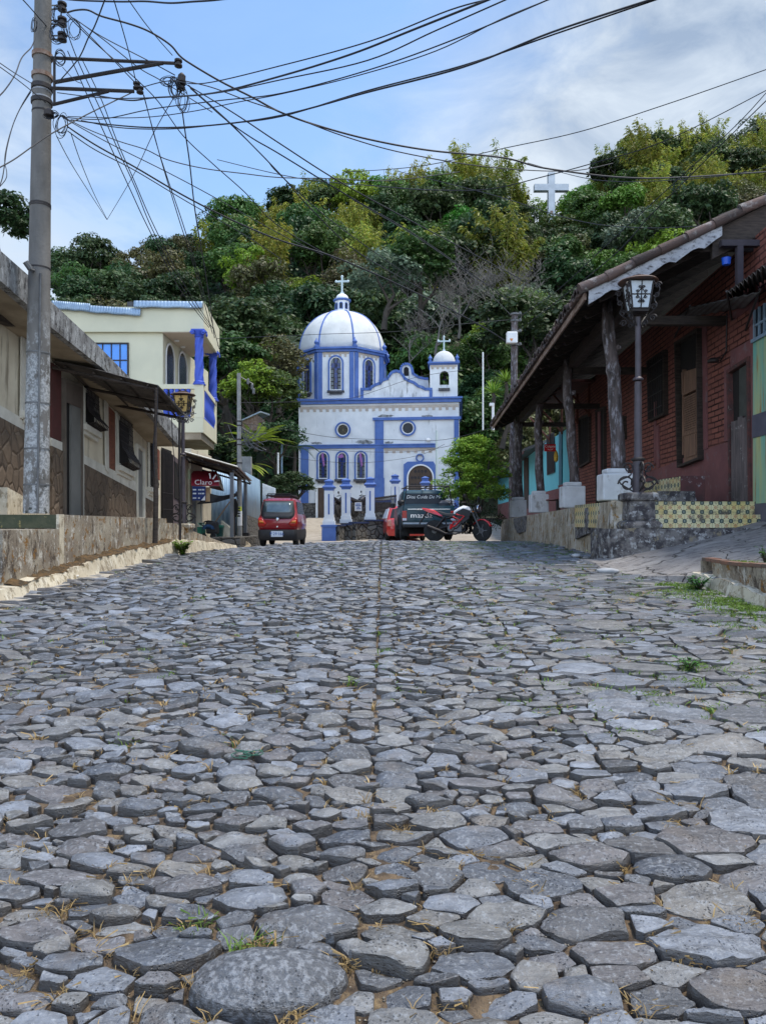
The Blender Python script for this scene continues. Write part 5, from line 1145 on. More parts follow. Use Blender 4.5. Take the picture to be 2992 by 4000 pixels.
for i, (px, lb) in enumerate((((405, 2217), 'crumpled white paper in the left gutter, nearest the camera'), ((463, 2200), 'white plastic scrap in the left gutter, second from the camera'), ((295, 2265), 'flattened white paper at the wide end of the left gutter'), ((620, 2162), 'crumpled paper in the gutter at the foot of the nearer awning post'), ((707, 2149), 'violet plastic wrapper in the gutter beyond the awning posts'), ((650, 2155), 'small white paper between the two awning posts in the gutter'))):
 x, y = on_road(px); r = random.Random(i+30); vs = [V(x+r.uniform(-.07, .07), y+r.uniform(-.07, .07), road(x, y)+.02+r.uniform(0, .05)) for k in range(7)]
 m = MB(); m.add(vs, [(0, 1, 2), (1, 2, 3), (2, 3, 4), (3, 4, 5), (4, 5, 6), (0, 3, 6)]); o = m.build('paper_scrap', WPAINT if i != 4 else mat('violet_plastic', (.25, .2, .7), (.3, .25, .7), 4, .4), None); tag(o, lb, 'litter')
x, y = on_road((962, 2968)); m = MB(); r = random.Random(2); pts = []
for i in range(26): pts.append(V(x+r.uniform(-.07, .07), y+r.uniform(-.05, .05), road(x, y)+.01+r.uniform(0, .03)))
m.tube(bez(pts[:14], 4), .002, 5); o = m.build('string', mat('dull_green_string', (.02, .11, .07), (.02, .08, .06), 4, .6), None, True); tag(o, 'tangle of green plastic string lying on the cobbles', 'string')
# ---------------------------------------------------------------- iron lamp posts
def scroll(m, c, d, up, r, turns=1.3, th=.011, flip=1):
 pts = []; n = 22
 for i in range(n+1): t = i/n; a = t*turns*2*math.pi; rr = r*(1-.75*t); pts.append(c+d*(flip*rr*math.cos(a))+up*(rr*math.sin(a)))
 m.tube(pts, th, 5)
def lamp_post(label, px, Z, ybase, ytop, glass, pedmat, pedh, sc=1.0, ped=True, y_ped=None):
 b = W(px, ybase, Z); top = W(px, ytop, Z); T = Thing('lamp_post', label, 'street lamp', b-UP*(pedh if ped else 0), 'wrought iron lamp posts'); H = top.z-b.z
 X = V(1, 0, 0); hp = H-.57
 if ped:
  m = MB(); p = b-UP*pedh; m.lathe(p, [(.36, 0), (.38, .05), (.34, .10), (.28, .12)], 4, math.pi/4); m.lathe(p+UP*.121, [(.27, 0), (.26, pedh-.24)], 4, math.pi/4); m.lathe(p+UP*(pedh-.119), [(.30, 0), (.32, .03), (.32, .10), (.27, .118)], 4, math.pi/4)
  o = m.build('pedestal', pedmat, T); add_bevel(o, .015, 2)
 m = MB(); m.lathe(b, [(.075, 0), (.075, .46), (.062, .50), (.055, .56), (.050, hp*.62), (.046, hp*.62)], 14); m.lathe(b+UP*hp*.625, [(.046, 0), (.075, .01), (.078, .03), (.055, .045), (.042, .06), (.040, hp*.375-.05)], 14); m.build('shaft', IRONP, T, True)
 m = MB(); m.lathe(b+UP*.46, [(.085, 0), (.10, .015), (.10, .035), (.07, .05)], 14)
 for k in range(4):
  a = k*math.pi/2; d = V(math.cos(a), math.sin(a), 0)
  scroll(m, b+d*.165+UP*.125, d, UP, .125, 1.35, .013, 1); scroll(m, b+d*.14+UP*.36, d, UP, .085, 1.3, .012, 1); m.tube(bez([b+d*.07+UP*.02, b+d*.27+UP*.16, b+d*.10+UP*.27, b+d*.20+UP*.42], 5), .012, 5)
 m.build('base_scroll', IRON, T, True)
 z0 = b+UP*(hp+.02); gh = .39; hb_, ht_ = .118, .168; m = MB(); cn = lambda k, r: V(*((1, 1), (-1, 1), (-1, -1), (1, -1))[k % 4], 0)*r
 m.lathe(z0-UP*.03, [(.05, 0), (.16, .02), (.17, .05), (.12, .052)], 4, math.pi/4)
 for k in range(4):
  m.tube([z0+cn(k, hb_)+UP*.03, z0+cn(k, ht_)+UP*(gh+.03)], .013, 5); m.tube([z0+cn(k, hb_)+UP*.03, z0+cn(k+1, hb_)+UP*.03], .012, 5); m.tube([z0+cn(k, ht_)+UP*(gh+.03), z0+cn(k+1, ht_)+UP*(gh+.03)], .013, 5)
  hm = (hb_+ht_)/2; m.tube([z0+cn(k, hm)+UP*(gh*.5+.03), z0+cn(k+1, hm)+UP*(gh*.5+.03)], .008, 4)
  d = (cn(k, 1)+cn(k+1, 1)).normalized(); s = UP.cross(d); q = z0+d*(hm+.006)+UP*(gh*.5+.03)
  m.tube([z0+d*(hb_+.004)+UP*.03, z0+d*(ht_+.004)+UP*(gh+.03)], .008, 4)
  for e1 in (-1, 1):
   for e2 in (-1, 1): scroll(m, q+s*e1*.055+UP*e2*.035+d*.006*e2, s*e1, UP*e2, .024, 1.2, .006); scroll(m, q+s*e1*.025+UP*e2*.095+d*.014*e2, s*e1, UP*e2, .022, 1.2, .006)
  m.tube([q+UP*.085+d*.014, q+s*.07, q-UP*.085-d*.008, q-s*.07, q+UP*.085+d*.014], .006, 4)
 for k in range(4):
  a = k*math.pi/2+math.pi/4; d = V(math.cos(a), math.sin(a), 0)*1.12
  if abs(d.y) > -1:
   scroll(m, z0+d*.27+UP*.33, d, UP, .045, 1.3, .010); scroll(m, z0+d*.25+UP*.20, d, UP, -.04, 1.3, .010); scroll(m, z0+d*.21+UP*.03, d, UP, .045, 1.3, .010, -1); scroll(m, z0+d*.20-UP*.12, d, UP, .05, 1.3, .010); scroll(m, z0+d*.10-UP*.17, d, UP, .04, 1.3, .009, -1); m.tube(bez([z0+d*.22+UP*.38, z0+d*.29+UP*.27, z0+d*.22+UP*.14, z0+d*.25+UP*.04, z0+d*.14-UP*.08, z0+d*.04-UP*.2], 4), .010, 4)
 m.build('lantern_frame', IRON, T, True)
 m = MB(); r2 = math.sqrt(2); m.lathe(z0+UP*.035, [((hb_-.006)*r2, 0), ((ht_-.006)*r2, gh-.01)], 4, math.pi/4); m.build('lantern_glass', glass, T)
 m = MB(); m.lathe(z0+UP*(gh+.035), [(.17, .0), (.275, .004), (.285, .014), (.26, .035), (.18, .055), (.12, .068), (.11, .08), (.12, .088), (.06, .105), (.012, .115)], 28); m.build('lantern_roof', COPPER, T, True)
 return T
lamp_post('black iron lamp post with milky glass lantern on a stone pedestal by the brick house', 2491, 10.72, 1925, 1072, LAMPW, LICHEN, .52)
lamp_post('black wrought iron lamp post with amber glass lantern behind the left awning posts', 716, 17.0, 2045, 1524, LAMPY, RETAIN, .5)
# ---------------------------------------------------------------- right edge: rusty door, small tin awnings, bucket
def right_edge():
 w = mat('rust_stained_yellow_green_door', (0.45, 0.48, 0.22), (0.16, 0.42, 0.36), 1.6, .5, .1, 10, stretch=(4, 4, .35), stain=(0.33, 0.15, 0.04), sst=(5, 5, .5), ssc=2, samt=.25)
 Q = lambda x, y, ww=0: R.at(C6((x, y)), ww)
 a0 = Q(1172, 1000)[0]; a1 = a0-1.15
 T = Thing('metal_door', 'rusty yellow green metal door with a grey crossbar at the right edge', 'door', R.p((a0+a1)/2, .2, .06))
 for z0, z1 in ((.30, 1.28), (1.62, 2.72)): m = MB(); R.box(m, a1, a0, z0, z1, .055, .085); m.build('panel', w, T)
 m = MB(); R.box(m, a1, a0, 1.281, 1.619, .055, .10); R.box(m, a1, a0, -.25, .299, .055, .10); m.build('crossbar', mat('grey_violet_steel', (.10, .10, .14), (.07, .07, .10), 4, .5), T)
 m = MB(); R.box(m, a1, a0, 2.721, 3.20, .03, .05); g = m.build('fanlight', GLASSD, T); m = MB()
 for i in range(8): s = a1+(a0-a1)*i/7; R.box(m, s-.015, s+.015, 2.721, 3.20, .051, .08)
 R.box(m, a1, a0, 2.94, 2.97, .051, .078); R.box(m, a1, a0, 2.70, 2.75, .101, .12); m.build('glazing_bar', ZINCB, T)
 def tin(label, px, ws, n, mt, amp=.018, th=.004):
  P = [R.p(*R.at(C6(p), w_), w_) for p, w_ in zip(px, ws)]
  T = Thing('tin_awning', label, 'awning', (P[2]+P[3])/2); nrm = (P[1]-P[0]).cross(P[3]-P[0]).normalized()
  m = MB(); m.grid(lambda u, v: P[0].lerp(P[1], u).lerp(P[3].lerp(P[2], u), v)+nrm*amp*math.sin(u*n*2*math.pi), n*8, 8); o = m.build('corrugated_sheet', mt, T, 'all'); s = o.modifiers.new('t', 'SOLIDIFY'); s.thickness = .006
  m = MB(); m.tube([P[0].lerp(P[3], .3)-nrm*.05, P[1].lerp(P[2], .3)-nrm*.05], .02, 5); m.tube([P[0].lerp(P[3], .85)-nrm*.05, P[1].lerp(P[2], .85)-nrm*.05], .02, 5)
  m.tube([P[0].lerp(P[3], .05)-nrm*.045, P[3]-UP*.35], .018, 5); m.tube([P[1].lerp(P[2], .05)-nrm*.045, P[2]-UP*.35], .018, 5); m.build('bracket', IRON, T); return T
 tin('curved grey tin sheet awning over the shuttered window of the brick house', [(1180, 690), (700, 800), (590, 884), (1080, 800)], [.55, .55, 0.02, 0.02], 9, mat('dull_tin', (.14, .14, .145), (.09, .09, .095), 3, .5, .1, 8, metal=.3), .008)
 tin('jagged corrugated awning with white edge at the upper right over the yellow door', [(1330, 430), (955, 705), (985, 735), (1340, 560)], [.75, .75, 0.02, 0.02], 12, ZINCD, .03)
 m = MB(); p = W(2835, 1035, 10.9); m.lathe(p, [(.055, 0), (.065, .10), (.07, .105), (.05, .11)], 14); o = m.build('bucket', mat('vivid_blue_plastic', (.01, .09, .55), (.01, .08, .5), 4, .4), None, True); tag(o, 'small blue plastic bucket hung upside down on the gable timber', 'bucket')
right_edge()
# ---------------------------------------------------------------- cyan house beyond the veranda
def cyan_house():
 T = Thing('cyan_house', 'cyan plastered house with a plum dado beyond the veranda', 'house', R.p(20, -.2))
 m = MB(); R.box(m, 12.72, 38, -1.4, 3.30, -.3, 0.06); m.build('wall', CYAN, T)
 m = MB(); R.box(m, 12.721, 38, -1.4, 1.30-.0, .061, .085); o = m.build('dado', PLUM, T)
 o2 = None
 def q(px, w0, w1, mt, nm, par=T): mm = MB(); R.ppoly(mm, [C7(p) for p in px], w0, w1); return mm.build(nm, mt, par)
 w = q([(518, 1700), (580, 1675), (575, 1345), (512, 1370)], .086, .11, IRON, 'window'); q([(525, 1690), (573, 1668), (570, 1360), (520, 1382)], .111, .12, BLACKV, 'pane', w)
 q([(322, 1975), (362, 1975), (358, 1550), (322, 1570)], .086, .10, WOOD, 'door'); q([(616, 1780), (640, 1780), (640, 1330), (616, 1345)], .086, .10, mat('teal_door', (.03, .16, .22), (.03, .13, .19), 4, .6), 'door')
 m = MB(); a, t = R.at(C7((640, 1040)), .9); b, t2 = R.at(C7((470, 1110)), .9); R.box(m, a, b+1.2, t2+.02, t2+.10, .02, .95); m.build('awning_board', mat('dark_red_board', (.12, .035, .03), (.08, .03, .025), 5, .8), T)
 m = MB(); L = b+1.2-a; n = int(L/.14)
 for i in range(n): R.poly(m, [(a+L*(i+.5)/n+.07*math.cos(k*math.pi/5), t2+.02-.08*math.sin(k*math.pi/5)) for k in range(6)], .92, .95)
 m.build('scalloped_edge', MATS['dark_red_board'], T); m = MB()
 for s in (a+.3, a+2.0, b+.9, b+3.4): m.tube([R.p(s, t2-.9, .1), R.p(s, t2+.02, .9)], .035, 5); m.tube([R.p(s, t2-.95, .12), R.p(s, t2+.02, .12)], .04, 5)
 m.build('brace', mat('red_brown_timber', (.17, .06, .04), (.10, .04, .03), 5, .8), T)
 m = MB(); m.prism([R.p(18.5, 3.0, .9), R.p(38, 2.6, .9), R.p(38, 3.9, -2.5), R.p(18.5, 4.3, -2.5)], UP*.12); m.build('roof', ZINCD, T)
 m = MB(); n = 80
 for i in range(n): s = 18.5+19.5*i/n; R.poly(m, [(s+.12*math.cos(k*math.pi/5)+.12, 3.0-.4*(s-18.5)/19.5-.1*math.sin(k*math.pi/5)) for k in range(6)], .9, .92)
 m.build('roof_edge', MATS['dark_red_board'], T)
 Z = 24.5; a = W(2126, 1763, Z); b = W(2170, 1735, Z)
 T2 = Thing('shop_sign', 'small red hanging toothpaste sign with white lettering in front of the cyan house', 'sign', a); m = MB(); m.box(a.x, b.x, Z, Z+.05, a.z, b.z); m.build('board', SREDF, T2)
 cx = (a.x+b.x)/2; text_mesh('lettering', 'Colgate', (b.x-a.x)*.30, .004, WPAINT, T2, (cx, Z-.006, a.z+(b.z-a.z)*.68), (1, 0, 0), (0, 0, 1))
 m = MB(); m.tube([V(cx+.09*math.cos(t_), Z-.01, a.z+(b.z-a.z)*.42+.055*math.sin(t_)) for t_ in [math.pi*(1.08+.84*i/8) for i in range(9)]], .009, 4); m.build('smile_mark', WPAINT, T2); m = MB(); m.tube([V(cx, Z+.02, b.z), V(cx, Z+.02, b.z+.25)], .01, 4); m.build('hanger', IRON, T2)
 m = MB(); p = W(2171, 1805, 24.6); m.lathe(p, [(.02, 0), (.07, .05), (.08, .2), (.05, .32), (.01, .4)], 8); o = m.build('plastic_bag', mat('yellow_plastic', (.7, .45, .05), (.6, .38, .04), 5, .5), None, True); tag(o, 'yellow plastic bag hanging by the window of the cyan house', 'bag')
 m = MB(); p = W(2170, 1995, 24.8); 
cyan_house()
def bench():
 Z = 17.5; p = W(2180, 2010, 20.5); T = Thing('bench', 'plum slatted bench on the veranda between the middle posts', 'bench', p); m = MB()
 x = p.x+.2
 for i in range(4): m.box(x-.02, x+.02, 19.7, 21.3, p.z+.42+i*.12, p.z+.49+i*.12)
 m.build('backrest', PLUM, T); m = MB()
 for i in range(3): m.box(x-.45+i*.14, x-.33+i*.14, 19.7, 21.3, p.z+.40, p.z+.43)
 m.build('seat', PLUM, T)
 for yy in (19.8, 21.15):
  for xx in (x-.42, x-.04): m = MB(); m.box(xx, xx+.05, yy, yy+.05, p.z, p.z+.40); m.build('leg', IRON, T)
bench()
# ---------------------------------------------------------------- left: long low house
UL = Vector((-0.013, 1, 0)).normalized()
Lf = Fr((-5.95, 11.5), (-0.013, 1), (1, 0.013))
def low_house():
 T = Thing('low_house', 'long cream house with stone cladding and an overhanging concrete slab roof, left of the street', 'house', (-6, 14, E))
 at = lambda x, y, w=0: Lf.at(C1((x, y)), w)
 def q(px, w0, w1, mt, nm, par=T, QQ=C1):
  mm = MB(); Lf.ppoly(mm, [QQ(p) for p in px], w0, w1); return mm.build(nm, mt, par)
 q([(-260, 0), (1010, 1215), (1078, 1290), (1078, 1720), (-260, 1720)], -.3, 0, CREAM, 'wall')
 for px in ([(-200, 975), (150, 1165), (150, 1640), (-200, 1640)], [(288, 1242), (352, 1272), (352, 1660), (288, 1660)], [(468, 1342), (776, 1505), (776, 1665), (468, 1665)], [(822, 1535), (892, 1572), (892, 1665), (822, 1665)]): q(px, .001, .05, WAINS, 'stone_cladding')
 for px in ([(-200, 895), (150, 1100), (150, 1163), (-200, 973)], [(288, 1195), (352, 1222), (352, 1270), (288, 1240)], [(468, 1290), (776, 1448), (776, 1503), (468, 1340)], [(822, 1490), (892, 1525), (892, 1570), (822, 1533)]): q(px, .001, .035, TRIM, 'band')
 BR = mat('orange_brick_panel', (0.22, 0.075, 0.045), (0.15, 0.055, 0.035), 4, .8, .4, 14, stretch=(1, 1, 5)); DR = mat('maroon_plaster', (.10, .03, .028), (.07, .025, .022), 3, .8)
 q([(612, 1003), (657, 1052), (657, 1398), (617, 1385)], .001, .03, BR, 'brick_panel'); q([(900, 1255), (917, 1270), (917, 1440), (903, 1430)], .001, .03, BR, 'brick_panel'); q([(290, 760), (346, 800), (346, 1218), (290, 1190)], .001, .03, DR, 'painted_panel')
 m = MB()
 for px in ([(590, 975), (611, 1000), (616, 1400), (597, 1375)], [(450, 880), (470, 900), (470, 1660), (452, 1660)], [(655, 1040), (664, 1050), (666, 1390), (658, 1390)], [(102, 1080), (124, 1092), (124, 560), (108, 540)]): Lf.ppoly(m, [C1(p) for p in px], .036, .06)
 m.build('pilaster', TRIM, T)
 def frame(px, ins, w, mt, nm):
  o = [at(*p) for p in px]; c = (sum(p[0] for p in o)/4, sum(p[1] for p in o)/4); i = [(p[0]+ins*(1 if p[0] < c[0] else -1), p[1]+ins*(1 if p[1] < c[1] else -1)) for p in o]
  mm = MB(); Lf.ring(mm, o, i, .001, w); return mm.build(nm, mt, T), i
 GD = mat('grey_door', (.20, .20, .19), (.15, .15, .145), 2, .6); d, i = frame([(352, 1665), (458, 1665), (455, 890), (350, 850)], .06, .09, mat('brown_grey_frame', (.15, .125, .105), (.10, .085, .07), 3, .8), 'door')
 m = MB(); Lf.poly(m, i, .001, .012); m.build('opening', BLACKV, d); q([(395, 1665), (452, 1665), (450, 1025), (395, 985)], .02, .06, GD, 'door_leaf', d); q([(352, 985), (455, 1030), (455, 890), (352, 850)], .065, .085, mat('brown_transom', (.12, .095, .08), (.09, .07, .06), 3, .8), 'transom', d)
 d, i = frame([(776, 1668), (822, 1668), (822, 1262), (776, 1228)], .07, .08, TRIM, 'door'); m = MB(); Lf.poly(m, i, .001, .03); m.build('door_leaf', GD, d)
 def win(px, bars, bulge=.22, sill=True):
  o = [at(*p) for p in px]; d = MB(); Lf.ring(d, o, [(p[0]+.05*(1 if k in (0, 3) else -1), p[1]+.05*(1 if k < 2 else -1)) for k, p in enumerate(o)], .001, .07); w = d.build('window', TRIM, T)
  m = MB(); Lf.poly(m, o, .0015, .02); m.build('pane', BLACKV, w); m = MB(); H = o[3][1]-o[0][1]; dz = (o[1][1]-o[0][1])
  ks = [0, .06, .14, .24, .36, .5, 1.0]; ww = [.05, bulge*.95, bulge, bulge*.8, bulge*.5, .12, .10]
  for b in range(bars):
   t = (b+.5)/bars; s = o[0][0]+(o[1][0]-o[0][0])*t; zb = o[0][1]+dz*t; Hh = (o[3][1]+(o[2][1]-o[3][1])*t)-zb
   m.tube([Lf.p(s, zb+Hh*k, w_) for k, w_ in zip(ks, ww)], .012, 4)
  for k, w_ in zip(ks[1:], ww[1:]):
   m.tube([Lf.p(o[0][0], o[0][1]+H*k, w_), Lf.p(o[1][0], o[1][1]+(o[2][1]-o[1][1])*k, w_)], .010, 4)
  for k in (.62, .74, .86): m.tube([Lf.p(o[0][0], o[0][1]+H*k, .11), Lf.p(o[1][0], o[1][1]+(o[2][1]-o[1][1])*k, .11)], .010, 4)
  m.build('grille', IRON, w)
  if sill:
   m = MB(); a = (o[0][0]-.08, o[0][1]); b = (o[1][0]+.08, o[1][1]); Lf.poly(m, [(a[0], a[1]-.12), (b[0], b[1]-.12), (b[0], b[1]-.002), (a[0], a[1]-.002)], .001, .14); Lf.poly(m, [(a[0]+.05, a[1]-.20), (b[0]-.05, b[1]-.20), (b[0]-.05, b[1]-.122), (a[0]+.05, a[1]-.122)], .001, .08); m.build('sill', TRIM, w)
 win([(470, 1115), (545, 1165), (545, 960), (470, 905)], 9, .30); win([(667, 1350), (742, 1392), (742, 1120), (665, 1066)], 10, .30); win([(850, 1478), (886, 1498), (886, 1240), (848, 1212)], 7, .15); win([(125, 1040), (165, 1065), (165, 650), (125, 615)], 3, .10)
 m = MB()
 for px in ([(472, 1190), (548, 1232), (548, 1340), (472, 1295)],):
  o = [at(*p) for p in px]; Lf.ring(m, o, [(p[0]+.05*(1 if k in (0, 3) else -1), p[1]+.05*(1 if k > 1 else -1)*(-1 if k < 2 else 1)*(1)) for k, p in enumerate(o)], .001, .03)
 q([(927, 1700), (990, 1700), (985, 1272), (927, 1250)], .02, .03, BLACKV, 'gateway'); m = MB(); a = at(927, 1700); b = at(988, 1700)
 for k in range(9): t = (k+.5)/9; s = a[0]+(b[0]-a[0])*t; m.tube([Lf.p(s, -.3, .06), Lf.p(s, at(927, 1255)[1]-(.1*t), .06)], .016, 4)
 for z in (-.1, .4, .85): m.tube([Lf.p(a[0], z, .06), Lf.p(b[0], z, .06)], .014, 4)
 m.build('gate', IRON, T)
 q([(990, 1700), (1040, 1700), (1038, 1330), (990, 1290)], .001, .02, mat('dim_mauve_plaster', (.13, .10, .11), (.09, .07, .08), 3, .8), 'plaster_panel')
 q([(1000, 1540), (1036, 1560), (1036, 1360), (1000, 1330)], .021, .04, BLACKV, 'window')
 w = 0.75
 bot = [(-420, -140), (0, 285), (165, 432), (300, 560), (600, 800), (880, 1065), (1038, 1250)]; top = [(-420, -300), (0, 112), (170, 262), (300, 412), (560, 655), (860, 960), (1040, 1152)]
 B = [Lf.at(C1(p), w) for p in bot]; Tt = [Lf.at(C1(p), w) for p in top]
 m = MB(); Lf.poly(m, B+Tt[::-1], w-.12, w); m.build('slab_fascia', FASCIA, T)
 m = MB()
 for k in range(len(B)-1):
  a, b = B[k], B[k+1]; m.prism([Lf.p(a[0], a[1]+.02, -.5), Lf.p(b[0], b[1]+.02, -.5), Lf.p(b[0], b[1]+.02, w-.121), Lf.p(a[0], a[1]+.02, w-.121)], UP*.2)
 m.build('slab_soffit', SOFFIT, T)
 m = MB()
 for k in range(len(Tt)-1):
  a, b = Tt[k], Tt[k+1]; m.prism([Lf.p(a[0], a[1]-.12, -6), Lf.p(b[0], b[1]-.12, -6), Lf.p(b[0], b[1]-.12, w-.121), Lf.p(a[0], a[1]-.12, w-.121)], UP*.08)
 m.build('roof_slab', CONC, T)
 m = MB(); b = Lf.at(C1((1078, 1290)), 0); m.prism([Lf.p(b[0], -.5, -6), Lf.p(b[0], -.5, 0), Lf.p(b[0], b[1], 0), Lf.p(b[0], b[1], -6)], Lf.u*.2); m.build('end_wall', CREAM, T)
 q([(-120, 460), (130, 570), (130, 592), (-120, 500)], .04, .18, WOOD, 'beam')
 m = MB(); Lf.ppoly(m, [C1(p) for p in ((-120, 1480), (0, 1542), (132, 1612), (132, 1650), (-120, 1650))], .3, .42); m.build('parapet', FOOT, T)
low_house()
# ---------------------------------------------------------------- left retaining wall, footing, terrace
def left_walls():
 T = Thing('retaining_wall', 'tall streaked retaining wall carrying the left pavement', 'retaining wall', (-4.5, 12, E-.6))
 XF = -4.5
 def top(Z):
  return E+float(np.interp(Z, [10.3, 15.4, 15.41, 16.2, 16.21, 18.5, 21.6, 22.5], [.128, .11, .02, .01, -.02, -.28, -.60, -.66]))
 m = MB(); zs = [10.3, 11, 12, 13, 14, 15, 15.395, 15.415, 16.2, 16.22, 17, 18, 19, 20, 21, 21.6]
 def strip(f): 
  for a, b in zip(zs[:-1], zs[1:]):
   p = [f(a, 0), f(b, 0), f(b, 1), f(a, 1)]; m.add(p, [(0, 1, 2, 3)])
 strip(lambda Z, v: V(XF, Z, (E-1.5) if v == 0 else top(Z))); strip(lambda Z, v: V(XF-2.2*v, Z, top(Z)))
 m.prism([V(XF-2.2, 10.3, E-1.5), V(XF, 10.3, E-1.5), V(XF, 10.3, E+.126), V(XF-2.2, 10.3, E+.126)], V(0, .02, 0))
 m.build('wall', RETAIN, T)
 m = MB(); m.box(XF-2.2, XF-.03, 10.27, 10.299, E-.06, E+.125); m.build('tiled_riser', TILE_G, T)
 m = MB(); m.box(XF-.028, XF+.012, 10.26, 10.42, E-.9, E+.132); m.build('corner_strip', FOOT, T)
 T = Thing('low_terrace', 'lower stained terrace block in front of the tall retaining wall, far left', 'retaining wall', (-4.6, 9.5, E-.6))
 m = MB(); m.box(XF-2.4, XF+.02, 8.72, 10.258, E-1.5, E-.075); m.build('wall', RETAIN, T)
 m = MB(); m.box(XF-2.4, XF-.35, 6.0, 8.718, E-1.5, E-.10); m.build('return_wall', mat('dark_return_wall', (.07, .06, .06), (.045, .04, .04), 3, .9, .4, 14), T)  # return wall in a darker tone than the terrace block
 T = Thing('wall_footing', 'cream painted footing along the base of the left retaining wall', 'footing', (-4.35, 12, E-.8))
 Zs = np.linspace(6.2, 21.6, 90); ft = lambda Z: E+float(np.interp(Z, [6.2, 8.66, 10, 12.4, 14.2, 16.5, 20.9, 21.6], [-.86, -.74, -.62, -.45, -.40, -.37, -.585, -.64]))+.05*NZ(Z*1.7, 2)
 m = MB(); Z0, Z1 = 6.2, 21.7
 m.grid(lambda u, v: V(-4.30+(1-v)*.07+.010*NZ(u*45, v*2), Z0+u*(Z1-Z0), (road(-4.2, Z0+u*(Z1-Z0))-.05)+(ft(Z0+u*(Z1-Z0))-road(-4.2, Z0+u*(Z1-Z0))+.05)*v), 120, 4)
 m.grid(lambda u, v: V(-4.30-v*.26, Z0+u*(Z1-Z0), ft(Z0+u*(Z1-Z0))+v*.02), 120, 2); m.build('footing', FOOT, T, 'all')
 m = MB(); r = random.Random(6)
 nz = lambda a, b: float(fbm(np.array([a]), np.array([b]), 5, 5)[0])
 m.grid(lambda u, v: V(-4.50+v*(.19+.08*nz(u*60, 1)), 8.75+u*6.6, ft(8.75+u*6.6)+.004+(.035+.07*nz(u*40, 3))*(1-v)**.8+.016*nz(u*150, v*9)), 300, 8)
 m.build('moss_crust', mat('dark_moss_crust', (.035, .028, .018), (.13, .075, .03), 14, .95, .6, 30), T)
left_walls()
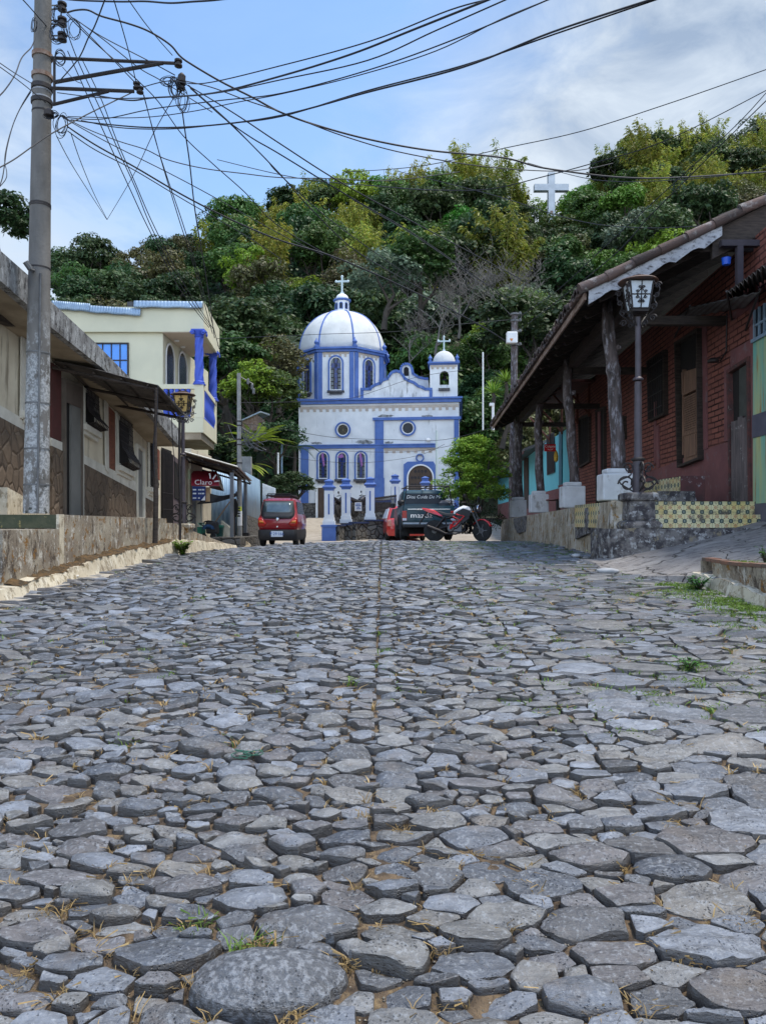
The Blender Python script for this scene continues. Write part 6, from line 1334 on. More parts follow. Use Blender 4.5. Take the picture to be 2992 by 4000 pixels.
# ---------------------------------------------------------------- big utility pole
def main_pole():
 Z = 10.45
 b = W(143, 2006, Z); t = W(172, -120, Z)
 T = Thing('utility_pole', 'tall round concrete utility pole with flaking paint in front of the low house', 'utility pole', b)
 m = MB(); n = 24; m.tube([b.lerp(t, i/n) for i in range(n+1)], [0.172-(0.172-0.108)*i/n for i in range(n+1)], 28); m.build('shaft', POLE, T, True)
 P = lambda y: (b.lerp(t, (2006-y)/2126.0), 0.172-(0.064)*(2006-y)/2126.0)
 def hoop(y, mt, h=.05, pr=.012, nm='band'):
  p, r = P(y); m = MB(); m.lathe(p-UP*h/2, [(r+.002, 0), (r+pr, .001), (r+pr, h), (r+.002, h+.001)], 24); return m.build(nm, mt, T, True)
 for y in (220, 300, 345, 400): hoop(y, RUSTB if y < 310 else IRON, .06, .02)
 for y, m_ in ((360, PEEL), (388, PEEL), (440, IRON), (800, IRON), (808, IRON), (1050, IRON), (1380, STEEL), (1578, STEEL), (1755, STEEL), (1895, STEEL)): hoop(y, m_, .022, .006)
 m = MB(); pts = []
 for y in (1080, 1200, 1400, 1600, 1800, 2004): p, r = P(y); pts.append(p+V(r*.55+.0, -r*.85-.012, 0))
 m.tube(pts, .016, 8); m.build('conduit', STEEL, T, True)
 def arm(x0, y0, x1, y1, r, Zf=Z-.2): m.tube([W(*TT((x0, y0)), Zf), W(*TT((x1, y1)), Zf)], r, 6)
 m = MB(); arm(300, 340, 1030, 372, .022); arm(318, 484, 960, 370, .026); m.build('upper_bracket', IRON, T)
 m = MB(); arm(300, 518, 790, 537, .024); arm(312, 615, 640, 536, .022); arm(322, 335, 322, 618, .018); m.build('lower_bracket', IRON, T)
 def insul(x, y, Zf=Z-.2, s=1.0):
  p = W(*TT((x, y)), Zf); m = MB(); m.lathe(p-UP*.05*s, [(.02*s, 0), (.05*s, .01*s), (.05*s, .03*s), (.03*s, .04*s), (.03*s, .06*s), (.05*s, .07*s), (.05*s, .09*s), (.02*s, .10*s)], 10); return m.build('insulator', IRON, T, True)
 for p in ((368, 40), (368, 128), (368, 218)): insul(*p, s=1.25); m = MB(); arm(305, p[1]-8, 372, p[1]-8, .010); arm(305, p[1]+14, 372, p[1]+12, .010); m.build('insulator_hook', STEEL, T)
 insul(1050, 372, s=1.1); insul(805, 505, s=1.0); insul(825, 530, s=1.0); insul(1068, 505, s=1.1)
 p = W(112, 1050, Z-.25); m = MB(); m.tube([p, W(143, 1060, Z-.1)], .022, 6); m.tube([W(100, 1022, Z-.3), W(120, 1050, Z-.25)], .04, 8); m.build('spotlight', STEEL, T, True)
 def coil(cx, cy, rx, ry, n, sd, nm='cable_coil'):
  m = MB(); r = random.Random(sd)
  for k in range(n):
   ox, oy = r.uniform(-12, 12), r.uniform(-10, 10); sx, sy = rx*r.uniform(.6, 1.15), ry*r.uniform(.75, 1.15); ph = r.uniform(-.3, .3); pts = []
   for i in range(17): a = 2*math.pi*i/16; x = math.cos(a)*sx; y = math.sin(a)*sy; pts.append(W(*TT((cx+ox+x*math.cos(ph)-y*math.sin(ph), cy+oy+x*math.sin(ph)+y*math.cos(ph))), Z-.25+.04*math.sin(a*2)))
   m.tube(pts, .0045, 4, False)
  return m.build(nm, CABLE, T)
 coil(1030, 520, 26, 62, 8, 1); coil(1072, 590, 34, 70, 5, 2); coil(995, 480, 42, 28, 4, 3); coil(1060, 480, 22, 26, 5, 4); coil(360, 740, 34, 62, 6, 5); coil(300, 675, 40, 20, 6, 6); coil(345, 200, 42, 60, 7, 7); coil(360, 340, 40, 40, 5, 8); coil(440, 170, 48, 60, 3, 9); coil(335, 80, 30, 50, 5, 10); coil(205, 150, 14, 40, 3, 11)
 m = MB(); m.lathe(W(*TT((1070, 490)), Z-.25), [(.02, 0), (.05, .02), (.055, .10), (.02, .14)], 8); m.build('splice_case', IRON, T, True); m = MB(); m.lathe(W(*TT((290, 690)), Z-.25), [(.03, 0), (.07, .02), (.07, .08), (.02, .12)], 8); m.build('splice_case', IRON, T, True)
main_pole()
# ---------------------------------------------------------------- overhead cables
CAB = []
def cable(label, pts, Z0, Z1, Q=TT, r=.0075, r1=None, wob=0.0, grp='overhead cables', cat='cable'):
 S = [Q(p) for p in pts]; n = len(S); L = [0]
 for a, b in zip(S[:-1], S[1:]): L.append(L[-1]+math.hypot(a[0]-b[0], a[1]-b[1]))
 P = [W(s[0], s[1], 1/((1/Z0)*(1-l/L[-1])+(1/Z1)*(l/L[-1]))) for s, l in zip(S, L)]
 B = bez(P, 7); m = MB(); k = len(B); r1 = (r if r1 is None else r1)*1.05; r *= 1.0
 rr = random.Random(len(CAB)); B = [b+V(rr.uniform(-1, 1), 0, rr.uniform(-1, 1))*wob for b in B]
 m.tube(B, [r+(r1-r)*i/(k-1) for i in range(k)], 5); o = m.build('cable', CABLE, None, True); tag(o, label, cat, grp); CAB.append(o); return o
zp = 10.2
RUNS = [
 ('thick cable bundle across the very top of the sky from the pole head', [(330, -12), (460, 2), (700, 10), (850, 8), (1000, 18), (1130, 10), (1270, 0), (1500, -30)], zp, 8.5, TT, .011),
 ('thick twisted cable arching from the pole head over the bracket tip and down the sky', [(395, 75), (450, 60), (520, 60), (600, 96), (760, 140), (880, 186), (1000, 262), (1060, 330), (1130, 380), (1300, 480), (1480, 570), (1655, 662), (1880, 742), (2180, 822), (2530, 885), (2960, 928), (3240, 995), (3800, 1048), (4500, 1010), (4600, 1000)], zp, 19, TT, .012, .018),
 ('cable running from the top insulator straight to the lower bracket end', [(385, 62), (520, 200), (660, 345), (800, 490)], zp, 10.25, TT),
 ('cable from the pole head falling past the upper bracket to the first coil', [(440, 110), (600, 215), (860, 350), (1030, 442)], zp, 10.25, TT),
 ('short cable from the pole head crossing the upper bracket', [(470, 130), (620, 240), (820, 400), (960, 480), (1250, 660)], zp, 11.5, TT),
 ('long cable dropping from the pole head to the dark trees left of the dome', [(395, 85), (560, 250), (900, 560), (1080, 800), (1260, 970), (1440, 1130), (1655, 1340), (2000, 1540)], zp, 26, TT, .007, .013),
 ('topmost cable fanning from the coils down to the bamboo ridge', [(1085, 475), (1250, 515), (1450, 590), (1655, 660), (2020, 800), (2400, 905), (2900, 985), (3350, 1005), (3600, 960)], zp, 22, TT, .007, .013),
 ('second cable fanning from the coils down past the left end of the ridge', [(1085, 490), (1270, 600), (1430, 700), (1655, 850), (2000, 1070), (2400, 1290), (3060, 1640)], zp, 30, TT, .007, .016),
 ('third cable fanning from the coils down across the hillside', [(1110, 500), (1300, 680), (1480, 810), (1655, 912), (2060, 1160), (2500, 1420), (2980, 1760)], zp, 30, TT, .007, .016),
 ('fourth, steepest cable fanning from the coils towards the dome', [(1110, 505), (1330, 700), (1480, 850), (1655, 1032), (1860, 1260), (2130, 1500), (2500, 1710)], zp, 30, TT, .007, .016),
 ('cable from the coils steeply down and right over the tree tops', [(1120, 520), (1340, 715), (1560, 930), (1660, 1040), (1990, 1330), (2400, 1620)], zp, 30, TT, .006, .013),
 ('heavy cable sagging from the pole clamp across the whole hillside to the right pole', [(400, 745), (560, 850), (800, 985), (1100, 1160), (1400, 1310), (1655, 1415), (1990, 1520), (2400, 1700), (2800, 1900), (3010, 2030)], zp, 30, TT, .010, .022),
 ('thin companion of the heavy sagging cable', [(400, 770), (560, 880), (800, 1005), (1100, 1185), (1420, 1370), (1650, 1520)], zp, 22, TT, .007, .011),
 ('kinked cable from the pole clamp dipping to the ridge trees', [(360, 680), (520, 760), (700, 830), (860, 880), (990, 940), (1200, 990), (1430, 1020), (1655, 1044), (1960, 1050), (2300, 1060), (2700, 1010)], zp, 24, TT, .006, .012),
 ('cable from the clamp to the tree tops above the cream house', [(370, 690), (650, 845), (1000, 1020), (1280, 1170), (1655, 1380), (1900, 1500)], zp, 26, TT, .006, .012),
 ('upper cable climbing from the coils to the top edge, left of the bundle', [(840, 512), (1000, 475), (1200, 490), (1655, 385), (2180, 240), (2640, 60), (2900, -10)], zp, 6.5, TT, .0065),
 ('heavy cable climbing from the lower bracket to the top edge', [(560, 560), (760, 590), (900, 575), (1250, 548), (1655, 446), (2060, 320), (2420, 178), (2880, -6)], zp, 6.5, TT, .010),
 ('second climbing cable from the lower bracket to the top edge', [(340, 545), (600, 575), (870, 575), (1250, 550), (1655, 468), (2160, 355), (2560, 180), (2990, -10)], zp, 6.5, TT, .0065),
 ('low climbing cable from the clamp crossing to the top edge centre', [(380, 690), (600, 700), (900, 640), (1300, 590), (1655, 548), (2170, 410), (2660, 235), (3230, -6)], zp, 6.8, TT, .0065),
 ('faint climbing cable just below the others, left of centre', [(400, 685), (800, 692), (1100, 660), (1400, 600), (1655, 552), (2100, 445), (2560, 300), (2950, 110), (3270, -20)], zp, 7, TT, .0055),
 ('lowest heavy cable sweeping from the clamp up to the top edge right of centre', [(420, 705), (620, 730), (900, 750), (1250, 736), (1655, 678), (2150, 545), (2720, 395), (3240, 190), (3840, -8)], zp, 6.2, TT, .009),
 ('twin of the lowest sweeping cable, crossing it twice', [(480, 708), (700, 750), (1000, 758), (1300, 730), (1655, 684), (2150, 535), (2720, 385), (3260, 200), (3870, -8)], zp, 6.2, TT, .007),
 ('leftmost line of the triple drop from the lower bracket to the cream house', [(400, 300), (480, 480), (560, 660), (660, 880), (770, 1120), (880, 1354), (1060, 1700), (1230, 1925)], zp, 26, TT, .0065, .012),
 ('middle line of the triple drop from the lower bracket to the cream house', [(390, 170), (470, 380), (600, 660), (700, 890), (800, 1110), (900, 1354), (1075, 1690), (1245, 1930)], zp, 26, TT, .0065, .012),
 ('rightmost line of the triple drop from the lower bracket to the cream house', [(480, 340), (600, 590), (690, 830), (790, 1060), (915, 1345), (1090, 1680), (1260, 1940)], zp, 26, TT, .006, .012),
 ('left line of the pair hanging from the lower bracket end', [(840, 540), (900, 760), (960, 980), (1060, 1310), (1140, 1560), (1250, 1960)], zp, 25, TT, .006, .011),
 ('right line of the pair hanging from the lower bracket end', [(848, 560), (920, 840), (990, 1060), (1078, 1320), (1170, 1620), (1290, 2050)], zp, 25, TT, .006, .011),
 ('single line falling steeply from the hanging coils to the cream house corner', [(1072, 650), (1090, 780), (1115, 950), (1140, 1180), (1165, 1350), (1215, 1640), (1262, 1985)], zp, 26, TT, .009, .014),
 ('outer line of the thin pair falling from the clamp to a knot', [(335, 800), (420, 960), (520, 1120), (630, 1290)], zp, 24, TT, .006, .008),
 ('inner line of the thin pair falling from the clamp to a knot', [(418, 780), (480, 960), (560, 1150), (632, 1290)], zp, 24, TT, .006, .008),
 ('line rising from the meeting knot in the sky to the hanging coils', [(632, 1290), (780, 1040), (900, 790), (1022, 575)], 24, zp, TT, .008, .0055),
 ('upper line leaving the pole through the left edge', [(-20, 355), (90, 430), (205, 500)], 8, zp, TT, .0055),
 ('second line leaving the pole through the left edge, behind the pole', [(-20, 378), (120, 480), (300, 625)], 8, 10.7, TT, .0055),
 ('thick line sagging from the lower left edge up to the lower bracket end', [(-40, 1005), (80, 940), (200, 855), (300, 788), (480, 690), (640, 610), (775, 545)], 8, 10.25, TT, .0075),
 ('wavy line from the pole neck curling out at the left edge', [(205, 235), (185, 280), (130, 340), (90, 440), (30, 530), (-20, 580)], 10.2, 8.5, TT, .0075),
 ('loose line hanging from the pole band down the left edge', [(190, 520), (130, 620), (80, 730), (45, 860), (30, 960), (15, 1050), (-20, 1140)], 10.2, 8.8, TT, .0065),
 ('second loose line hanging down the left edge in a loop', [(185, 540), (110, 660), (60, 790), (30, 930), (42, 1010), (35, 1055), (-10, 1110)], 10.2, 8.8, TT, .005),
 ('short line passing behind the pole head at the top left', [(120, -20), (180, 45), (250, 125), (315, 195)], 9, 10.8, TT, .0075),
 ('line from the top edge crossing down to the lower left bracket', [(622, -12), (560, 150), (520, 225), (460, 350), (340, 490)], 7.5, zp, TT, .0075),
 ('line from the top edge dropping to the lower bracket insulator', [(668, -12), (710, 130), (760, 310), (805, 495)], 7.5, 10.25, TT, .006),
 ('line from the top edge slanting to the upper bracket tip', [(750, -12), (850, 130), (940, 240), (1015, 325)], 7.5, 10.25, TT, .0055),
 ('short bracing line between the two bracket arms', [(370, 395), (440, 470), (480, 490)], zp, zp, TT, .005),
 ('cable from the right edge down to the ridge left of the cross', [(1655, 150), (1440, 225), (1250, 285), (1090, 320), (900, 360), (740, 372)], 9, 26, DD, .0055, .011),
 ('sagging cable from the right edge over the white cross to the ridge', [(1655, 195), (1500, 275), (1400, 318), (1290, 350), (1180, 380), (1060, 408), (960, 411), (850, 405), (640, 384), (470, 345)], 9, 26, DD, .0055, .012),
 ('cable sagging across the right ridge to the right edge', [(1140, 352), (1250, 382), (1330, 392), (1440, 390), (1560, 380), (1655, 362)], 24, 14, DD, .010, .007),
 ('violet cable plunging from the right edge towards the veranda eave', [(1660, 212), (1540, 330), (1470, 400), (1400, 470), (1310, 565), (1140, 700)], 8, 22, DD, .006, .010),
 ('thin cable beside the violet one towards the right pole', [(1655, 200), (1580, 280), (1440, 410), (1320, 520), (1200, 630), (1112, 690)], 8, 27, DD, .0045, .010),
 ('slack cable crossing below the cross behind the veranda roof', [(860, 370), (1060, 420), (1240, 475), (1380, 492), (1520, 488)], 30, 16, DD, .013, .008),
 ('cable from the right pole slanting up left over the bare trees', [(1112, 690), (1010, 590), (880, 500), (760, 430)], 28, 40, DD, .010, .012),
 ('lower cable crossing in front of the dome to the right pole', [(468, 732), (560, 728), (700, 722), (860, 716), (1000, 700), (1112, 690)], 27, 28, DD, .010, .010),
 ('thin wire crossing the church front from the small left pole', [(520, 870), (640, 868), (760, 860), (900, 815), (1000, 800)], 30, 44, DD, .009, .012),
 ('upper service wire from the small left pole to the right', [(520, 915), (600, 925), (720, 945), (850, 950), (960, 950), (1060, 925)], 30, 30, DD, .009, .009),
 ('middle service wire from the small left pole to the right', [(520, 930), (620, 962), (760, 975), (900, 975), (1010, 955)], 30, 34, DD, .008, .009),
 ('lower service wire from the small left pole across the church windows', [(520, 960), (640, 990), (780, 1000), (900, 985), (960, 960)], 30, 38, DD, .007, .010),
 ('wire from the small left pole to the balcony corner', [(516, 820), (490, 780), (470, 745)], 30, 28, DD, .007, .007)]
for a in RUNS: cable(*a[:5], r=(a[5] if len(a) > 5 else .007), r1=a[6] if len(a) > 6 else None, wob=.0)
# ---------------------------------------------------------------- tin awning on poles in front of the low house
def tin_awning():
 A = W(*C1((300, 752)), 13.2); B = W(*C1((912, 888)), 14.1); C = W(*C1((1066, 1062)), 16.1); D = W(*C1((545, 958)), 16.4)
 T = Thing('tin_awning', 'long dirty corrugated awning held by two thin poles over the left pavement', 'awning', (A+B+C+D)/4)
 nrm = (B-A).cross(D-A).normalized(); nrm = nrm if nrm.z > 0 else -nrm
 m = MB(); n = 22; m.grid(lambda u, v: A.lerp(D, u).lerp(B.lerp(C, u), v)+nrm*.012*math.sin(u*n*2*math.pi)+UP*.02*math.sin(v*5+u*3), n*6, 10); o = m.build('corrugated_sheet', ZINCD, T, 'all'); s = o.modifiers.new('t', 'SOLIDIFY'); s.thickness = .005
 for v in (.12, .38, .64, .90): m = MB(); m.tube([A.lerp(B, v)-nrm*.05, D.lerp(C, v)-nrm*.05], .025, 4); m.build('purlin', WOOD, T)
 for u in (.02, .5, .98): m = MB(); m.tube([A.lerp(D, u)-nrm*.10, B.lerp(C, u)-nrm*.10], .03, 4); m.build('rafter', WOOD, T)
 m = MB(); m.tube([B-nrm*.02, C-nrm*.02], .016, 4); m.build('edge', STEEL, T)
 for px, yb, Z, yt, mt in ((607, 2122, 14.1, 1515, WOOD), (704, 2110, 15.95, 1630, IRON)):
  m = MB(); b = W(px, yb, Z); t = W(px+(4 if px < 650 else -1), yt, Z); m.tube([b, b.lerp(t, .3)+V(.012, 0, 0), b.lerp(t, .6)-V(.01, 0, 0), t], [.052 if px < 650 else .03, .05 if px < 650 else .03, .035 if px < 650 else .028, .028], 8); m.build('pole', mt, T, True)
 m = MB(); b = W(608, 1720, 14.12); m.tube(bez([W(C1((912, 900))[0], C1((912, 900))[1], 14.0), W(*C1((905, 1100)), 14.0), W(*C1((885, 1230)), 14.0), W(*C1((893, 1420)), 14.0)], 6), .008, 4); m.tube(bez([W(*C1((990, 1080)), 15.5), W(*C1((1000, 1260)), 15.6), W(*C1((1020, 1380)), 15.8), W(*C1((1030, 1420)), 15.9)], 6), .008, 4); m.build('loose_wire', CABLE, T)
 m = MB(); r = random.Random(4)
 for k in range(12): p = C+V(r.uniform(-.12, .12), r.uniform(-.2, .1), r.uniform(-.08, .05)); m.tube([p, p+V(r.uniform(-.1, .1), 0, r.uniform(-.1, .1)), p+V(r.uniform(-.15, .15), 0, r.uniform(-.12, .02))], .007, 4)
 m.build('tied_wire', STEEL, T)
tin_awning()
# ---------------------------------------------------------------- cream two-storey house with blue columns
def cream_house():
 Z = 27.0; P = lambda x, y, z=Z: W(*C1((x, y)), z); T = Thing('cream_house', 'pale yellow two-storey house with twisted blue balcony columns and a zinc roof', 'house', P(900, 1200))
 a = P(150, 1300); b = P(940, 440); xl = a.x-2
 m = MB(); m.box(xl, b.x, Z+.001, Z+7, E-1, P(0, 590).z); m.build('wall', CREAM_H, T)
 m = MB(); e = P(1165, 590); t = P(600, 438).z
 far = W(*C1((1243, 690)), 30.7)
 pts = [V(xl, Z-.15, e.z), V(e.x, Z-.15, e.z), V(far.x, 30.7, e.z), V(xl, 32, e.z)]
 m.prism(pts, UP*(P(0, 470).z-e.z)); m.build('upper_wall', CREAM_H, T)
 m = MB(); m.prism([V(P(345, 0).x, Z-.14, P(0, 470).z+.001), V(e.x-.02, Z-.14, P(0, 470).z+.001), V(far.x-.05, 30.6, P(0, 470).z+.001), V(P(345, 0).x, 33, P(0, 470).z+.001)], UP*(P(0, 447).z-P(0, 470).z)); m.build('parapet', CREAM_H, T)
 m = MB(); q = [P(880, 592), P(1160, 592)]; m.prism([V(b.x+.02, Z-.12, e.z-.022), V(e.x-.03, Z-.12, e.z-.022), V(far.x-.03, 30.6, e.z-.022), V(b.x+.02, 30.6, e.z-.022)], UP*.02); m.build('ceiling', CREAM_IN, T)
 for x, y in ((1020, 592), (1055, 650)): m = MB(); p = P(x, y, 28 if y < 600 else 29); p.z = e.z-.03; m.lathe(p, [(.10, 0), (.09, -.04)], 12); m.build('ceiling_light', WPAINT, T)
 m = MB(); m.prism([V(e.x, Z-.15, e.z), V(e.x, Z-.15, P(0, 415).z), V(far.x+.02, 30.9, P(0, 440).z+.2), V(far.x+.02, 30.9, e.z)], V(.10, 0, 0)); m.build('fascia', CREAM_H, T)
 def sheet(px, z0, z1, sd):
  r = random.Random(sd); m = MB(); A = P(*px[0], Z-.25); B = P(*px[1], Z-.25); dz = P(*px[2], Z-.25).z-P(*px[1], Z-.25).z
  n = 60; m.grid(lambda u, v: A.lerp(B, u)+UP*(dz*v+.02*math.sin(u*17+sd)*v*.5)+V(0, v*-.04+.02*math.sin(u*n*2), 0), n, 3); m.grid(lambda u, v: A.lerp(B, u)+V(-v*.9, v*3.6, v*.05+.01*math.sin(u*n*2)), n, 2); o = m.build('roof_sheet', mat('bluish_zinc_%d' % sd, (.30, .40, .52), (.22, .31, .43), 1.5, .45, .1, 8, metal=.3), T, 'all'); s = o.modifiers.new('t', 'SOLIDIFY'); s.thickness = .01
 sheet([(300, 404), (520, 422), (520, 470)], 0, 0, 1); sheet([(515, 432), (812, 452), (812, 494)], 0, 0, 2); sheet([(773, 405), (1168, 410), (1168, 450)], 0, 0, 3)
 m = MB(); m.box(P(740, 0).x, P(782, 0).x, Z-.1, Z+.4, P(0, 452).z, P(0, 415).z); m.build('chimney', SILL, T)
 a0, b0 = P(545, 850), P(745, 648)
 m = MB(); f = Fr((0, Z), (1, 0), (0, -1)); f.ring(m, rect(a0.x, b0.x, a0.z-E, b0.z-E), rect(a0.x+.05, b0.x-.05, a0.z-E+.05, b0.z-E-.05), .001, .06); w = m.build('window', IRON, T)
 m = MB(); f.box(m, a0.x, b0.x, a0.z-E, b0.z-E, .001, .01); m.build('pane', GLASSB, w); m = MB()
 for k in (.25, .5, .75): x = a0.x+(b0.x-a0.x)*k; f.box(m, x-.018, x+.018, a0.z-E, b0.z-E, .011, .035)
 f.box(m, a0.x, b0.x, (a0.z+b0.z)/2-E-.02, (a0.z+b0.z)/2-E+.02, .011, .034); m.build('glazing_bar', IRON, w)
 g = Fr((b.x, Z), (0, 1), (1, 0))
 for s0, s1, yb, yt in ((.35, 1.35, 1000, 660), (2.0, 3.2, 1000, 735)):
  c = (s0+s1)/2; m = MB(); z0 = P(0, 1100).z-E; m2 = arch(c, (s1-s0)/2, z0, e.z-E-.75, 10); g.poly(m, m2, .001, .02); w = m.build('arched_window', GLASSD, T); m = MB(); g.ring(m, arch(c, (s1-s0)/2+.08, z0, e.z-E-.75, 10), m2, .021, .05); m.build('frame', WPAINT, w)
 bx1 = P(1180, 0).x; z0 = P(0, 1168).z; z1 = P(0, 892).z; f = Fr((0, Z-.2), (1, 0), (0, -1)); x0 = P(928, 0).x
 fc = W(*C1((1250, 1000)), 30.7); fx = fc.x
 m = MB(); m.prism([V(x0, Z-.2, z0), V(bx1, Z-.2, z0), V(fx, 30.7, z0), V(x0, 30.7, z0)], UP*(P(0, 1085).z-z0))
 m.build('balcony_slab', CREAM_H, T)
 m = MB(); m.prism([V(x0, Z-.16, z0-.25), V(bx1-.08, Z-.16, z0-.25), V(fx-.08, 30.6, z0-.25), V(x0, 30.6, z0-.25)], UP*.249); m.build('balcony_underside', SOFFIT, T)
 zt = P(0, 1084).z; zr = P(0, 918).z
 m = MB(); m.box(x0, bx1, Z-.2, Z-.02, zr, z1); m.box(bx1-.32, bx1, Z-.2, Z-.02, zt, zr-.001); m.prism([V(bx1-.18, Z-.019, zr), V(bx1, Z-.019, zr), V(fx, 30.7, zr), V(fx-.18, 30.7, zr)], UP*(z1-zr)); m.prism([V(fx-.02, 30.35, zt), V(fx, 30.7, zt), V(fx-.18, 30.7, zt), V(fx-.2, 30.35, zt)], UP*(zr-zt-.001)); m.build('balustrade_rail', CREAM_H, T)
 bp = [(.05, 0), (.075, .03), (.05, .08), (.085, .22), (.10, .34), (.08, .5), (.045, .68), (.04, .82), (.06, .9), (.075, .96), (.06, 1.0)]
 hh = zr-zt
 def bal(p): m = MB(); m.lathe(p, [(r*1.15, z*hh) for r, z in bp], 10); m.build('baluster', BLUEV, T, True)
 nb = 5
 for i in range(nb): bal(V(x0+.12+(bx1-.45-x0-.12)*(i+.5)/nb, Z-.11, zt))
 for i in range(11): t_ = (i+.6)/11.3; bal(V(bx1-.09+(fx-bx1)*t_, Z+.15+(3.3)*t_, zt))
 def column(xp, yb, yt, Zc):
  b_ = W(*C1((xp, yb)), Zc); t_ = W(*C1((xp, yt)), Zc); H = t_.z-b_.z; m = MB(); r = .155
  m.lathe(b_, [(r*1.5, 0), (r*1.5, .05), (r*1.25, .07), (r*1.3, .11), (r*1.05, .15)], 20); n = 26; nk = 44; vs = []; z0_, z1_ = b_.z+.15, t_.z-.26
  for i in range(nk+1):
   z = z0_+(z1_-z0_)*i/nk
   for k in range(n): a = 2*math.pi*k/n; rr = r*(1+.10*math.sin(5*a-i*.42))*(1-.1*i/nk); vs.append((b_.x+rr*math.cos(a), b_.y+rr*math.sin(a), z))
  m.add(vs, [(i*n+k, i*n+(k+1) % n, (i+1)*n+(k+1) % n, (i+1)*n+k) for i in range(nk) for k in range(n)])
  m.lathe(V(b_.x, b_.y, z1_), [(r*.95, -.01), (r*1.15, .02), (r*.98, .05), (r*1.1, .10), (r*1.45, .17), (r*1.5, .20)], 20); m.box(b_.x-r*1.55, b_.x+r*1.55, b_.y-r*1.55, b_.y+r*1.55, z1_+.201, z1_+.26); c = m.build('column', BLUEV, T, True)
  m = MB()
  for sx in (-1, 1): scroll(m, V(b_.x+sx*r*1.3, b_.y-r*1.45, z1_+.13), V(sx, 0, 0), UP, .07, 1.4, .028); scroll(m, V(b_.x+r*1.45, b_.y+sx*r*1.3, z1_+.13), V(0, sx, 0), UP, .07, 1.4, .028)
  m.build('volute', BLUEV, c, True)
 column(1149, 893, 576, Z-.05); column(1228, 985, 700, 30.4)
BLUEV = mat('ultramarine_paint', (0.05, 0.10, 0.52), (0.035, 0.075, 0.42), 3, 0.5, 0.1, 20)
cream_house()
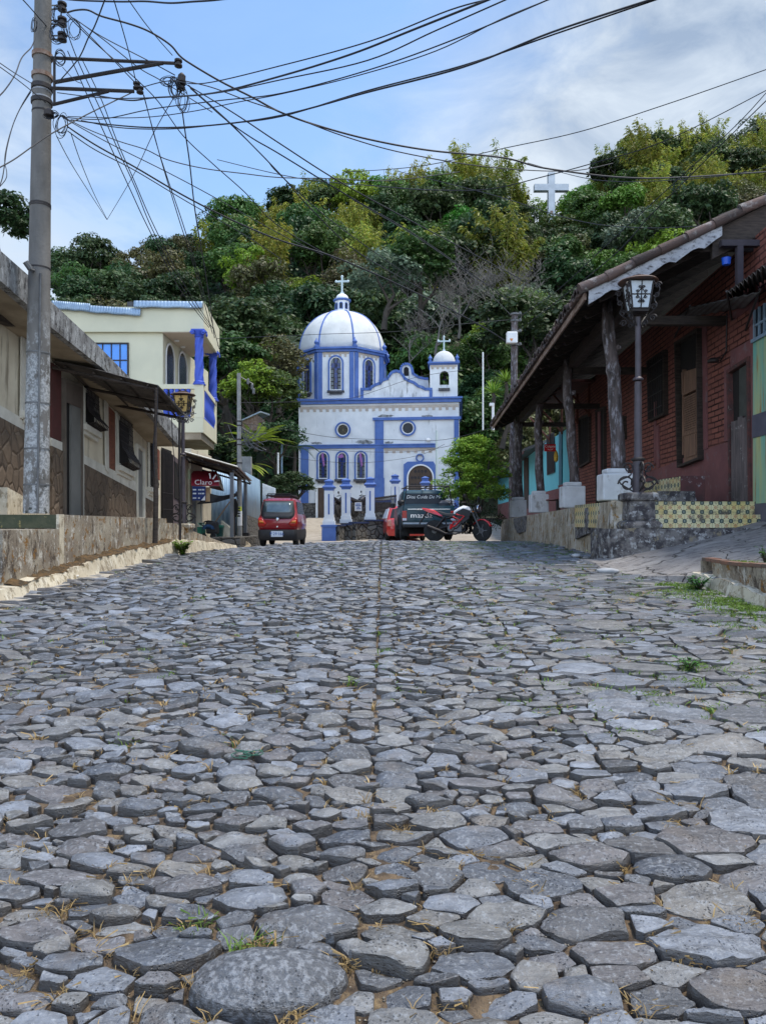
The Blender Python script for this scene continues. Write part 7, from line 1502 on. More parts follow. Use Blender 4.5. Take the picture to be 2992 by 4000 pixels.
# ---------------------------------------------------------------- the little shop, zinc fences, small poles on the left
def shop():
 P = lambda x, y, z: W(*C4((x, y)), z)
 T = Thing('corner_shop', 'small shop front with a crimson awning under a steel-framed lean-to', 'shop', P(150, 1750, 23)); 
 a = P(-40, 1760, 23.4); b = P(175, 640, 23.4); m = MB(); m.box(a.x-3, b.x, 23.4, 26.2, E-1, P(0, 560, 23.4).z); m.build('wall', CREAM, T)
 m = MB(); q0 = P(105, 1750, 23.35); q1 = P(175, 860, 23.35); m.box(q0.x, q1.x, 23.2, 23.39, q0.z, q1.z); m.build('pilaster', CREAM_H, T)
 m = MB(); q0 = P(118, 1000, 23.19); q1 = P(165, 870, 23.19); m.box(q0.x, q1.x, 23.17, 23.199, q0.z, q1.z); m.build('poster', mat('green_poster', (.25, .42, .22), (.5, .5, .4), 12, .6), T)
 m = MB(); q0 = P(190, 1760, 23.4); q1 = P(232, 1120, 23.4); m.box(q0.x, q1.x, 23.41, 23.5, q0.z, q1.z); m.build('door_frame', STEEL, T)
 T2 = Thing('lean_to_roof', 'steel-framed zinc lean-to on square posts in front of the shop', 'awning', P(600, 900, 23)); A = P(60, 610, 22.0); B = P(840, 830, 22.4); C = P(1040, 1030, 25.2); D = P(60, 780, 26.0)
 D = A+(C-B)*1.0+V(-.3, 0, .1); nrm = (B-A).cross(D-A).normalized(); nrm = nrm if nrm.z > 0 else -nrm
 m = MB(); n = 16; m.grid(lambda u, v: A.lerp(D, u).lerp(B.lerp(C, u), v)+nrm*.012*math.sin(u*n*2*math.pi), n*6, 4); o = m.build('corrugated_sheet', mat('tan_grey_zinc', (.17, .15, .135), (.12, .105, .095), 2, .6, metal=.2), T2, 'all'); s = o.modifiers.new('t', 'SOLIDIFY'); s.thickness = .006
 m = MB(); m.tube([A+nrm*.02-V(0, .03, 0), B+nrm*.02-V(0, .03, 0)], .022, 4); m.tube([B+nrm*.02, C+nrm*.02], .022, 4); m.build('edge_trim', TRIM, T2)
 m = MB()
 for v in (.0, .36, .66, 1.0): m.tube([A.lerp(B, v)-nrm*.07, D.lerp(C, v)-nrm*.07], .03, 4)
 for u in (.05, .5, 1.0): m.tube([A.lerp(D, u)-nrm*.10, B.lerp(C, u)-nrm*.10], .03, 4)
 m.build('frame', IRON, T2)
 for x, yb, z, p in ((763, 1835, 22.2, B), (957, 1895, 24.6, C)):
  m = MB(); b_ = P(x, yb, z); t_ = V(b_.x, b_.y, p.z-.08-(.1 if x < 800 else 0)); m.box(b_.x-.05, b_.x+.05, b_.y-.05, b_.y+.05, b_.z, t_.z); m.build('post', mat('grey_square_post', (.15, .16, .18), (.10, .11, .12), 3, .5) if x < 800 else MATS['grey_square_post'], T2)
  if x > 800: m = MB(); m.box(b_.x-.13, b_.x+.13, b_.y-.13, b_.y+.13, b_.z-.1, b_.z+.28); m.build('post_foot', IRON, T2)
 m = MB(); b_ = P(790, 900, 22.6); m.tube([P(780, 880, 22.4), P(940, 1020, 24.4)], .04, 4); m.build('brace', IRON, T2)
 T3 = Thing('shop_awning', 'crimson curved cloth awning with white phone company lettering over the shop counter', 'awning', P(400, 1000, 23)); z = 22.9
 pr = [(0, 885), (.35, 895), (.70, 930), (.95, 1010), (1.0, 1080), (1.0, 1100)]
 x0, x1 = 178, 585; m = MB()
 q = lambda x, y, d: P(x, y, 23.9-d)
 g = lambda u, v: (lambda k: (P(x0+(x1-x0)*u*(1-.10*(1-v)), 885+(1100-885)*v, 23.7-1.0*math.sin(v*math.pi/2))))(0)
 m.grid(g, 10, 12); m.build('cloth', CLARO, T3, True)
 m = MB(); vs = [P(548, 900, 23.7), P(585, 1100, 22.7), P(655, 1180, 23.9), P(600, 980, 24.0)]; m.add(vs, [(0, 1, 2, 3)]); m.build('side_flap', CREAM_IN, T3)
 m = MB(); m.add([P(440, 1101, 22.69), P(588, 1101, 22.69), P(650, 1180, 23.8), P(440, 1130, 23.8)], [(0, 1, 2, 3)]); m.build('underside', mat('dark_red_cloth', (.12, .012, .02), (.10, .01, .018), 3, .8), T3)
 p = P(352, 1050, 22.55); text_mesh('lettering', 'Claro', 1.0*(P(470, 0, 22.6).x-P(268, 0, 22.6).x)/2.0, .004, WPAINT, T3, p, (1, 0, 0), (0, -.15, 1), sx=1.1)
 m = MB(); c = P(462, 1040, 22.58)
 for ang in (100, 55, 5): a_ = math.radians(ang); d = V(math.cos(a_), 0, math.sin(a_)); m.tube([c+d*.10, c+d*.26], .022, 5)
 m.build('ray_mark', WPAINT, T3)
 T4 = Thing('price_board', 'navy blue price board with pale figures hanging below the crimson awning', 'sign', P(285, 1200, 22.6)); a_ = P(192, 1308, 22.6); b_ = P(382, 1105, 22.6); m = MB(); m.box(a_.x, b_.x, 22.6, 22.64, a_.z, b_.z); m.build('board', NAVY, T4)
 m = MB()
 for yy in (1150, 1205, 1270):
  for (xa, xb) in ((200, 250), (278, 300), (306, 324), (332, 352), (356, 366)): 
   if yy == 1270 and xa > 280: continue
   A_ = P(xa, yy+14, 22.59); B_ = P(xb, yy-6, 22.59); m.box(A_.x, B_.x, 22.585, 22.598, A_.z, B_.z)
 m.build('lettering', PLATE, T4); m = MB(); m.add([P(320, 1308, 22.58), P(378, 1308, 22.58), P(378, 1235, 22.58)], [(0, 1, 2)]); m.build('corner_sticker', WPAINT, T4)
 m = MB(); a_ = P(384, 1325, 22.9); b_ = P(445, 1120, 22.9); m.box(a_.x, b_.x, 22.9, 22.93, a_.z, b_.z); o = m.build('hanging_poster', ORANGE, None); tag(o, 'faded tan and orange poster beside the navy price board', 'poster')
 m = MB(); tp = bez([P(440, 1205, 23), P(600, 1240, 23), P(760, 1215, 22.6), P(850, 1195, 22.2)], 6); lo = bez([P(250, 1365, 23), P(480, 1345, 23), (P(640, 1310, 22.8)), P(830, 1250, 22.2)], 6)
 for i in range(len(tp)-1): m.add([tp[i], tp[i+1], lo[i+1], lo[i]], [(0, 1, 2, 3)])
 m.tube([P(830, 1180, 22.2), P(850, 1290, 22.2)], .03, 4); o = m.build('tarp', TARP, None, True); tag(o, 'black plastic tarp slung below the lean-to between the shop and a post', 'tarp')
 m = MB(); m.tube([P(735, 1325, 22.8), P(528, 1612, 23.2)], .02, 5); o = m.build('broom_handle', mat('pale_stick', (.35, .25, .17), (.28, .2, .13), 4, .7), None); tag(o, 'long wooden stick leaning against the blue zinc sheets by the shop', 'stick')
 T5 = Thing('plastic_bin', 'dark green plastic bin beside the stroller at the shop', 'bin', P(545, 1835, 23)); m = MB(); a_ = P(500, 1835, 23); b_ = P(598, 1700, 23); cx = (a_.x+b_.x)/2; hw = (b_.x-a_.x)/2; m.lathe((cx, 23.4, a_.z), [(hw*1.1, 0), (hw*1.35, b_.z-a_.z)], 4, math.pi/4); m.build('tub', mat('dark_green_plastic', (.015, .07, .06), (.012, .06, .05), 4, .5), T5); m = MB(); m.lathe((cx, 23.4, b_.z), [(hw*1.5, 0), (hw*1.5, .05), (hw*1.2, .08)], 4, math.pi/4); m.build('lid', GREEN_P, T5)
 T6 = Thing('stroller', 'dark blue folding stroller with a black hood standing at the shop', 'stroller', P(440, 1850, 22.8)); p = P(435, 1840, 22.8)
 m = MB(); m.tube(bez([P(365, 1620, 22.8), P(430, 1605, 22.7), P(520, 1625, 22.8), P(545, 1650, 22.8)], 5), .025, 6); m.tube([P(530, 1640, 22.8), P(450, 1830, 22.8)], .018, 5); m.tube([P(380, 1640, 22.8), P(500, 1825, 22.8)], .018, 5); m.build('frame', IRON, T6, True)
 m = MB(); vs = []; n = 12
 for i in range(7):
  th = math.pi*i/6*.9
  for k in range(n+1): ph = math.pi*k/n; vs.append(P(430, 1700, 22.8)+V(-.20*math.cos(ph)*math.cos(th*.5), -.16*math.sin(th), .17*math.sin(ph)*(.55+.45*math.cos(th)))-UP*.05)
 m.add(vs, [(i*(n+1)+k, i*(n+1)+k+1, (i+1)*(n+1)+k+1, (i+1)*(n+1)+k) for i in range(6) for k in range(n)]); m.build('hood', mat('navy_cloth', (.02, .06, .13), (.015, .04, .09), 4, .8), T6, 'all')
 m = MB(); m.obox(P(385, 1790, 22.75), V(.36, 0, 0), V(0, .3, 0), V(0, -.05, .38)); o = m.build('seat', BPLAST, T6); add_bevel(o, .05, 2)
 for x in (365, 495): m = MB(); m.lathe(P(x, 1825, 22.75)-V(0.02, 0, 0), [(.03, 0), (.09, .005), (.09, .035), (.03, .04)], 14, 0, V(.3, 1, 0)); m.build('wheel', RUBBER, T6)
 m = MB(); r = random.Random(5)
 m.add([P(270+r.uniform(0, 110), 1650+r.uniform(-35, 40), 22.9) for k in range(12)], [(0, 1, 2), (2, 3, 4), (4, 5, 6), (6, 7, 8), (8, 9, 10), (1, 5, 9), (3, 7, 11)]); o = m.build('plastic_bag', mat('green_white_plastic', (.10, .55, .20), (.7, .75, .7), 18, .4), None); tag(o, 'green and white plastic bags on the bin beside the stroller', 'bag')
 m = MB(); a_ = P(262, 1740, 23.3); b_ = P(330, 1690, 23.3); m.box(a_.x, b_.x, 23.3, 23.8, a_.z-.3, b_.z); o = m.build('crate', GREEN_P, None); tag(o, 'green plastic crate under the bags at the shop', 'crate')
 m = MB(); a_ = P(608, 1838, 23.8); b_ = P(745, 1600, 23.8); m.add([a_, V(b_.x, 23.8, a_.z), V(b_.x, 23.8, b_.z-.25), V(a_.x, 23.8, b_.z), a_+V(0, .3, 0), V(b_.x, 24.1, a_.z), V(b_.x, 24.1, b_.z-.25), V(a_.x, 24.1, b_.z)], [(0, 1, 2, 3), (4, 5, 6, 7), (3, 2, 6, 7), (0, 3, 7, 4), (1, 2, 6, 5)]); o = m.build('low_wall', CREAM, None); tag(o, 'short cream plastered wall stub in front of the zinc sheets', 'wall')
 m = MB(); a_ = P(590, 1975, 21.9); b_ = P(880, 1842, 21.9); m.box(a_.x-.3, b_.x, 21.9, 26, a_.z-.4, b_.z); o = m.build('stone_step', BLOCKW, None); tag(o, 'dark stone landing at the end of the left pavement', 'step')
 m = MB(); a_ = P(880, 1850, 22.6); m.prism([P(880, 1842, 22.0), P(880, 1975, 22.0), P(1010, 1975, 23.2), P(985, 1915, 23.2)], V(0, .4, 0)); o = m.build('sloping_kerb', FOOT, None); tag(o, 'small sloping concrete kerb end beside the stone landing', 'kerb')
 T7 = Thing('traffic_sign', 'octagonal traffic sign seen edge-on between the lean-to post and the small pole', 'sign', P(797, 1830, 22.5)); m = MB(); c = P(803, 1415, 22.5); pts = [c+V(.12*math.cos(math.pi/8+k*math.pi/4), -.10*math.cos(math.pi/8+k*math.pi/4), .30*math.sin(math.pi/8+k*math.pi/4)) for k in range(8)]; m.prism(pts, V(.01, .02, 0)); m.build('plate', BPLAST, T7); m = MB(); m.tube([P(797, 1830, 22.52), P(797, 1420, 22.52)], .03, 6); m.build('post', IRON, T7)
shop()
def left_poles():
 Z = 24.0; b = W(*C4((875, 1870)), Z); t = W(934, 1458, Z)
 T = Thing('small_utility_pole', 'slim grey concrete pole with posters beside the red hatchback', 'utility pole', b); m = MB(); n = 10; m.tube([b.lerp(t, i/n) for i in range(n+1)], [.083-.020*i/n for i in range(n+1)], 16); m.build('shaft', CONC, T, True)
 P = lambda x, y: W(*C4((x, y)), Z)
 for (xa, ya, xb, yb, mt, nm) in ((826, 1560, 905, 1398, YPAPER, 'yellow_poster'), (852, 1672, 915, 1462, WPAINT, 'white_poster')):
  m = MB(); a, b_ = P(xa, ya), P(xb, yb); k = 8; cx = (a.x+b_.x)/2; rr = .086 if nm[0] == 'y' else .089; zz0, zz1 = a.z, b_.z; c0 = b.lerp(t, (zz0+zz1-2*b.z)/2/(t.z-b.z)); vs = []
  for i in range(k+1): th = -math.pi*.85+math.pi*.7*i/k+(0 if nm[0] == 'y' else .35); vs += [V(c0.x+rr*math.cos(th), c0.y+rr*math.sin(th), zz0), V(c0.x+rr*math.cos(th), c0.y+rr*math.sin(th), zz1)]
  m.add(vs, [(2*i, 2*i+2, 2*i+3, 2*i+1) for i in range(k)]); m.build(nm, mt, T)
  if nm[0] == 'y':
   m = MB()
   for j in range(4):
    zz = zz0+(zz1-zz0)*(.15+.23*j); m.box(c0.x-.05, c0.x+.035, c0.y-rr-.008, c0.y-rr-.003, zz-.02, zz+.03)
   m.build('lettering', BPLAST, T)
 for y in (170, 230, 430, 505, 770): m = MB(); p = P(865, y); p = b.lerp(t, (p.z-b.z)/(t.z-b.z)); m.lathe(p-UP*.02, [(.075, 0), (.088, .001), (.088, .04), (.075, .041)], 14); m.build('band', IRON, T)
 m = MB()
 for (x, y) in ((560, 850), (585, 840), (545, 870)): p = W(900+x/1.5045*0+ (x-560)*.6+46, 1000+ (y)/1.5045*0+ 520, Z)
 for dx, dy in ((20, 20), (36, 40), (42, 58)): p = W(950+dx, 1470+dy, Z); m.lathe(p-UP*.1, [(.02, 0), (.045, .02), (.045, .16), (.02, .2)], 8)
 m.tube([W(936, 1470, Z), W(990, 1500, Z)], .015, 4); m.build('insulator', STEEL, T)
 m = MB(); r = random.Random(9)
 for k in range(16):
  a = P(870, r.choice((230, 430, 470, 505))); e = P(870+r.uniform(120, 420)*(1 if r.random() < .75 else -.6), r.uniform(180, 620)); mid = (a+e)/2-UP*r.uniform(.02, .25); m.tube(bez([a, mid, e], 5), .010, 4)
 m.build('drop_wire', STEEL, T)
 def zinc(label, pts, tops, bots, mt, n=10, base=None, blabel=None):
  T = Thing('zinc_fence', label, 'fence', pts[0]); m = MB()
  A, B = pts; d = (B-A); nn = V(d.y, -d.x, 0).normalized()
  m.grid(lambda u, v: V(A.x+d.x*u, A.y+d.y*u, 0)+nn*.012*math.sin(u*n*2*math.pi)+UP*((bots[0]*(1-u)+bots[1]*u)*(1-v)+(tops[0]*(1-u)+tops[1]*u)*v), n*6, 1); o = m.build('sheet', mt, T, 'all'); s = o.modifiers.new('t', 'SOLIDIFY'); s.thickness = .006
  if base is not None:
   m = MB(); m.prism([V(A.x, A.y, bots[0]-base), V(B.x, B.y, bots[1]-base), V(B.x, B.y, bots[1]), V(A.x, A.y, bots[0])], nn*-.15); m.build('base_wall', BLOCKW, T)
  m = MB()
  for u in (.02, .34, .66, .98): m = MB(); p = V(A.x+d.x*u, A.y+d.y*u, 0)-nn*.04; m.tube([p+UP*(bots[0]*(1-u)+bots[1]*u), p+UP*(tops[0]*(1-u)+tops[1]*u-.02)], .025, 4); m.build('post', WOOD, T)
 A = W(*C4((240, 1350)), 26.0); B = W(*C4((955, 1100)), 26.5); zinc('pale blue zinc sheet fence behind the shop counter and lean-to', (A, B), (P(0, 900).z+.5, P(0, 900).z+.15), (E-.7, E-.7), ZINCB, 12)
 A = W(*C4((962, 900)), 25.4); B = W(*C4((1172, 1020)), 29.5); zinc('blue grey zinc fence on a dark block wall beside the red hatchback', (A, B), (A.z, B.z), (W(*C4((985, 1510)), 25.4).z, W(*C4((1165, 1590)), 29.5).z), ZINCB, 9, 1.2)
 A = W(*C4((1200, 1060)), 33); B = W(*C4((1390, 1100)), 33); zinc('narrow grey corrugated gate under the dark tree left of the church', (A, B), (A.z, B.z-.1), (E-.1, E-.1), ZINC, 14)
 m = MB()
 T = Thing('far_shed', 'small shed with a rusty brown tin roof among the trees above the zinc fence', 'shed', P(1000, 100)); a, b_ = W(*C4((905, 200)), 36), W(*C4((1130, 60)), 36); m = MB(); m.prism([W(*C4((905, 140)), 36), W(*C4((1170, 20)), 36), W(*C4((1170, 40)), 36), W(*C4((905, 160)), 36)], V(0, 3, .3)); m.build('roof', ZINC, T); m = MB(); m.prism([W(*C4((910, 300)), 36.2), W(*C4((1120, 300)), 36.2), W(*C4((1120, 60)), 36.2), W(*C4((910, 160)), 36.2)], V(0, 2.6, 0)); m.build('wall', RUSTB, T)
 m = MB(); m.box(P(560, 0).x, P(760, 0).x, 27.5, 27.7, E+.5, W(*C4((560, 675)), 27.5).z); o = m.build('wall_stub', CONC, None); tag(o, 'stained white wall stub showing above the lean-to roof', 'wall')
left_poles()
simple_post('standpipe', 'thin pale vertical pipe left of the church side door, taller of the pair', 'pipe', 1101, 1715, 1850, 38, .05, ZINCB)
simple_post('standpipe', 'short pale vertical pipe left of the church, shorter of the pair', 'pipe', 1087, 1768, 1855, 36, .05, WPAINT)
simple_post('standpipe', 'tall white pipe standing in front of the church portal, right side', 'pipe', 1705, 1682, 1900, 40, .065, mat('pale_green_pipe', (.55, .62, .6), (.48, .55, .53), 4, .6))
def antenna(T, a, b):
 m = MB(); m.tube([b-UP*.2, b+V(.0, 0, 0)], .02, 5); m.build('tip', STEEL, T)
simple_post('mast', 'thin white mast rising right of the bell tower', 'mast', 1886, 1376, 1680, 34, .035, WPAINT, None, antenna)
simple_post('street_pole', 'stubby white pole with a small lamp behind the veranda eave', 'pole', 1925, 1575, 1680, 32, .06, WPAINT, None, lambda T, a, b: MB().box(b.x-.15, b.x+.02, b.y-.1, b.y+.1, b.z-.12, b.z).build('lamp_head', WPAINT, T))
def right_pole():
 Z = 28; b = W(2000, 2090, Z); t = W(2010, 1222, Z); T = Thing('dark_utility_pole', 'dark utility pole with a white meter box rising behind the veranda roof', 'utility pole', b); m = MB(); m.tube([b, t], [.16, .12], 12); m.build('shaft', WOODC, T, True)
 m = MB(); a = W(1977, 1343, Z-.3); c = W(2019, 1298, Z-.3); m.box(a.x, c.x, Z-.45, Z-.2, a.z, c.z); o = m.build('meter_box', WPAINT, T); add_bevel(o, .04, 2); m = MB(); q = W(1992, 1332, Z-.46); m.prism([W(1990, 1322, Z-.46), W(2004, 1322, Z-.46), W(1998, 1334, Z-.46)], V(0, .005, 0)); m.build('warning_mark', LENSO, o)
 m = MB()
 for y in (1232, 1258, 1300, 1352): p = W(2010, y, Z); m.lathe(p, [(.13, 0), (.17, .01), (.17, .07), (.13, .08)], 12); m.lathe(p+V(.2, 0, .02), [(.02, 0), (.06, .02), (.06, .10), (.02, .12)], 8)
 m.build('clamp', STEEL, T)
right_pole()
def hill_cross():
 Z = 140; T = Thing('hilltop_cross', 'big white concrete cross standing among the trees on the hill', 'cross', W(2152, 850, Z)); m = MB(); a = W(2139, 900, Z); b = W(2164, 678, Z); m.box(a.x, b.x, Z-.6, Z+.6, a.z-9, b.z); m.build('upright', mat('weathered_white_cross', (.55, .58, .62), (.42, .45, .49), .6, .8), T)
 m = MB(); c = W(2085, 748, Z); d = W(2218, 723, Z); m.box(c.x, a.x-.001, Z-.55, Z+.55, c.z, d.z); m.box(b.x+.001, d.x, Z-.55, Z+.55, c.z, d.z); m.build('arm', MATS['weathered_white_cross'], T)
 m = MB(); a, b = W(2150, 833, Z-1), W(2160, 820, Z-1); m.box(a.x, b.x, Z-.7, Z-.601, a.z, b.z); m.build('plaque', RUSTB, T)
 p = W(2280, 885, 138); m = MB(); m.box(p.x-.5, p.x+.4, 138, 138.5, p.z-1, p.z+1.2); o = m.build('small_box', WPAINT, None); tag(o, 'tiny white box-like marker on the hill right of the big cross', 'marker')
hill_cross()
# ---------------------------------------------------------------- vehicles
def rring(hw, y0, y1, z, r, n=5, bow=0.0, bowr=0.0):
 """rounded rectangle at height z, x in +-hw, y0 rear .. y1 front"""
 pts = []
 for cx, cy, a0 in ((hw-r, y0+r, -90), (hw-r, y1-r, 0), (-hw+r, y1-r, 90), (-hw+r, y0+r, 180)):
  for i in range(n+1): a = math.radians(a0+90*i/n); pts.append((cx+r*math.cos(a), cy+r*math.sin(a), z))
 out = []
 for x, y, z in pts:
  k = 1-(x/hw)**2
  if abs(y-y0) < r+1e-6: y -= bowr*k
  out.append((x, y, z))
 return out
def loft(m, rings, Mx, cap=True):
 n = len(rings[0]); vs = [Mx @ Vector(p) for r in rings for p in r]
 fs = [(i*n+k, i*n+(k+1) % n, (i+1)*n+(k+1) % n, (i+1)*n+k) for i in range(len(rings)-1) for k in range(n)]
 if cap: fs += [tuple(range(n))[::-1], tuple((len(rings)-1)*n+k for k in range(n))]
 return m.add(vs, fs)
def wheel(T, Mx, c, R_, w, ax=(1, 0, 0), rim=STEEL, name='wheel'):
 ax = (Mx.to_3x3() @ Vector(ax)).normalized(); c = Mx @ Vector(c)
 m = MB(); prof_ = [(R_*.60, -w/2), (R_*.86, -w/2), (R_*.97, -w*.38), (R_, -w*.2), (R_, w*.2), (R_*.97, w*.38), (R_*.86, w/2), (R_*.60, w/2)]
 m.lathe(c, prof_, 28, 0, ax); o = m.build(name, RUBBER, T, True)
 m = MB(); m.lathe(c, [(R_*.59, -w*.42), (R_*.55, -w*.30), (R_*.2, -w*.34), (R_*.05, -w*.46), (R_*.05, w*.46), (R_*.2, w*.34), (R_*.55, w*.30), (R_*.59, w*.42)], 20, 0, ax); m.build('rim', rim, o, True)
 return o
def hatchback():
 Z = 21.9; p = W(1085, 0, Z); g = road(p.x, Z); Mx = Matrix.Translation((p.x, Z, g)) @ Matrix.Rotation(math.radians(0), 4, 'Z')
 T = Thing('small_hatchback', 'small tall red hatchback with a roof rack seen from behind on the left', 'car', (p.x, Z, g)); K = 1.0
 S = (1162-1008)/F*Z/2; H = (2128-1945)/F*Z+.10
 m = MB(); zz = lambda k: H*k
 loft(m, [rring(S*.97, .05, 2.6, zz(.34), .10, bowr=.05), rring(S*.995, .0, 2.66, zz(.40), .12, bowr=.06), rring(S, .0, 2.68, zz(.52), .14, bowr=.06), rring(S*.985, .04, 2.62, zz(.61), .16, bowr=.05), rring(S*.955, .10, 2.5, zz(.64), .16, bowr=.05), rring(S*.90, .17, 2.15, zz(.80), .16, bowr=.05), rring(S*.84, .25, 1.95, zz(.935), .16, bowr=.04), rring(S*.78, .34, 1.85, zz(.965), .18, bowr=.04), rring(S*.6, .5, 1.7, zz(.985), .2)], Mx)
 b = m.build('body', PRED, T, True)
 m = MB(); loft(m, [rring(S*.93, .0, 2.6, zz(.12), .08, bowr=.04), rring(S*.985, -.05, 2.66, zz(.16), .10, bowr=.06), rring(S*1.0, -.07, 2.68, zz(.26), .12, bowr=.07), rring(S*.99, -.05, 2.66, zz(.335), .12, bowr=.06), rring(S*.90, .05, 2.5, zz(.345), .12)], Mx); m.build('bumper', BPLAST, T, True)
 def surf(k, x, off=0.0):     # point on the rear face at height fraction k
  prs = [(.40, 0, .06), (.52, 0, .06), (.61, .04, .05), (.64, .10, .05), (.80, .17, .05), (.935, .25, .04)]
  ks = [q[0] for q in prs]; y = float(np.interp(k, ks, [q[1] for q in prs])); bw = float(np.interp(k, ks, [q[2] for q in prs])); hw = S*float(np.interp(k, ks, [.995, 1, .985, .955, .90, .84]))
  return Mx @ Vector((x, y-bw*(1-(x/hw)**2)-off, zz(k)))
 def rearpatch(pts, off, th, nm, mt, par=T, nseg=8):
  m = MB(); vs = []
  for k, xl, xr in pts:
   for i in range(nseg+1): x = xl+(xr-xl)*i/nseg; vs.append(surf(k, x, off))
  n = nseg+1; fs = [(r_*n+i, r_*n+i+1, (r_+1)*n+i+1, (r_+1)*n+i) for r_ in range(len(pts)-1) for i in range(nseg)]
  m.add(vs, fs); o = m.build(nm, mt, par, 'all'); s = o.modifiers.new('t', 'SOLIDIFY'); s.thickness = th; s.offset = 1 if False else 0; return o
 rearpatch([(.56, -S*.70, S*.70), (.62, -S*.84, S*.84), (.70, -S*.86, S*.86), (.82, -S*.80, S*.80), (.915, -S*.76, S*.76)], .006, .012, 'rear_hatch_trim', BPLAST)
 w = rearpatch([(.665, -S*.64, S*.66), (.70, -S*.74, S*.74), (.82, -S*.72, S*.72), (.885, -S*.66, S*.66)], .016, .006, 'rear_window', mat('tinted_rear_glass', (.05, .075, .08), (.10, .13, .14), 2.5, .08, spec=.8))
 for s in (-1, 1):
  o = rearpatch([(.40, s*S*.96, s*S*.66), (.46, s*S*.985, s*S*.56), (.53, s*S*.98, s*S*.70), (.575, s*S*.96, s*S*.84)], .014, .02, 'tail_light', LENSR, nseg=4)
  rearpatch([(.47, s*S*.93, s*S*.66), (.52, s*S*.95, s*S*.76)], .028, .01, 'indicator', LENSO, o, 3)
  m = MB(); q = surf(.60, s*S*1.0); 
  wheel(T, Mx, (s*(S-.09), .42, .26), .26, .15); wheel(T, Mx, (s*(S-.09), 2.2, .26), .26, .15)
  m = MB(); A = [(s*(S*.93), .35, zz(.66)), (s*(S*.93), 2.1, zz(.66)), (s*(S*.865), 1.9, zz(.90)), (s*(S*.86), .42, zz(.90))]; vs = [Mx @ Vector(a) for a in A]; m.prism(vs, V(s*.02, 0, 0)); m.build('side_window', GLASSD, T)
 m = MB()
 for sx in (-1, 1): m.tube([Mx @ V(sx*S*.62, .35, zz(.97)), Mx @ V(sx*S*.66, .33, zz(1.03)), Mx @ V(sx*S*.66, 1.9, zz(1.03))], .018, 5)
 for yy in (.33, .8, 1.3, 1.9): m.tube([Mx @ V(-S*.66, yy, zz(1.03)), Mx @ V(S*.66, yy, zz(1.03))], .016, 5)
 for yy in (.33, .33, 1.9): m.tube([Mx @ V(-S*.60, yy, zz(1.06)), Mx @ V(S*.60, yy, zz(1.06))], .016, 5)
 for k in range(7): x = -S*.6+S*1.2*k/6; m.tube([Mx @ V(x, .33, zz(.98)), Mx @ V(x, .33, zz(1.06))], .011, 4)
 m.build('roof_rack', IRON, T, True)
 m = MB(); c = Mx @ V(0, -.13, zz(.255)); m.box(c.x-.17, c.x+.17, c.y-.02, c.y, c.z-.085, c.z+.085); pl = m.build('number_plate', PLATE, T)
 text_mesh('plate_number', 'P 29·166', .115, .002, PLATEB, pl, (c.x, c.y-.024, c.z), (1, 0, 0), (0, 0, 1)); 
 m = MB(); c = surf(.545, 0, .02); m.lathe(c+V(0, .02, 0), [(.045, 0), (.05, .012), (.03, .02)], 12, 0, V(0, -1, 0)); m.build('badge', CHROME, T)
 m = MB(); c = surf(.40, 0, .02); m.lathe(c+V(0, .02, 0), [(.03, 0), (.025, .02)], 8, 0, V(0, -1, 0)); m.build('latch', CHROME, T)
hatchback()
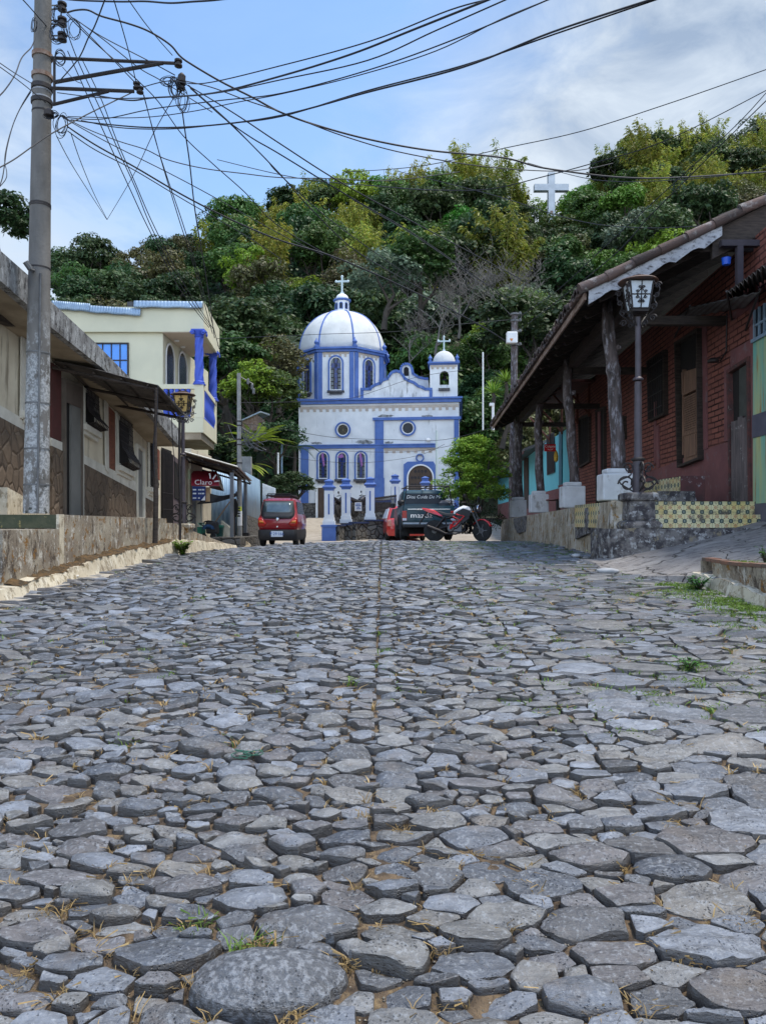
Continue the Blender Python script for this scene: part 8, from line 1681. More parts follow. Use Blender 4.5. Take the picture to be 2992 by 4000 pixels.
def pickup():
 Z = 22.3; x0 = (1568-1496)/F*Z; x1 = (1790-1496)/F*Z; cx = (x0+x1)/2+.02; g = road(cx, Z)+.02; S = .80
 cx = (1568-1496)/F*Z+S+.02
 Mx = Matrix.Translation((cx, Z, g)) @ Matrix.Rotation(math.radians(2.0), 4, 'Z'); T = Thing('pickup_truck', 'dark green pickup truck parked tail-out behind the red motorcycle', 'pickup truck', (cx, Z, g))
 m = MB(); loft(m, [rring(S*.95, 0, 4.9, .46, .06), rring(S, 0, 4.95, .52, .07), rring(S, 0, 4.95, .80, .07), rring(S*.985, 0, 4.9, .98, .07), rring(S*.97, .01, 4.9, 1.06, .06)], Mx); b = m.build('body', PGREEN, T, True)
 m = MB(); m.obox(Mx @ V(-S*.86, -.012, .60), (Mx.to_3x3() @ V(S*1.72, 0, 0)), Mx.to_3x3() @ V(0, .02, 0), V(0, 0, .38)); tg = m.build('tailgate', PGREEN, T); add_bevel(tg, .02, 2)
 m = MB(); m.obox(Mx @ V(-S*.80, -.028, .945), (Mx.to_3x3() @ V(S*1.60, 0, 0)), Mx.to_3x3() @ V(0, .014, 0), V(0, 0, .018)); m.build('chrome_strip', CHROME, tg)
 u = Mx.to_3x3() @ V(1, 0, 0); c = Mx @ V(.0, -.018, .76); text_mesh('lettering', 'mazda', .21, .003, CHROME, tg, c-UP*.0-u*.22, u, (0, 0, 1), sx=1.25)
 m = MB(); loft(m, [rring(S*.93, 1.75, 3.6, 1.0, .10), rring(S*.92, 1.78, 3.55, 1.20, .12), rring(S*.86, 1.86, 3.2, 1.52, .14), rring(S*.78, 1.95, 3.05, 1.60, .16), rring(S*.6, 2.1, 2.9, 1.625, .16)], Mx); cab = m.build('cab', PGREEN, T, True)
 def rp(x, z, off=0): y = float(np.interp(z, [1.0, 1.2, 1.52, 1.6], [1.75, 1.78, 1.86, 1.95])); return Mx @ V(x, y-.012-off, z)
 m = MB(); m.add([rp(-S*.74, 1.17), rp(S*.74, 1.17), rp(S*.69, 1.50), rp(-S*.69, 1.50)], [(0, 1, 2, 3)]); o = m.build('rear_window', GLASSD, T); s_ = o.modifiers.new('t', 'SOLIDIFY'); s_.thickness = .01
 text_mesh('window_lettering', 'Dios Cuida De Mi', .155, .002, WPAINT, o, rp(0, 1.385, .012), u, (0, .15, 1), shear=.25, sx=.98)
 for s in (-1, 1):
  m = MB(); vs = [Mx @ V(s*S*.935, 1.95, 1.08), Mx @ V(s*S*.935, 3.5, 1.08), Mx @ V(s*S*.865, 3.1, 1.50), Mx @ V(s*S*.865, 2.0, 1.50)]; m.prism(vs, V(s*.012, 0, 0)); m.build('side_window', GLASSD, T)
  m = MB(); m.obox(Mx @ V(s*S-.14*(s > 0)-.0*(s < 0), -.02, .60), Mx.to_3x3() @ V(.14, 0, 0), Mx.to_3x3() @ V(0, .06, 0), V(0, 0, .30)); tl = m.build('tail_light', LENSR, T); add_bevel(tl, .012, 2)
  m = MB(); m.obox(Mx @ V(s*S-.13*(s > 0)+.01*(s < 0), -.026, .61), Mx.to_3x3() @ V(.12, 0, 0), Mx.to_3x3() @ V(0, .01, 0), V(0, 0, .07)); m.build('reversing_light', PLATE, tl)
  wheel(T, Mx, (s*(S-.10), .95, .34), .34, .22); wheel(T, Mx, (s*(S-.10), 3.95, .34), .34, .22)
  m = MB(); n = 14; vs = []
  for i in range(n+1):
   a = math.pi*i/n
   for r_, off in ((.40, .0), (.46, .0), (.46, .07), (.40, .07)): vs.append(Mx @ V(s*(S+off-.01), .95-r_*math.cos(a)*1.1, .34+r_*math.sin(a)))
  m.add(vs, [(i*4+k, i*4+(k+1) % 4, (i+1)*4+(k+1) % 4, (i+1)*4+k) for i in range(n) for k in range(4)]); m.build('wheel_arch', BPLAST, T, True)
  m = MB(); m.obox(Mx @ V(s*(S-.02)-.22*(s > 0), .52, .14), Mx.to_3x3() @ V(.24, 0, 0), Mx.to_3x3() @ V(0, .02, 0), V(0, 0, .30)); m.build('mud_flap', RUBBER, T)
 m = MB(); m.obox(Mx @ V(-S*1.0, -.20, .40), Mx.to_3x3() @ V(S*2, 0, 0), Mx.to_3x3() @ V(0, .12, 0), V(0, 0, .16)); o = m.build('bumper', BPLAST, T); add_bevel(o, .03, 2); m = MB(); m.obox(Mx @ V(-S*.98, -.206, .50), Mx.to_3x3() @ V(S*1.96, 0, 0), Mx.to_3x3() @ V(0, .01, 0), V(0, 0, .05)); m.build('bumper_strip', ZINC, o)
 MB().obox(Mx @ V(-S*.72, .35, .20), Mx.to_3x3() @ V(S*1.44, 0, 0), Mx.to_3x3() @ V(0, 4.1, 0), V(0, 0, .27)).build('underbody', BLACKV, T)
 m = MB(); pt = lambda x, y, z: Mx @ V(x, y, z)
 for yy in (.25, 1.65): m.tube([pt(-S*.93, yy, 1.04), pt(-S*.80, yy, 1.66), pt(S*.80, yy, 1.66), pt(S*.93, yy, 1.04)], .022, 6)
 for xx in (-S*.8, 0, S*.8): m.tube([pt(xx, .25, 1.66), pt(xx, 1.65, 1.66), pt(xx, 2.9, 1.70)], .020, 6)
 m.tube([pt(-S*.93, .25, 1.12), pt(-S*.93, 1.65, 1.12)], .02, 6); m.tube([pt(S*.93, .25, 1.12), pt(S*.93, 1.65, 1.12)], .02, 6)
 m.build('rack', IRON, T, True)
 for sx in (-.95, .82): m = MB(); m.lathe(pt(sx*S, 1.2, 1.10), [(.05, 0), (.11, .04), (.12, .12), (.07, .17)], 10); m.build('bag', BPLAST, T, True)
 m = MB(); m.lathe(pt(-S*1.15, 3.3, 1.05), [(.03, 0), (.09, .02), (.09, .16), (.03, .18)], 10); m.build('mirror', BPLAST, T, True)
 T2 = Thing('loaded_sack', 'dark round bundle in the pickup bed, right of the cab window', 'bundle', pt(S*.6, .5, .9)); m = MB(); m.lathe(pt(S*.66, .4, .95), [(.10, 0), (.17, .08), (.18, .20), (.10, .28)], 12); m.build('sack', mat('grey_sack', (.07, .075, .09), (.05, .055, .065), 5, .9), T2, True)
pickup()
def red_car():
 Z = 29.5; cx = (1588-1496)/F*Z; g = road(cx, Z)-.0; Mx = Matrix.Translation((cx, Z, g)) @ Matrix.Rotation(math.radians(4), 4, 'Z'); T = Thing('red_car', 'bright red car mostly hidden behind the left side of the dark pickup', 'car', (cx, Z, g)); S = .80
 m = MB(); loft(m, [rring(S*.9, 0, 3.6, .20, .15), rring(S, -.04, 3.65, .35, .18), rring(S, -.04, 3.65, .62, .2), rring(S*.97, .02, 3.6, .85, .2), rring(S*.93, .12, 3.3, .92, .2), rring(S*.82, .35, 2.7, 1.22, .2), rring(S*.74, .5, 2.4, 1.36, .22), rring(S*.6, .7, 2.2, 1.40, .2)], Mx); m.build('body', mat('bright_red_paint', (.50, .025, .02), (.44, .02, .018), 2, .3, coat=.8), T, True)
 pt = lambda x, y, z: Mx @ V(x, y, z)
 m = MB(); m.add([pt(-S*.80, .10, .92), pt(S*.8, .10, .92), pt(S*.68, .36, 1.28), pt(-S*.68, .36, 1.28)], [(0, 1, 2, 3)]); o = m.build('rear_window', GLASSD, T); s = o.modifiers.new('t', 'SOLIDIFY'); s.thickness = .02
 for s in (-1, 1):
  m = MB(); m.add([pt(s*S*.955, .35, .90), pt(s*S*.955, 2.9, .90), pt(s*S*.80, 2.3, 1.30), pt(s*S*.80, .6, 1.30)], [(0, 1, 2, 3)]); o = m.build('side_window', PLATE if s < 0 else GLASSD, T); q = o.modifiers.new('t', 'SOLIDIFY'); q.thickness = .02
  m = MB(); m.obox(pt(s*S*.97-.17*(s > 0), -.065, .58), V(.17, 0, 0), V(0, .05, 0), V(0, 0, .26)); o = m.build('tail_light', mat('pinkish_lens_%d' % (s+2), (.6, .12, .08), (.5, .3, .25), 12, .2), T); add_bevel(o, .03, 2); wheel(T, Mx, (s*(S-.09), .65, .28), .28, .18); wheel(T, Mx, (s*(S-.09), 3.0, .28), .28, .18)
 m = MB(); m.lathe(pt(-S*1.08, 2.2, .95), [(.02, 0), (.08, .02), (.08, .13), (.02, .15)], 10); m.build('mirror', BPLAST, T, True)
red_car()
def motorbike(name, label, Mx, main=True, body=None, grp=None):
 o = Mx @ V(0, 0, 0); T = Thing(name, label, 'motorcycle', o, grp); pt = lambda x, y, z: Mx @ V(x, y, z); d3 = Mx.to_3x3(); RD_ = body or mat('red_fairing', (.62, .015, .018), (.55, .012, .016), 3, .25, coat=.6)
 wb = 1.34; Rr = .305
 w1 = wheel(T, Mx, (0, 0, Rr), Rr, .12, (0, 1, 0), IRON); 
 st = math.radians(32); fa = (math.sin(st), math.cos(st), 0); w2 = wheel(T, Mx, (wb, 0, Rr), Rr, .10, fa, IRON)
 if main:
  for c, ax_, par in ((V(0, 0, Rr), V(0, 1, 0), w1), (V(wb, 0, Rr), V(*fa), w2)):
   m = MB(); n = ax_.cross(UP).normalized()
   for k in range(5): a = 2*math.pi*k/5; dd = n*math.cos(a)+UP*math.sin(a); m.tube([Mx @ (c-ax_*.05+dd*.03), Mx @ (c-ax_*.045+dd*Rr*.62)], .014, 5)
   m.lathe(Mx @ (c-ax_*.065), [(.03, 0), (.08, .002), (.08, .008), (.03, .01)], 16, 0, d3 @ ax_); m.build('brake_disc', STEEL, par)
 m = MB(); 
 for s in (-1, 1): m.tube([pt(1.02, s*.06, .86), pt(.85, s*.10, .60), pt(.62, s*.12, .36), pt(.35, s*.11, .40), pt(.30, s*.10, .66)], .022, 6); m.tube([pt(1.0, s*.05, .84), pt(.62, s*.11, .74), pt(.30, s*.10, .64), pt(-.12, s*.08, .80)], .020, 6); m.tube([pt(.34, s*.10, .42), pt(0, s*.09, Rr)], .026, 6); m.tube([pt(.30, s*.11, .70), pt(.05, s*.10, .40)], .03, 6)
 m.build('frame', IRON, T, True)
 m = MB(); m.obox(pt(.40, -.12, .26), d3 @ V(.38, 0, 0), d3 @ V(0, .24, 0), d3 @ V(0, 0, .24)); m.obox(pt(.62, -.09, .46), d3 @ V(.20, 0, .04), d3 @ V(0, .18, 0), d3 @ V(-.03, 0, .24)); m.lathe(pt(.46, -.15, .36), [(.10, 0), (.10, .30)], 14, 0, d3 @ V(0, 1, 0)); e = m.build('engine', mat('grey_engine_%s' % name, (.06, .06, .065), (.10, .10, .11), 9, .4, metal=.5), T); add_bevel(e, .02, 2)
 m = MB(); m.tube([pt(.85, -.12, .50), pt(.86, -.13, .30), pt(.6, -.15, .20), pt(.3, -.16, .22), pt(.12, -.18, .30), pt(-.20, -.20, .42)], [.02, .022, .022, .03, .05, .048], 10); m.build('exhaust', IRON, T, True)
 m = MB(); sec = lambda x, hw, z0, z1: [(x, -hw, z0), (x, hw, z0), (x, hw*.9, z0*.3+z1*.7), (x, hw*.4, z1), (x, -hw*.4, z1), (x, -hw*.9, z0*.3+z1*.7)]
 loft(m, [sec(.02, .06, .82, .89), sec(.18, .12, .76, .85), sec(.34, .13, .72, .80), sec(.50, .10, .72, .80), sec(.60, .07, .76, .84)], Mx); m.build('seat', BPLAST, T, True)
 m = MB(); loft(m, [sec(-.36, .015, .93, .96), sec(-.22, .06, .84, .94), sec(-.02, .10, .78, .90), sec(.16, .12, .72, .80), sec(.22, .12, .70, .74)], Mx); m.build('tail_fairing', RD_, T, True)
 m = MB(); loft(m, [sec(.54, .08, .78, .86), sec(.66, .14, .76, .95), sec(.82, .17, .76, 1.02), sec(.98, .13, .80, .98), sec(1.06, .06, .84, .92)], Mx); m.build('tank', WPAINT if main else RD_, T, True)
 for s in (-1, 1):
  m = MB(); m.prism([pt(.58, s*.145, .80), pt(.80, s*.19, .92), pt(1.02, s*.16, .86), pt(.98, s*.17, .66), pt(.80, s*.17, .50), pt(.66, s*.16, .66)], d3 @ V(0, s*.02, 0)); m.build('side_shroud', BPLAST, T)
  m = MB(); m.tube([pt(.62, s*.17, .76), pt(.84, s*.20, .70), pt(.60, s*.18, .44), pt(.50, s*.17, .40)], .022, 6); m.tube([pt(.52, s*.17, .70), pt(.74, s*.19, .58), pt(.52, s*.17, .54), pt(.52, s*.17, .40)], .020, 6); m.tube([pt(.48, s*.17, .48), pt(.46, s*.17, .34)], .035, 6); m.build('trellis_frame', RD_, T, True)
 m = MB()
 for s in (-1, 1): n_ = V(*fa)*(s*.085); m.tube([Mx @ (V(wb, 0, Rr)+n_), Mx @ (V(1.12, 0, .80)+n_), Mx @ (V(1.05, 0, .98)+n_)], [.026, .026, .020], 8)
 m.build('fork', STEEL, T, True)
 m = MB(); ax_ = V(*fa); n = V(ax_.y, -ax_.x, 0); vs = []
 for i in range(9):
  a = math.radians(20+125*i/8); c = V(wb, 0, Rr)+(n*math.cos(a)+UP*math.sin(a))*(Rr+.03)
  for s in (-1, -.5, .5, 1): vs.append(Mx @ (c+ax_*s*.07-(n*math.cos(a)+UP*math.sin(a))*(.025 if abs(s) == 1 else 0)))
 m.add(vs, [(i*4+k, i*4+k+1, (i+1)*4+k+1, (i+1)*4+k) for i in range(8) for k in range(3)]); o = m.build('front_guard', RD_, T, 'all'); q = o.modifiers.new('t', 'SOLIDIFY'); q.thickness = .01
 hd = n*1.0; c = V(1.20, 0, .93)+n*.03
 m = MB(); m.lathe(Mx @ (c-n*.08), [(.04, 0), (.10, .03), (.13, .10), (.12, .12)], 14, 0, d3 @ n); h = m.build('headlamp', BPLAST, T, True); m = MB(); m.lathe(Mx @ (c+n*.035), [(.12, 0), (.11, .02), (.06, .04)], 14, 0, d3 @ n); m.build('lamp_glass', CHROME, h, True)
 m = MB(); hb = V(1.04, 0, 1.04); m.tube([Mx @ (hb+ax_*k+UP*z_-n*b_) for k, z_, b_ in ((-.36, .04, .10), (-.22, .05, .02), (-.08, 0, 0), (.08, 0, 0), (.22, .05, .02), (.36, .04, .10))], .014, 6)
 for s in (-1, 1): m.tube([Mx @ (hb+ax_*s*.36+UP*.04-n*.10), Mx @ (hb+ax_*s*.25+UP*.05-n*.04)], .022, 6)
 m.build('handlebar', IRON, T, True)
 for s in (-1, 1):
  m = MB(); b_ = hb+ax_*s*.26+UP*.05; tpt = b_+ax_*s*.10+UP*.17; m.tube([Mx @ b_, Mx @ tpt], .008, 5); m.lathe(Mx @ tpt, [(.02, -.01), (.06, .0), (.06, .02), (.02, .03)], 10, 0, d3 @ n, 1.0); m.build('mirror', BPLAST, T, True)
  m = MB(); m.tube([Mx @ (V(1.14, 0, .84)+ax_*s*.08), Mx @ (V(1.16, 0, .84)+ax_*s*.17)], .02, 6); m.build('indicator', LENSO, T)
 m = MB(); m.tube([pt(-.22, 0, .84), pt(-.36, 0, .62), pt(-.40, 0, .56)], [.03, .03, .05], 6); m.obox(pt(-.44, -.08, .50), d3 @ V(.02, 0, 0), d3 @ V(0, .16, 0), d3 @ V(.05, 0, .12)); m.build('rear_guard', BPLAST, T)
 m = MB(); m.tube([pt(.45, .10, .30), pt(.42, .26, .0)], .012, 5); m.build('side_stand', IRON, T)
 return T
Z = 21.0; p = W(1697, 0, Z); sc_ = 1.0
motorbike('motorcycle', 'red, black and white sport motorcycle parked across the street in front of the pickup', Matrix.Translation((p.x, Z, road(p.x, Z)+.0)) @ Matrix.Rotation(math.radians(-8), 4, 'Z') @ Matrix.Rotation(math.radians(-5), 4, 'X') @ Matrix.Scale(1.0, 4))
MATS['dark_fairing'] = mat('dark_fairing', (.02, .02, .03), (.03, .03, .04), 4, .4)
for i, (px, Z, yaw, lb) in enumerate(((1385, 33.5, 60, 'dark motorcycle parked behind the railing under the notice board'), (1322, 34.5, 75, 'dark motorcycle parked at the left end of the church forecourt'))):
 p = W(px, 2022, Z); motorbike('motorcycle', lb, Matrix.Translation((p.x, Z, p.z)) @ Matrix.Rotation(math.radians(yaw), 4, 'Z') @ Matrix.Rotation(math.radians(-5), 4, 'X'), False, MATS['dark_fairing'])
# ---------------------------------------------------------------- vegetation
def unit(v): return v/np.maximum(1e-9, np.linalg.norm(v, axis=1, keepdims=True))
def leaf_quads(C, N, size, rs, asp=.55, curl=0.0):
 """leaf quads at points C with normals N"""
 n = len(C); t = unit(np.cross(N, rs.normal(size=(n, 3)))); b = np.cross(N, t); s = (size*rs.uniform(.6, 1.35, n))[:, None]
 v = np.stack([C-t*s, C-b*s*asp+N*s*curl, C+t*s, C+b*s*asp+N*s*curl], 1).reshape(-1, 3); f = np.arange(4*n).reshape(n, 4); return v, f
def crown_mesh(seed, R=(1, 1, .8), nclump=30, nleaf=120, crad=.33, lsize=.055, zc=1.0, droop=0.0, hollow=.45, flatb=.25):
 rs = np.random.RandomState(seed); cl = []
 while len(cl) < nclump:
  d = rs.normal(size=3); d /= np.linalg.norm(d)
  if d[2] < -.45: continue
  r = rs.uniform(hollow, 1.0)**.6; c = d*np.array(R)*r*(1-crad*.6)
  c[2] = max(c[2], -R[2]*flatb-.15*rs.rand()); cl.append((c, crad*rs.uniform(.55, 1.25)))
 V_, F_ = [], []; base = 0
 for c, r in cl:
  n = int(nleaf*rs.uniform(.7, 1.3)); d = rs.normal(size=(n, 3)); d[:, 2] = np.abs(d[:, 2])*1.0-.25; d = unit(d)
  P = c+d*r*np.array([1, 1, .62])*rs.uniform(.72, 1.08, (n, 1)); N = unit(d*.6+np.array([0, 0, .75])+rs.normal(size=(n, 3))*.45)
  v, f = leaf_quads(P, N, lsize, rs); V_.append(v); F_.append(f+base); base += len(v)
 v = np.concatenate(V_); v[:, 2] += zc; return v, np.concatenate(F_)
def mk(name, v, f, mt):
 me = bpy.data.meshes.new(name); v = np.asarray(v, np.float32); f = np.asarray(f, np.int32); k = f.shape[1]
 me.vertices.add(len(v)); me.vertices.foreach_set('co', v.ravel()); me.loops.add(f.size); me.loops.foreach_set('vertex_index', f.ravel())
 me.polygons.add(len(f)); me.polygons.foreach_set('loop_start', np.arange(0, f.size, k, dtype=np.int32)); me.polygons.foreach_set('loop_total', np.full(len(f), k, np.int32)); me.update(calc_edges=True); me.materials.append(mt); return me
def limbs_mesh(name, seed, H=1.0, spread=.7, depth=4, r0=.05, mt=BARK, n0=4, segs=4, twig=.012, grav=0.0, start=.35, nside=5):
 r = random.Random(seed); m = MB()
 def grow(p, d, L, rad, k):
  pts = [p]; rr = [rad]; q = p; dd = d
  for i in range(segs):
   dd = (dd+V(r.uniform(-.22, .22), r.uniform(-.22, .22), r.uniform(-.12, .20)-grav*k)).normalized(); q = q+dd*L/segs; pts.append(q); rr.append(rad*(1-.55*(i+1)/segs))
  m.tube(pts, rr, nside if k < 2 else 3, False)
  if k >= depth: return
  nb = r.randint(2, 4) if k else n0
  for b in range(nb):
   t = r.uniform(start, 1.0) if b else 1.0; i = min(segs, max(1, int(t*segs))); a = r.uniform(0, 6.28); up = V(math.cos(a), math.sin(a), r.uniform(.05, .7)).normalized()
   nd = (dd*(1-spread)+up*spread).normalized(); grow(pts[i], nd, L*r.uniform(.55, .85), max(twig, rr[i]*.75), k+1)
 grow(V(0, 0, -.25*H), V(0, 0, 1), .62*H, r0, 0)
 me = bpy.data.meshes.new(name); me.from_pydata(m.v, [], m.f); me.update(); me.materials.append(mt); me.polygons.foreach_set('use_smooth', [True]*len(me.polygons)); return me
KIND = {}
def kind(nm, mt, vers, **kw): KIND[nm] = [mk(nm+'_crown', *crown_mesh(s, **kw), mt) for s in vers]
kind('dark', LEAF_DARK, (1, 2, 3), nclump=34, nleaf=130, lsize=.058)
kind('mid', LEAF_MID, (4, 5, 6), nclump=34, nleaf=130, lsize=.055)
kind('bright', LEAF_BRIGHT, (7, 8), nclump=36, nleaf=130, lsize=.055, R=(1.1, 1.1, .6))
kind('olive', LEAF_OLIVE, (9, 10), nclump=30, nleaf=120, lsize=.052)
kind('grey', LEAF_GREY, (11, 12), nclump=24, nleaf=120, lsize=.055, R=(1.1, 1.1, .65))
kind('airy', LEAF_OLIVE, (15, 16, 17), nclump=20, nleaf=70, crad=.24, lsize=.045, hollow=.5)
kind('airyd', LEAF_DARK, (18, 19), nclump=22, nleaf=80, crad=.24, lsize=.045, hollow=.5)
kind('lime', LEAF_YEL, (13, 14), nclump=30, nleaf=110, lsize=.052)
TRUNK = [limbs_mesh('trunk', s, 1.6, .6, 2, .09, BARK, 4) for s in (1, 2, 3)]
BARE = [limbs_mesh('bare_branches', s, 1.5, .62, 5, .038, BAREB, 4, 4, .0055, 0, .3) for s in (4, 5, 6)]
def bamboo_mesh(seed, n=15, H=1.0):
 rs = np.random.RandomState(seed); V_, F_ = [], []; base = 0; cm = MB()
 for i in range(n):
  a = rs.uniform(0, 6.283); lean = rs.uniform(.02, .30); h = H*rs.uniform(.62, 1.05); b0 = np.array([rs.normal()*.08, rs.normal()*.08, 0.]); d = np.array([math.cos(a), math.sin(a), 0.])
  ts = np.linspace(0, 1, 7); pts = [b0+d*lean*(t**2.2)*h*1.25+np.array([0, 0, 1])*h*(t-.10*lean*3*t**4) for t in ts]; cm.tube([V(*p) for p in pts], [.010*(1-.8*t) for t in ts], 3, False)
  m = int(84*rs.uniform(.7, 1.2)); t = rs.uniform(.30, 1.0, m)**.85; k = t*6; i0 = np.minimum(k.astype(int), 5); fr_ = (k-i0)[:, None]; P = np.array(pts); c = P[i0]*(1-fr_)+P[i0+1]*fr_
  for s in range(3):
   off = rs.normal(size=(m, 3))*np.array([.034, .034, .03])*(1.25-t)[:, None]*1.6; c2 = c+off; outw = unit(off*np.array([1, 1, .3])+d*.02+1e-6); ln = .052*rs.uniform(.6, 1.4, (m, 1)); tip = c2+outw*ln*.8-np.array([0, 0, 1])*ln*.45; sd_ = unit(np.cross(outw, rs.normal(size=(m, 3))))*.0095
   mid = (c2+tip)/2+np.array([0, 0, .006]); v = np.stack([c2, mid+sd_, tip, mid-sd_], 1).reshape(-1, 3); V_.append(v); F_.append(np.arange(4*m).reshape(m, 4)+base); base += 4*m
 me = bpy.data.meshes.new('bamboo_culms'); me.from_pydata(cm.v, [], cm.f); me.update(); me.materials.append(CULM)
 return mk('bamboo_leaves', np.concatenate(V_), np.concatenate(F_), LEAF_BAM), me
BAM = [bamboo_mesh(s) for s in (1, 2, 3, 4)]
LAB = {'airy': ('broadleaf_tree', 'thin-crowned olive tree with sky showing through'), 'airyd': ('broadleaf_tree', 'thin-crowned dark tree with sky showing through'), 'dark': ('broadleaf_tree', 'dark green broadleaf tree'), 'mid': ('broadleaf_tree', 'mid green broadleaf tree'), 'bright': ('broadleaf_tree', 'vivid green spreading tree'), 'olive': ('broadleaf_tree', 'olive brown tree'),
  'grey': ('broadleaf_tree', 'grey green tree with pale limbs'), 'lime': ('broadleaf_tree', 'lime green bushy tree'), 'bare': ('bare_tree', 'leafless pale-branched tree'), 'bamboo': ('bamboo_clump', 'feathery yellow green bamboo clump')}
def place(kd, x, y, z, s, rot, zs=1.0, where='', cat='tree', grp=None, rr=random):
 nm, lab = LAB[kd]; T = bpy.data.objects.new(nm, None); COL.objects.link(T); T.location = (x, y, z); T.rotation_euler = (0, 0, rot); T.scale = (s, s, s*zs); tag(T, lab+' '+where, 'bamboo' if kd == 'bamboo' else 'tree', grp or nm.replace('_', ' ')+'s on the hillside')
 def kid(n, me):
  o = bpy.data.objects.new(n, me); COL.objects.link(o); o.parent = T; return o
 if kd == 'bamboo': lf, cu = BAM[rr.randrange(4)]; kid('culms', cu); kid('leaves', lf)
 elif kd == 'bare': kid('branches', BARE[rr.randrange(3)])
 else: kid('trunk', TRUNK[rr.randrange(3)]); kid('crown', KIND[kd][rr.randrange(len(KIND[kd]))])
 return T
def region(xd, yd):
 """where a hillside tree stands, in words, from its place among the landmarks"""
 col = 'left of the big utility pole' if xd < 112 else 'above the cream house' if xd < 300 else 'between the cream house and the dome' if xd < 560 else 'behind and left of the dome' if xd < 740 else 'behind and right of the dome' if xd < 930 else 'above the bell tower' if xd < 1060 else 'left of the white cross' if xd < 1150 else 'beside the white cross' if xd < 1260 else 'above the veranda roof' if xd < 1480 else 'at the far right of the ridge'
 return col
def hillside():
 r = random.Random(42); n = 0; y = 59.0; row = 0
 while y < 158:
  st = 5.6+(y-59)*.012; half0 = -.56*y; half1 = .57*y; x = half0+r.uniform(0, st)
  while x < half1:
   px = x+r.uniform(-.35, .35)*st; py = y+r.uniform(-.4, .4)*st; h = ground(px, py); xd = (1496+px/py*F)*.55315; yd = (2046-(h+3-E)/py*F)*.55315
   x += st*r.uniform(.85, 1.25)
   if xd > 1760 or (xd > 1300 and yd > 640) or (xd > 1480 and yd > 520): continue
   if xd < 110 and (yd > 640): continue
   q = r.random(); top = float(np.interp(xd, _SKX, _SKY)); d = yd-top
   kd = 'dark' if q < .45 else 'mid' if q < .70 else 'olive' if q < .86 else 'lime' if q < .92 else 'grey'
   if 590 < xd < 1120 and d < 250-(1120-xd)*.08 and r.random() < .9: kd = 'bamboo'
   if 440 < xd <= 600 and d < 120 and r.random() < .45: kd = r.choice(('lime', 'bamboo', 'mid'))
   if 500 < xd < 760 and 430 < yd < 640: kd = r.choice(('lime', 'mid', 'bamboo', 'bamboo', 'bamboo', 'dark'))
   if xd < 420 and r.random() < .6: kd = r.choice(('olive', 'dark', 'dark', 'mid'))
   if xd > 1290 and d < 170 and r.random() < .72: kd = 'bamboo' if r.random() < .75 else 'dark'
   if xd < 620 and d < 75 and r.random() < .7: kd = r.choice(('airy', 'airyd'))
   if 1120 < xd < 1290 and d < 60: kd = 'airyd'
   if 800 < xd < 1130 and 460 < yd < 580: kd = r.choice(('bright', 'mid', 'dark', 'mid'))
   if 1050 < xd < 1260 and 500 < yd < 660 and r.random() < .5: kd = r.choice(('lime', 'olive', 'mid'))
   if 1250 < xd < 1420 and 450 < yd < 620: kd = r.choice(('bright', 'grey', 'mid', 'lime', 'dark'))
   if 840 < xd < 1260 and 600 < yd < 860 and r.random() < .22: kd = 'bare' if r.random() < .25 else 'grey'
   if yd > 640 and xd < 830: kd = 'dark' if r.random() < .7 else kd
   s = st*.62*r.uniform(.85, 1.3)
   if 1105 < xd < 1275 and py < 142 and (2046-(h+(1.0 if kd == 'bamboo' else 1.9)*(14 if kd == 'bamboo' else s)-E)/py*F)*.55315 < 466: continue
   if kd == 'bamboo':
    s = r.uniform(8.0, 12.0)*(1.15 if d < 70 and r.random() < .5 else 1)
    if 960 < xd < 1110 or 1300 < xd < 1420: s *= 1.15
    place(kd, px, py, h-.3, s, r.uniform(0, 6.28), 1.0, region(xd, yd), rr=r)
    if r.random() < .5: place(kd, px+r.uniform(-3, 3), py+r.uniform(-2, 2), h-.3, s*r.uniform(.75, 1), r.uniform(0, 6.28), 1.0, region(xd, yd), rr=r)
   elif kd == 'bare': place(kd, px, py, h+.5, s*1.25, r.uniform(0, 6.28), 1.0, region(xd, yd), rr=r)
   else: place(kd, px, py, h+s*.15, s, r.uniform(0, 6.28), r.uniform(.85, 1.35), region(xd, yd), rr=r)
   n += 1
  y += st*.98; row += 1
 print('hill trees', n)
hillside()
def undergrowth():
 rs = np.random.RandomState(3); n = 52000; y = 57.5+(rs.rand(n)**.8)*98; x = (rs.rand(n)*1.12-.56)*y; z = np.array([ground(a, b) for a, b in zip(x, y)])
 P = np.stack([x, y, z+rs.rand(n)**2*1.8], 1); N = unit(rs.normal(size=(n, 3))*.6+np.array([0, -.4, .8])); v, f = leaf_quads(P, N, .42, rs, .5, .1)
 o = np_mesh('undergrowth', v, f, LEAF_DARK); tag(o, 'dark leafy undergrowth covering the hillside between the trees', kind='stuff')
undergrowth()
rr_ = random.Random(77)
def near_tree(kd, px, pyb, Z, s, label, zs=1.0, cat='tree'):
 p = W(px, pyb, Z); T = place(kd, p.x, p.y, p.z, s, rr_.uniform(0, 6.28), zs, '', rr=rr_, grp='trees and bushes near the church'); T['label'] = label; return T
near_tree('dark', 1135, 1990, 36, 1.2, 'dark round tree overhanging the grey gate, left of the church door', .9)
near_tree('dark', 1085, 1830, 38, 1.5, 'dark tree between the zinc fence and the church, touching the small pole wires')
near_tree('mid', 1040, 1700, 41, 2.2, 'mid green tree behind the slim concrete pole, above the zinc fence')
near_tree('lime', 985, 1640, 40, 1.8, 'lime green bush just right of the balcony underside')
near_tree('olive', 1090, 1560, 46, 2.2, 'olive tree with drooping limbs against the left wall of the drum')
near_tree('mid', 900, 1600, 44, 2.6, 'mid green tree filling the gap below the balcony of the cream house')
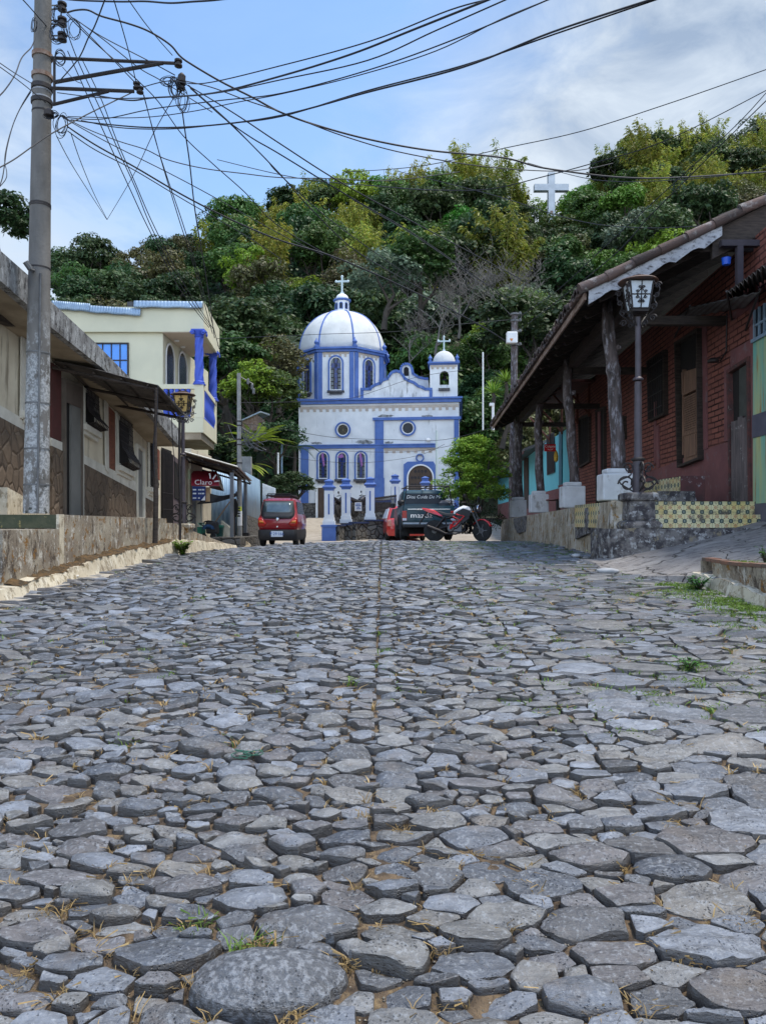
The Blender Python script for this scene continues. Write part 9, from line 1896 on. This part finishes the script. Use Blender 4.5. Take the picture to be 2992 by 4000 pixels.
near_tree('dark', 930, 1500, 50, 3.4, 'dark tree rising behind the top of the slim concrete pole')
near_tree('lime', 1005, 1480, 50, 1.6, 'small yellow-leaved tree above the slim concrete pole')
near_tree('dark', 760, 1660, 46, 3.0, 'dark tree seen through the balcony of the cream house')
near_tree('bright', 720, 1590, 43, 1.6, 'bright green bush seen between the balcony columns')
near_tree('olive', 660, 1490, 48, 2.6, 'olive bush on the slope behind the cream house loggia')
near_tree('mid', 1880, 1500, 60, 2.4, 'mid green tree right behind the bell tower')
near_tree('lime', 1890, 1420, 61, 1.9, 'yellow green bush just right of the bell tower dome')
near_tree('dark', 1890, 1640, 60, 2.3, 'dark tree between the church and the white mast')
near_tree('mid', 1960, 1700, 44, 2.0, 'leafy tree below the meter box pole, behind the eave')
near_tree('dark', 2050, 1500, 50, 3.6, 'dark tree behind the meter box pole')
near_tree('grey', 1500, 1230, 62, 3.2, 'grey green tree with visible pale limbs right of the dome')
near_tree('mid', 1640, 1190, 64, 3.4, 'mid green tree above the stepped gable')
for i, (px, py, Z, s) in enumerate(((1700, 1330, 62, 3.4), (1790, 1260, 66, 3.8), (1900, 1300, 62, 3.6), (1600, 1400, 60, 2.2), (1990, 1250, 64, 3.2))):
 near_tree('bare', px, py, Z, s, ('bare grey tree with tangled twigs behind the stepped gable', 'tall bare grey tree above the bell tower cross', 'wide bare grey tree between the bell tower and the meter box pole', 'small bare tree between the dome and the stepped gable', 'bare twiggy tree directly above the meter box pole', 'bare pale tree above the end of the veranda roof', 'upper bare tree on the slope above the bell tower')[i])
near_tree('dark', 10, 1030, 24, 1.15, 'dark leafy tree peeking over the low house roof at the left edge', 1.2)
p = W(2262, 985, 125); T = place('olive', p.x, 125, p.z, 2.3, 1.0, 1.8, '', rr=rr_); T['label'] = 'vine-smothered brown tree column just below and right of the white cross'
def fronds(name, label, p, n, L, wdt, mt, cat='plant', drop=.5, seg=7, seed=1, stem=0.0, comb=0):
 T = Thing(name, label, cat, p, None); r = random.Random(seed); top = Vector(p)+UP*stem
 if stem: m = MB(); m.tube([Vector(p)-UP*.3, Vector(p)+V(.05, 0, stem*.5), top], [.11, .09, .08], 8); m.build('trunk', BARK, T, True)
 m = MB()
 for i in range(n):
  a = r.uniform(0, 6.283); e = r.uniform(.05, 1.25); l = L*r.uniform(.7, 1.1); d = V(math.cos(a)*math.cos(e), math.sin(a)*math.cos(e), math.sin(e)); s = V(-math.sin(a), math.cos(a), 0); pts = []
  for k in range(seg+1): t = k/seg; pts.append(top+d*l*t-UP*drop*l*t*t)
  if comb:
   m.tube(pts, .012, 3)
   for k in range(1, seg*comb+1):
    t = k/(seg*comb); q = top+d*l*t-UP*drop*l*t*t; ll = wdt*math.sin(math.pi*min(1, t*.85+.12))
    for sg in (-1, 1): tip = q+s*sg*ll+d*ll*.5-UP*ll*.35; b = q+d*.03; m.add([q, b, tip], [(0, 1, 2)])
  else:
   vs = []
   for k, q in enumerate(pts): w = wdt*(1-(k/seg))**.6*(.6+.4*min(1, k/1.5)); vs += [q-s*w, q+s*w]
   m.add(vs, [(2*k, 2*k+1, 2*k+3, 2*k+2) for k in range(seg)])
 m.build('fronds', mt, T); return T
fronds('yucca', 'bright yucca with sword leaves above the veranda eave, right one', W(1975, 1540, 36), 70, 1.0, .035, LEAF_SHRUB, 'plant', .25, 5, 3, .6)
fronds('yucca', 'bright yucca with sword leaves left of the white stubby pole', W(1925, 1560, 36), 70, 1.0, .035, LEAF_SHRUB, 'plant', .25, 5, 4, .3)
fronds('yucca', 'darker yucca hanging below the bright pair beside the mast', W(1840, 1610, 38), 60, .9, .035, LEAF_MID, 'plant', .4, 5, 5)
fronds('palm', 'dark palm against the left corner of the church', W(1150, 1830, 44), 26, 1.7, .35, LEAF_DARK, 'palm', .6, 8, 6, 1.2, 5)
fronds('palm', 'grey green palm on the slope left of the drum', W(1130, 1440, 54), 22, 3.0, .55, LEAF_GREY, 'palm', .6, 8, 7, 1.5, 5)
fronds('palm', 'palm with yellowish fronds behind the slim concrete pole', W(1000, 1740, 36), 16, 2.2, .35, LEAF_YEL, 'palm', .35, 8, 8, .2, 5)
fronds('banana_plant', 'banana-like plant with lime leaves low behind the zinc fence', W(965, 1820, 30), 14, 1.4, .14, LEAF_YEL, 'plant', .45, 6, 9)
fronds('fern', 'single lime frond cluster on the slope above the drum left side', W(1060, 1460, 52), 12, 1.2, .2, LEAF_YEL, 'plant', .4, 6, 10)
def shrub_tree():
 Z = 24.5; b = W(1850, 2075, Z); T = Thing('shrub_tree', 'fresh green layered shrub tree behind the motorcycle, in front of the church', 'tree', b, None)
 r = random.Random(12); m = MB(); tips = []
 for i in range(9):
  a = r.uniform(0, 6.28); base = b+V(r.uniform(-.25, .25), r.uniform(-.2, .2), 0); e = V(base.x+math.cos(a)*.55, base.y+math.sin(a)*.5, b.z+2.0+r.uniform(-.4, .5)); m.tube(bez([base, base.lerp(e, .5)+V(r.uniform(-.1, .1), 0, .1), e], 4), .022, 5, False); tips.append(e)
 m.build('trunk', BARK, T, True)
 rs = np.random.RandomState(4); V_, F_ = [], []; base = 0
 cl = []
 for i in range(115):
  a = rs.uniform(0, 6.283); hz = rs.uniform(.35, 1.0); rad = 1.28*math.sin(math.pi*min(1, .28+hz*.66))*math.sqrt(rs.rand()); cl.append((b.x+math.cos(a)*rad*.98, b.y+math.sin(a)*rad*.8, b.z+hz*3.1, rs.uniform(.18, .36)))
 for cx, cy, cz, rr in cl:
  n = 170; d = unit(rs.normal(size=(n, 3))); P = np.array([cx, cy, cz])+d*rr*np.array([1.25, 1.1, .45])*rs.uniform(.5, 1.05, (n, 1)); N = unit(np.array([0, 0, 1])+rs.normal(size=(n, 3))*.5); v, f = leaf_quads(P, N, .046, rs, .5); V_.append(v); F_.append(f+base); base += len(v)
 me = mk('crown', np.concatenate(V_)-np.array(b), np.concatenate(F_), LEAF_SHRUB); o = bpy.data.objects.new('crown', me); COL.objects.link(o); o.parent = T.o
 b2 = W(1850, 2085, Z-.3); T = Thing('dark_bush', 'dark twiggy bush with reddish leaves below the fresh green shrub tree', 'bush', b2, None); V_, F_ = [], []; base = 0
 m = MB()
 for i in range(60): a = r.uniform(0, 6.28); rad = r.uniform(.2, .95); e = b2+V(math.cos(a)*rad, math.sin(a)*rad*.6, r.uniform(.4, 1.1)); s_ = b2+V(r.uniform(-.5, .5), r.uniform(-.2, .2), 0); m.tube([s_, s_.lerp(e, .5)+V(r.uniform(-.08, .08), 0, .05), e], [.012, .008, .004], 4, False)
 m.build('stem', WOOD, T)
 for mt_, n0, cx_ in ((LEAF_DARK, 34, 0.0), (LEAF_RED, 12, -.65)):
  V_, F_ = [], []; base = 0
  for i in range(n0):
   a = rs.uniform(0, 6.283); rad = .95*math.sqrt(rs.rand())*(1 if mt_ is LEAF_DARK else .45); c = np.array([b2.x+cx_+math.cos(a)*rad, b2.y+math.sin(a)*rad*.6, b2.z+rs.uniform(.15, 1.0)]); n = 60; d = unit(rs.normal(size=(n, 3))); P = c+d*.18*rs.uniform(.4, 1.1, (n, 1)); N = unit(rs.normal(size=(n, 3))); v, f = leaf_quads(P, N, .035, rs, .4); V_.append(v); F_.append(f+base); base += len(v)
  me = mk('leaves', np.concatenate(V_)-np.array(b2), np.concatenate(F_), mt_); o = bpy.data.objects.new('leaves', me); COL.objects.link(o); o.parent = T.o
shrub_tree()
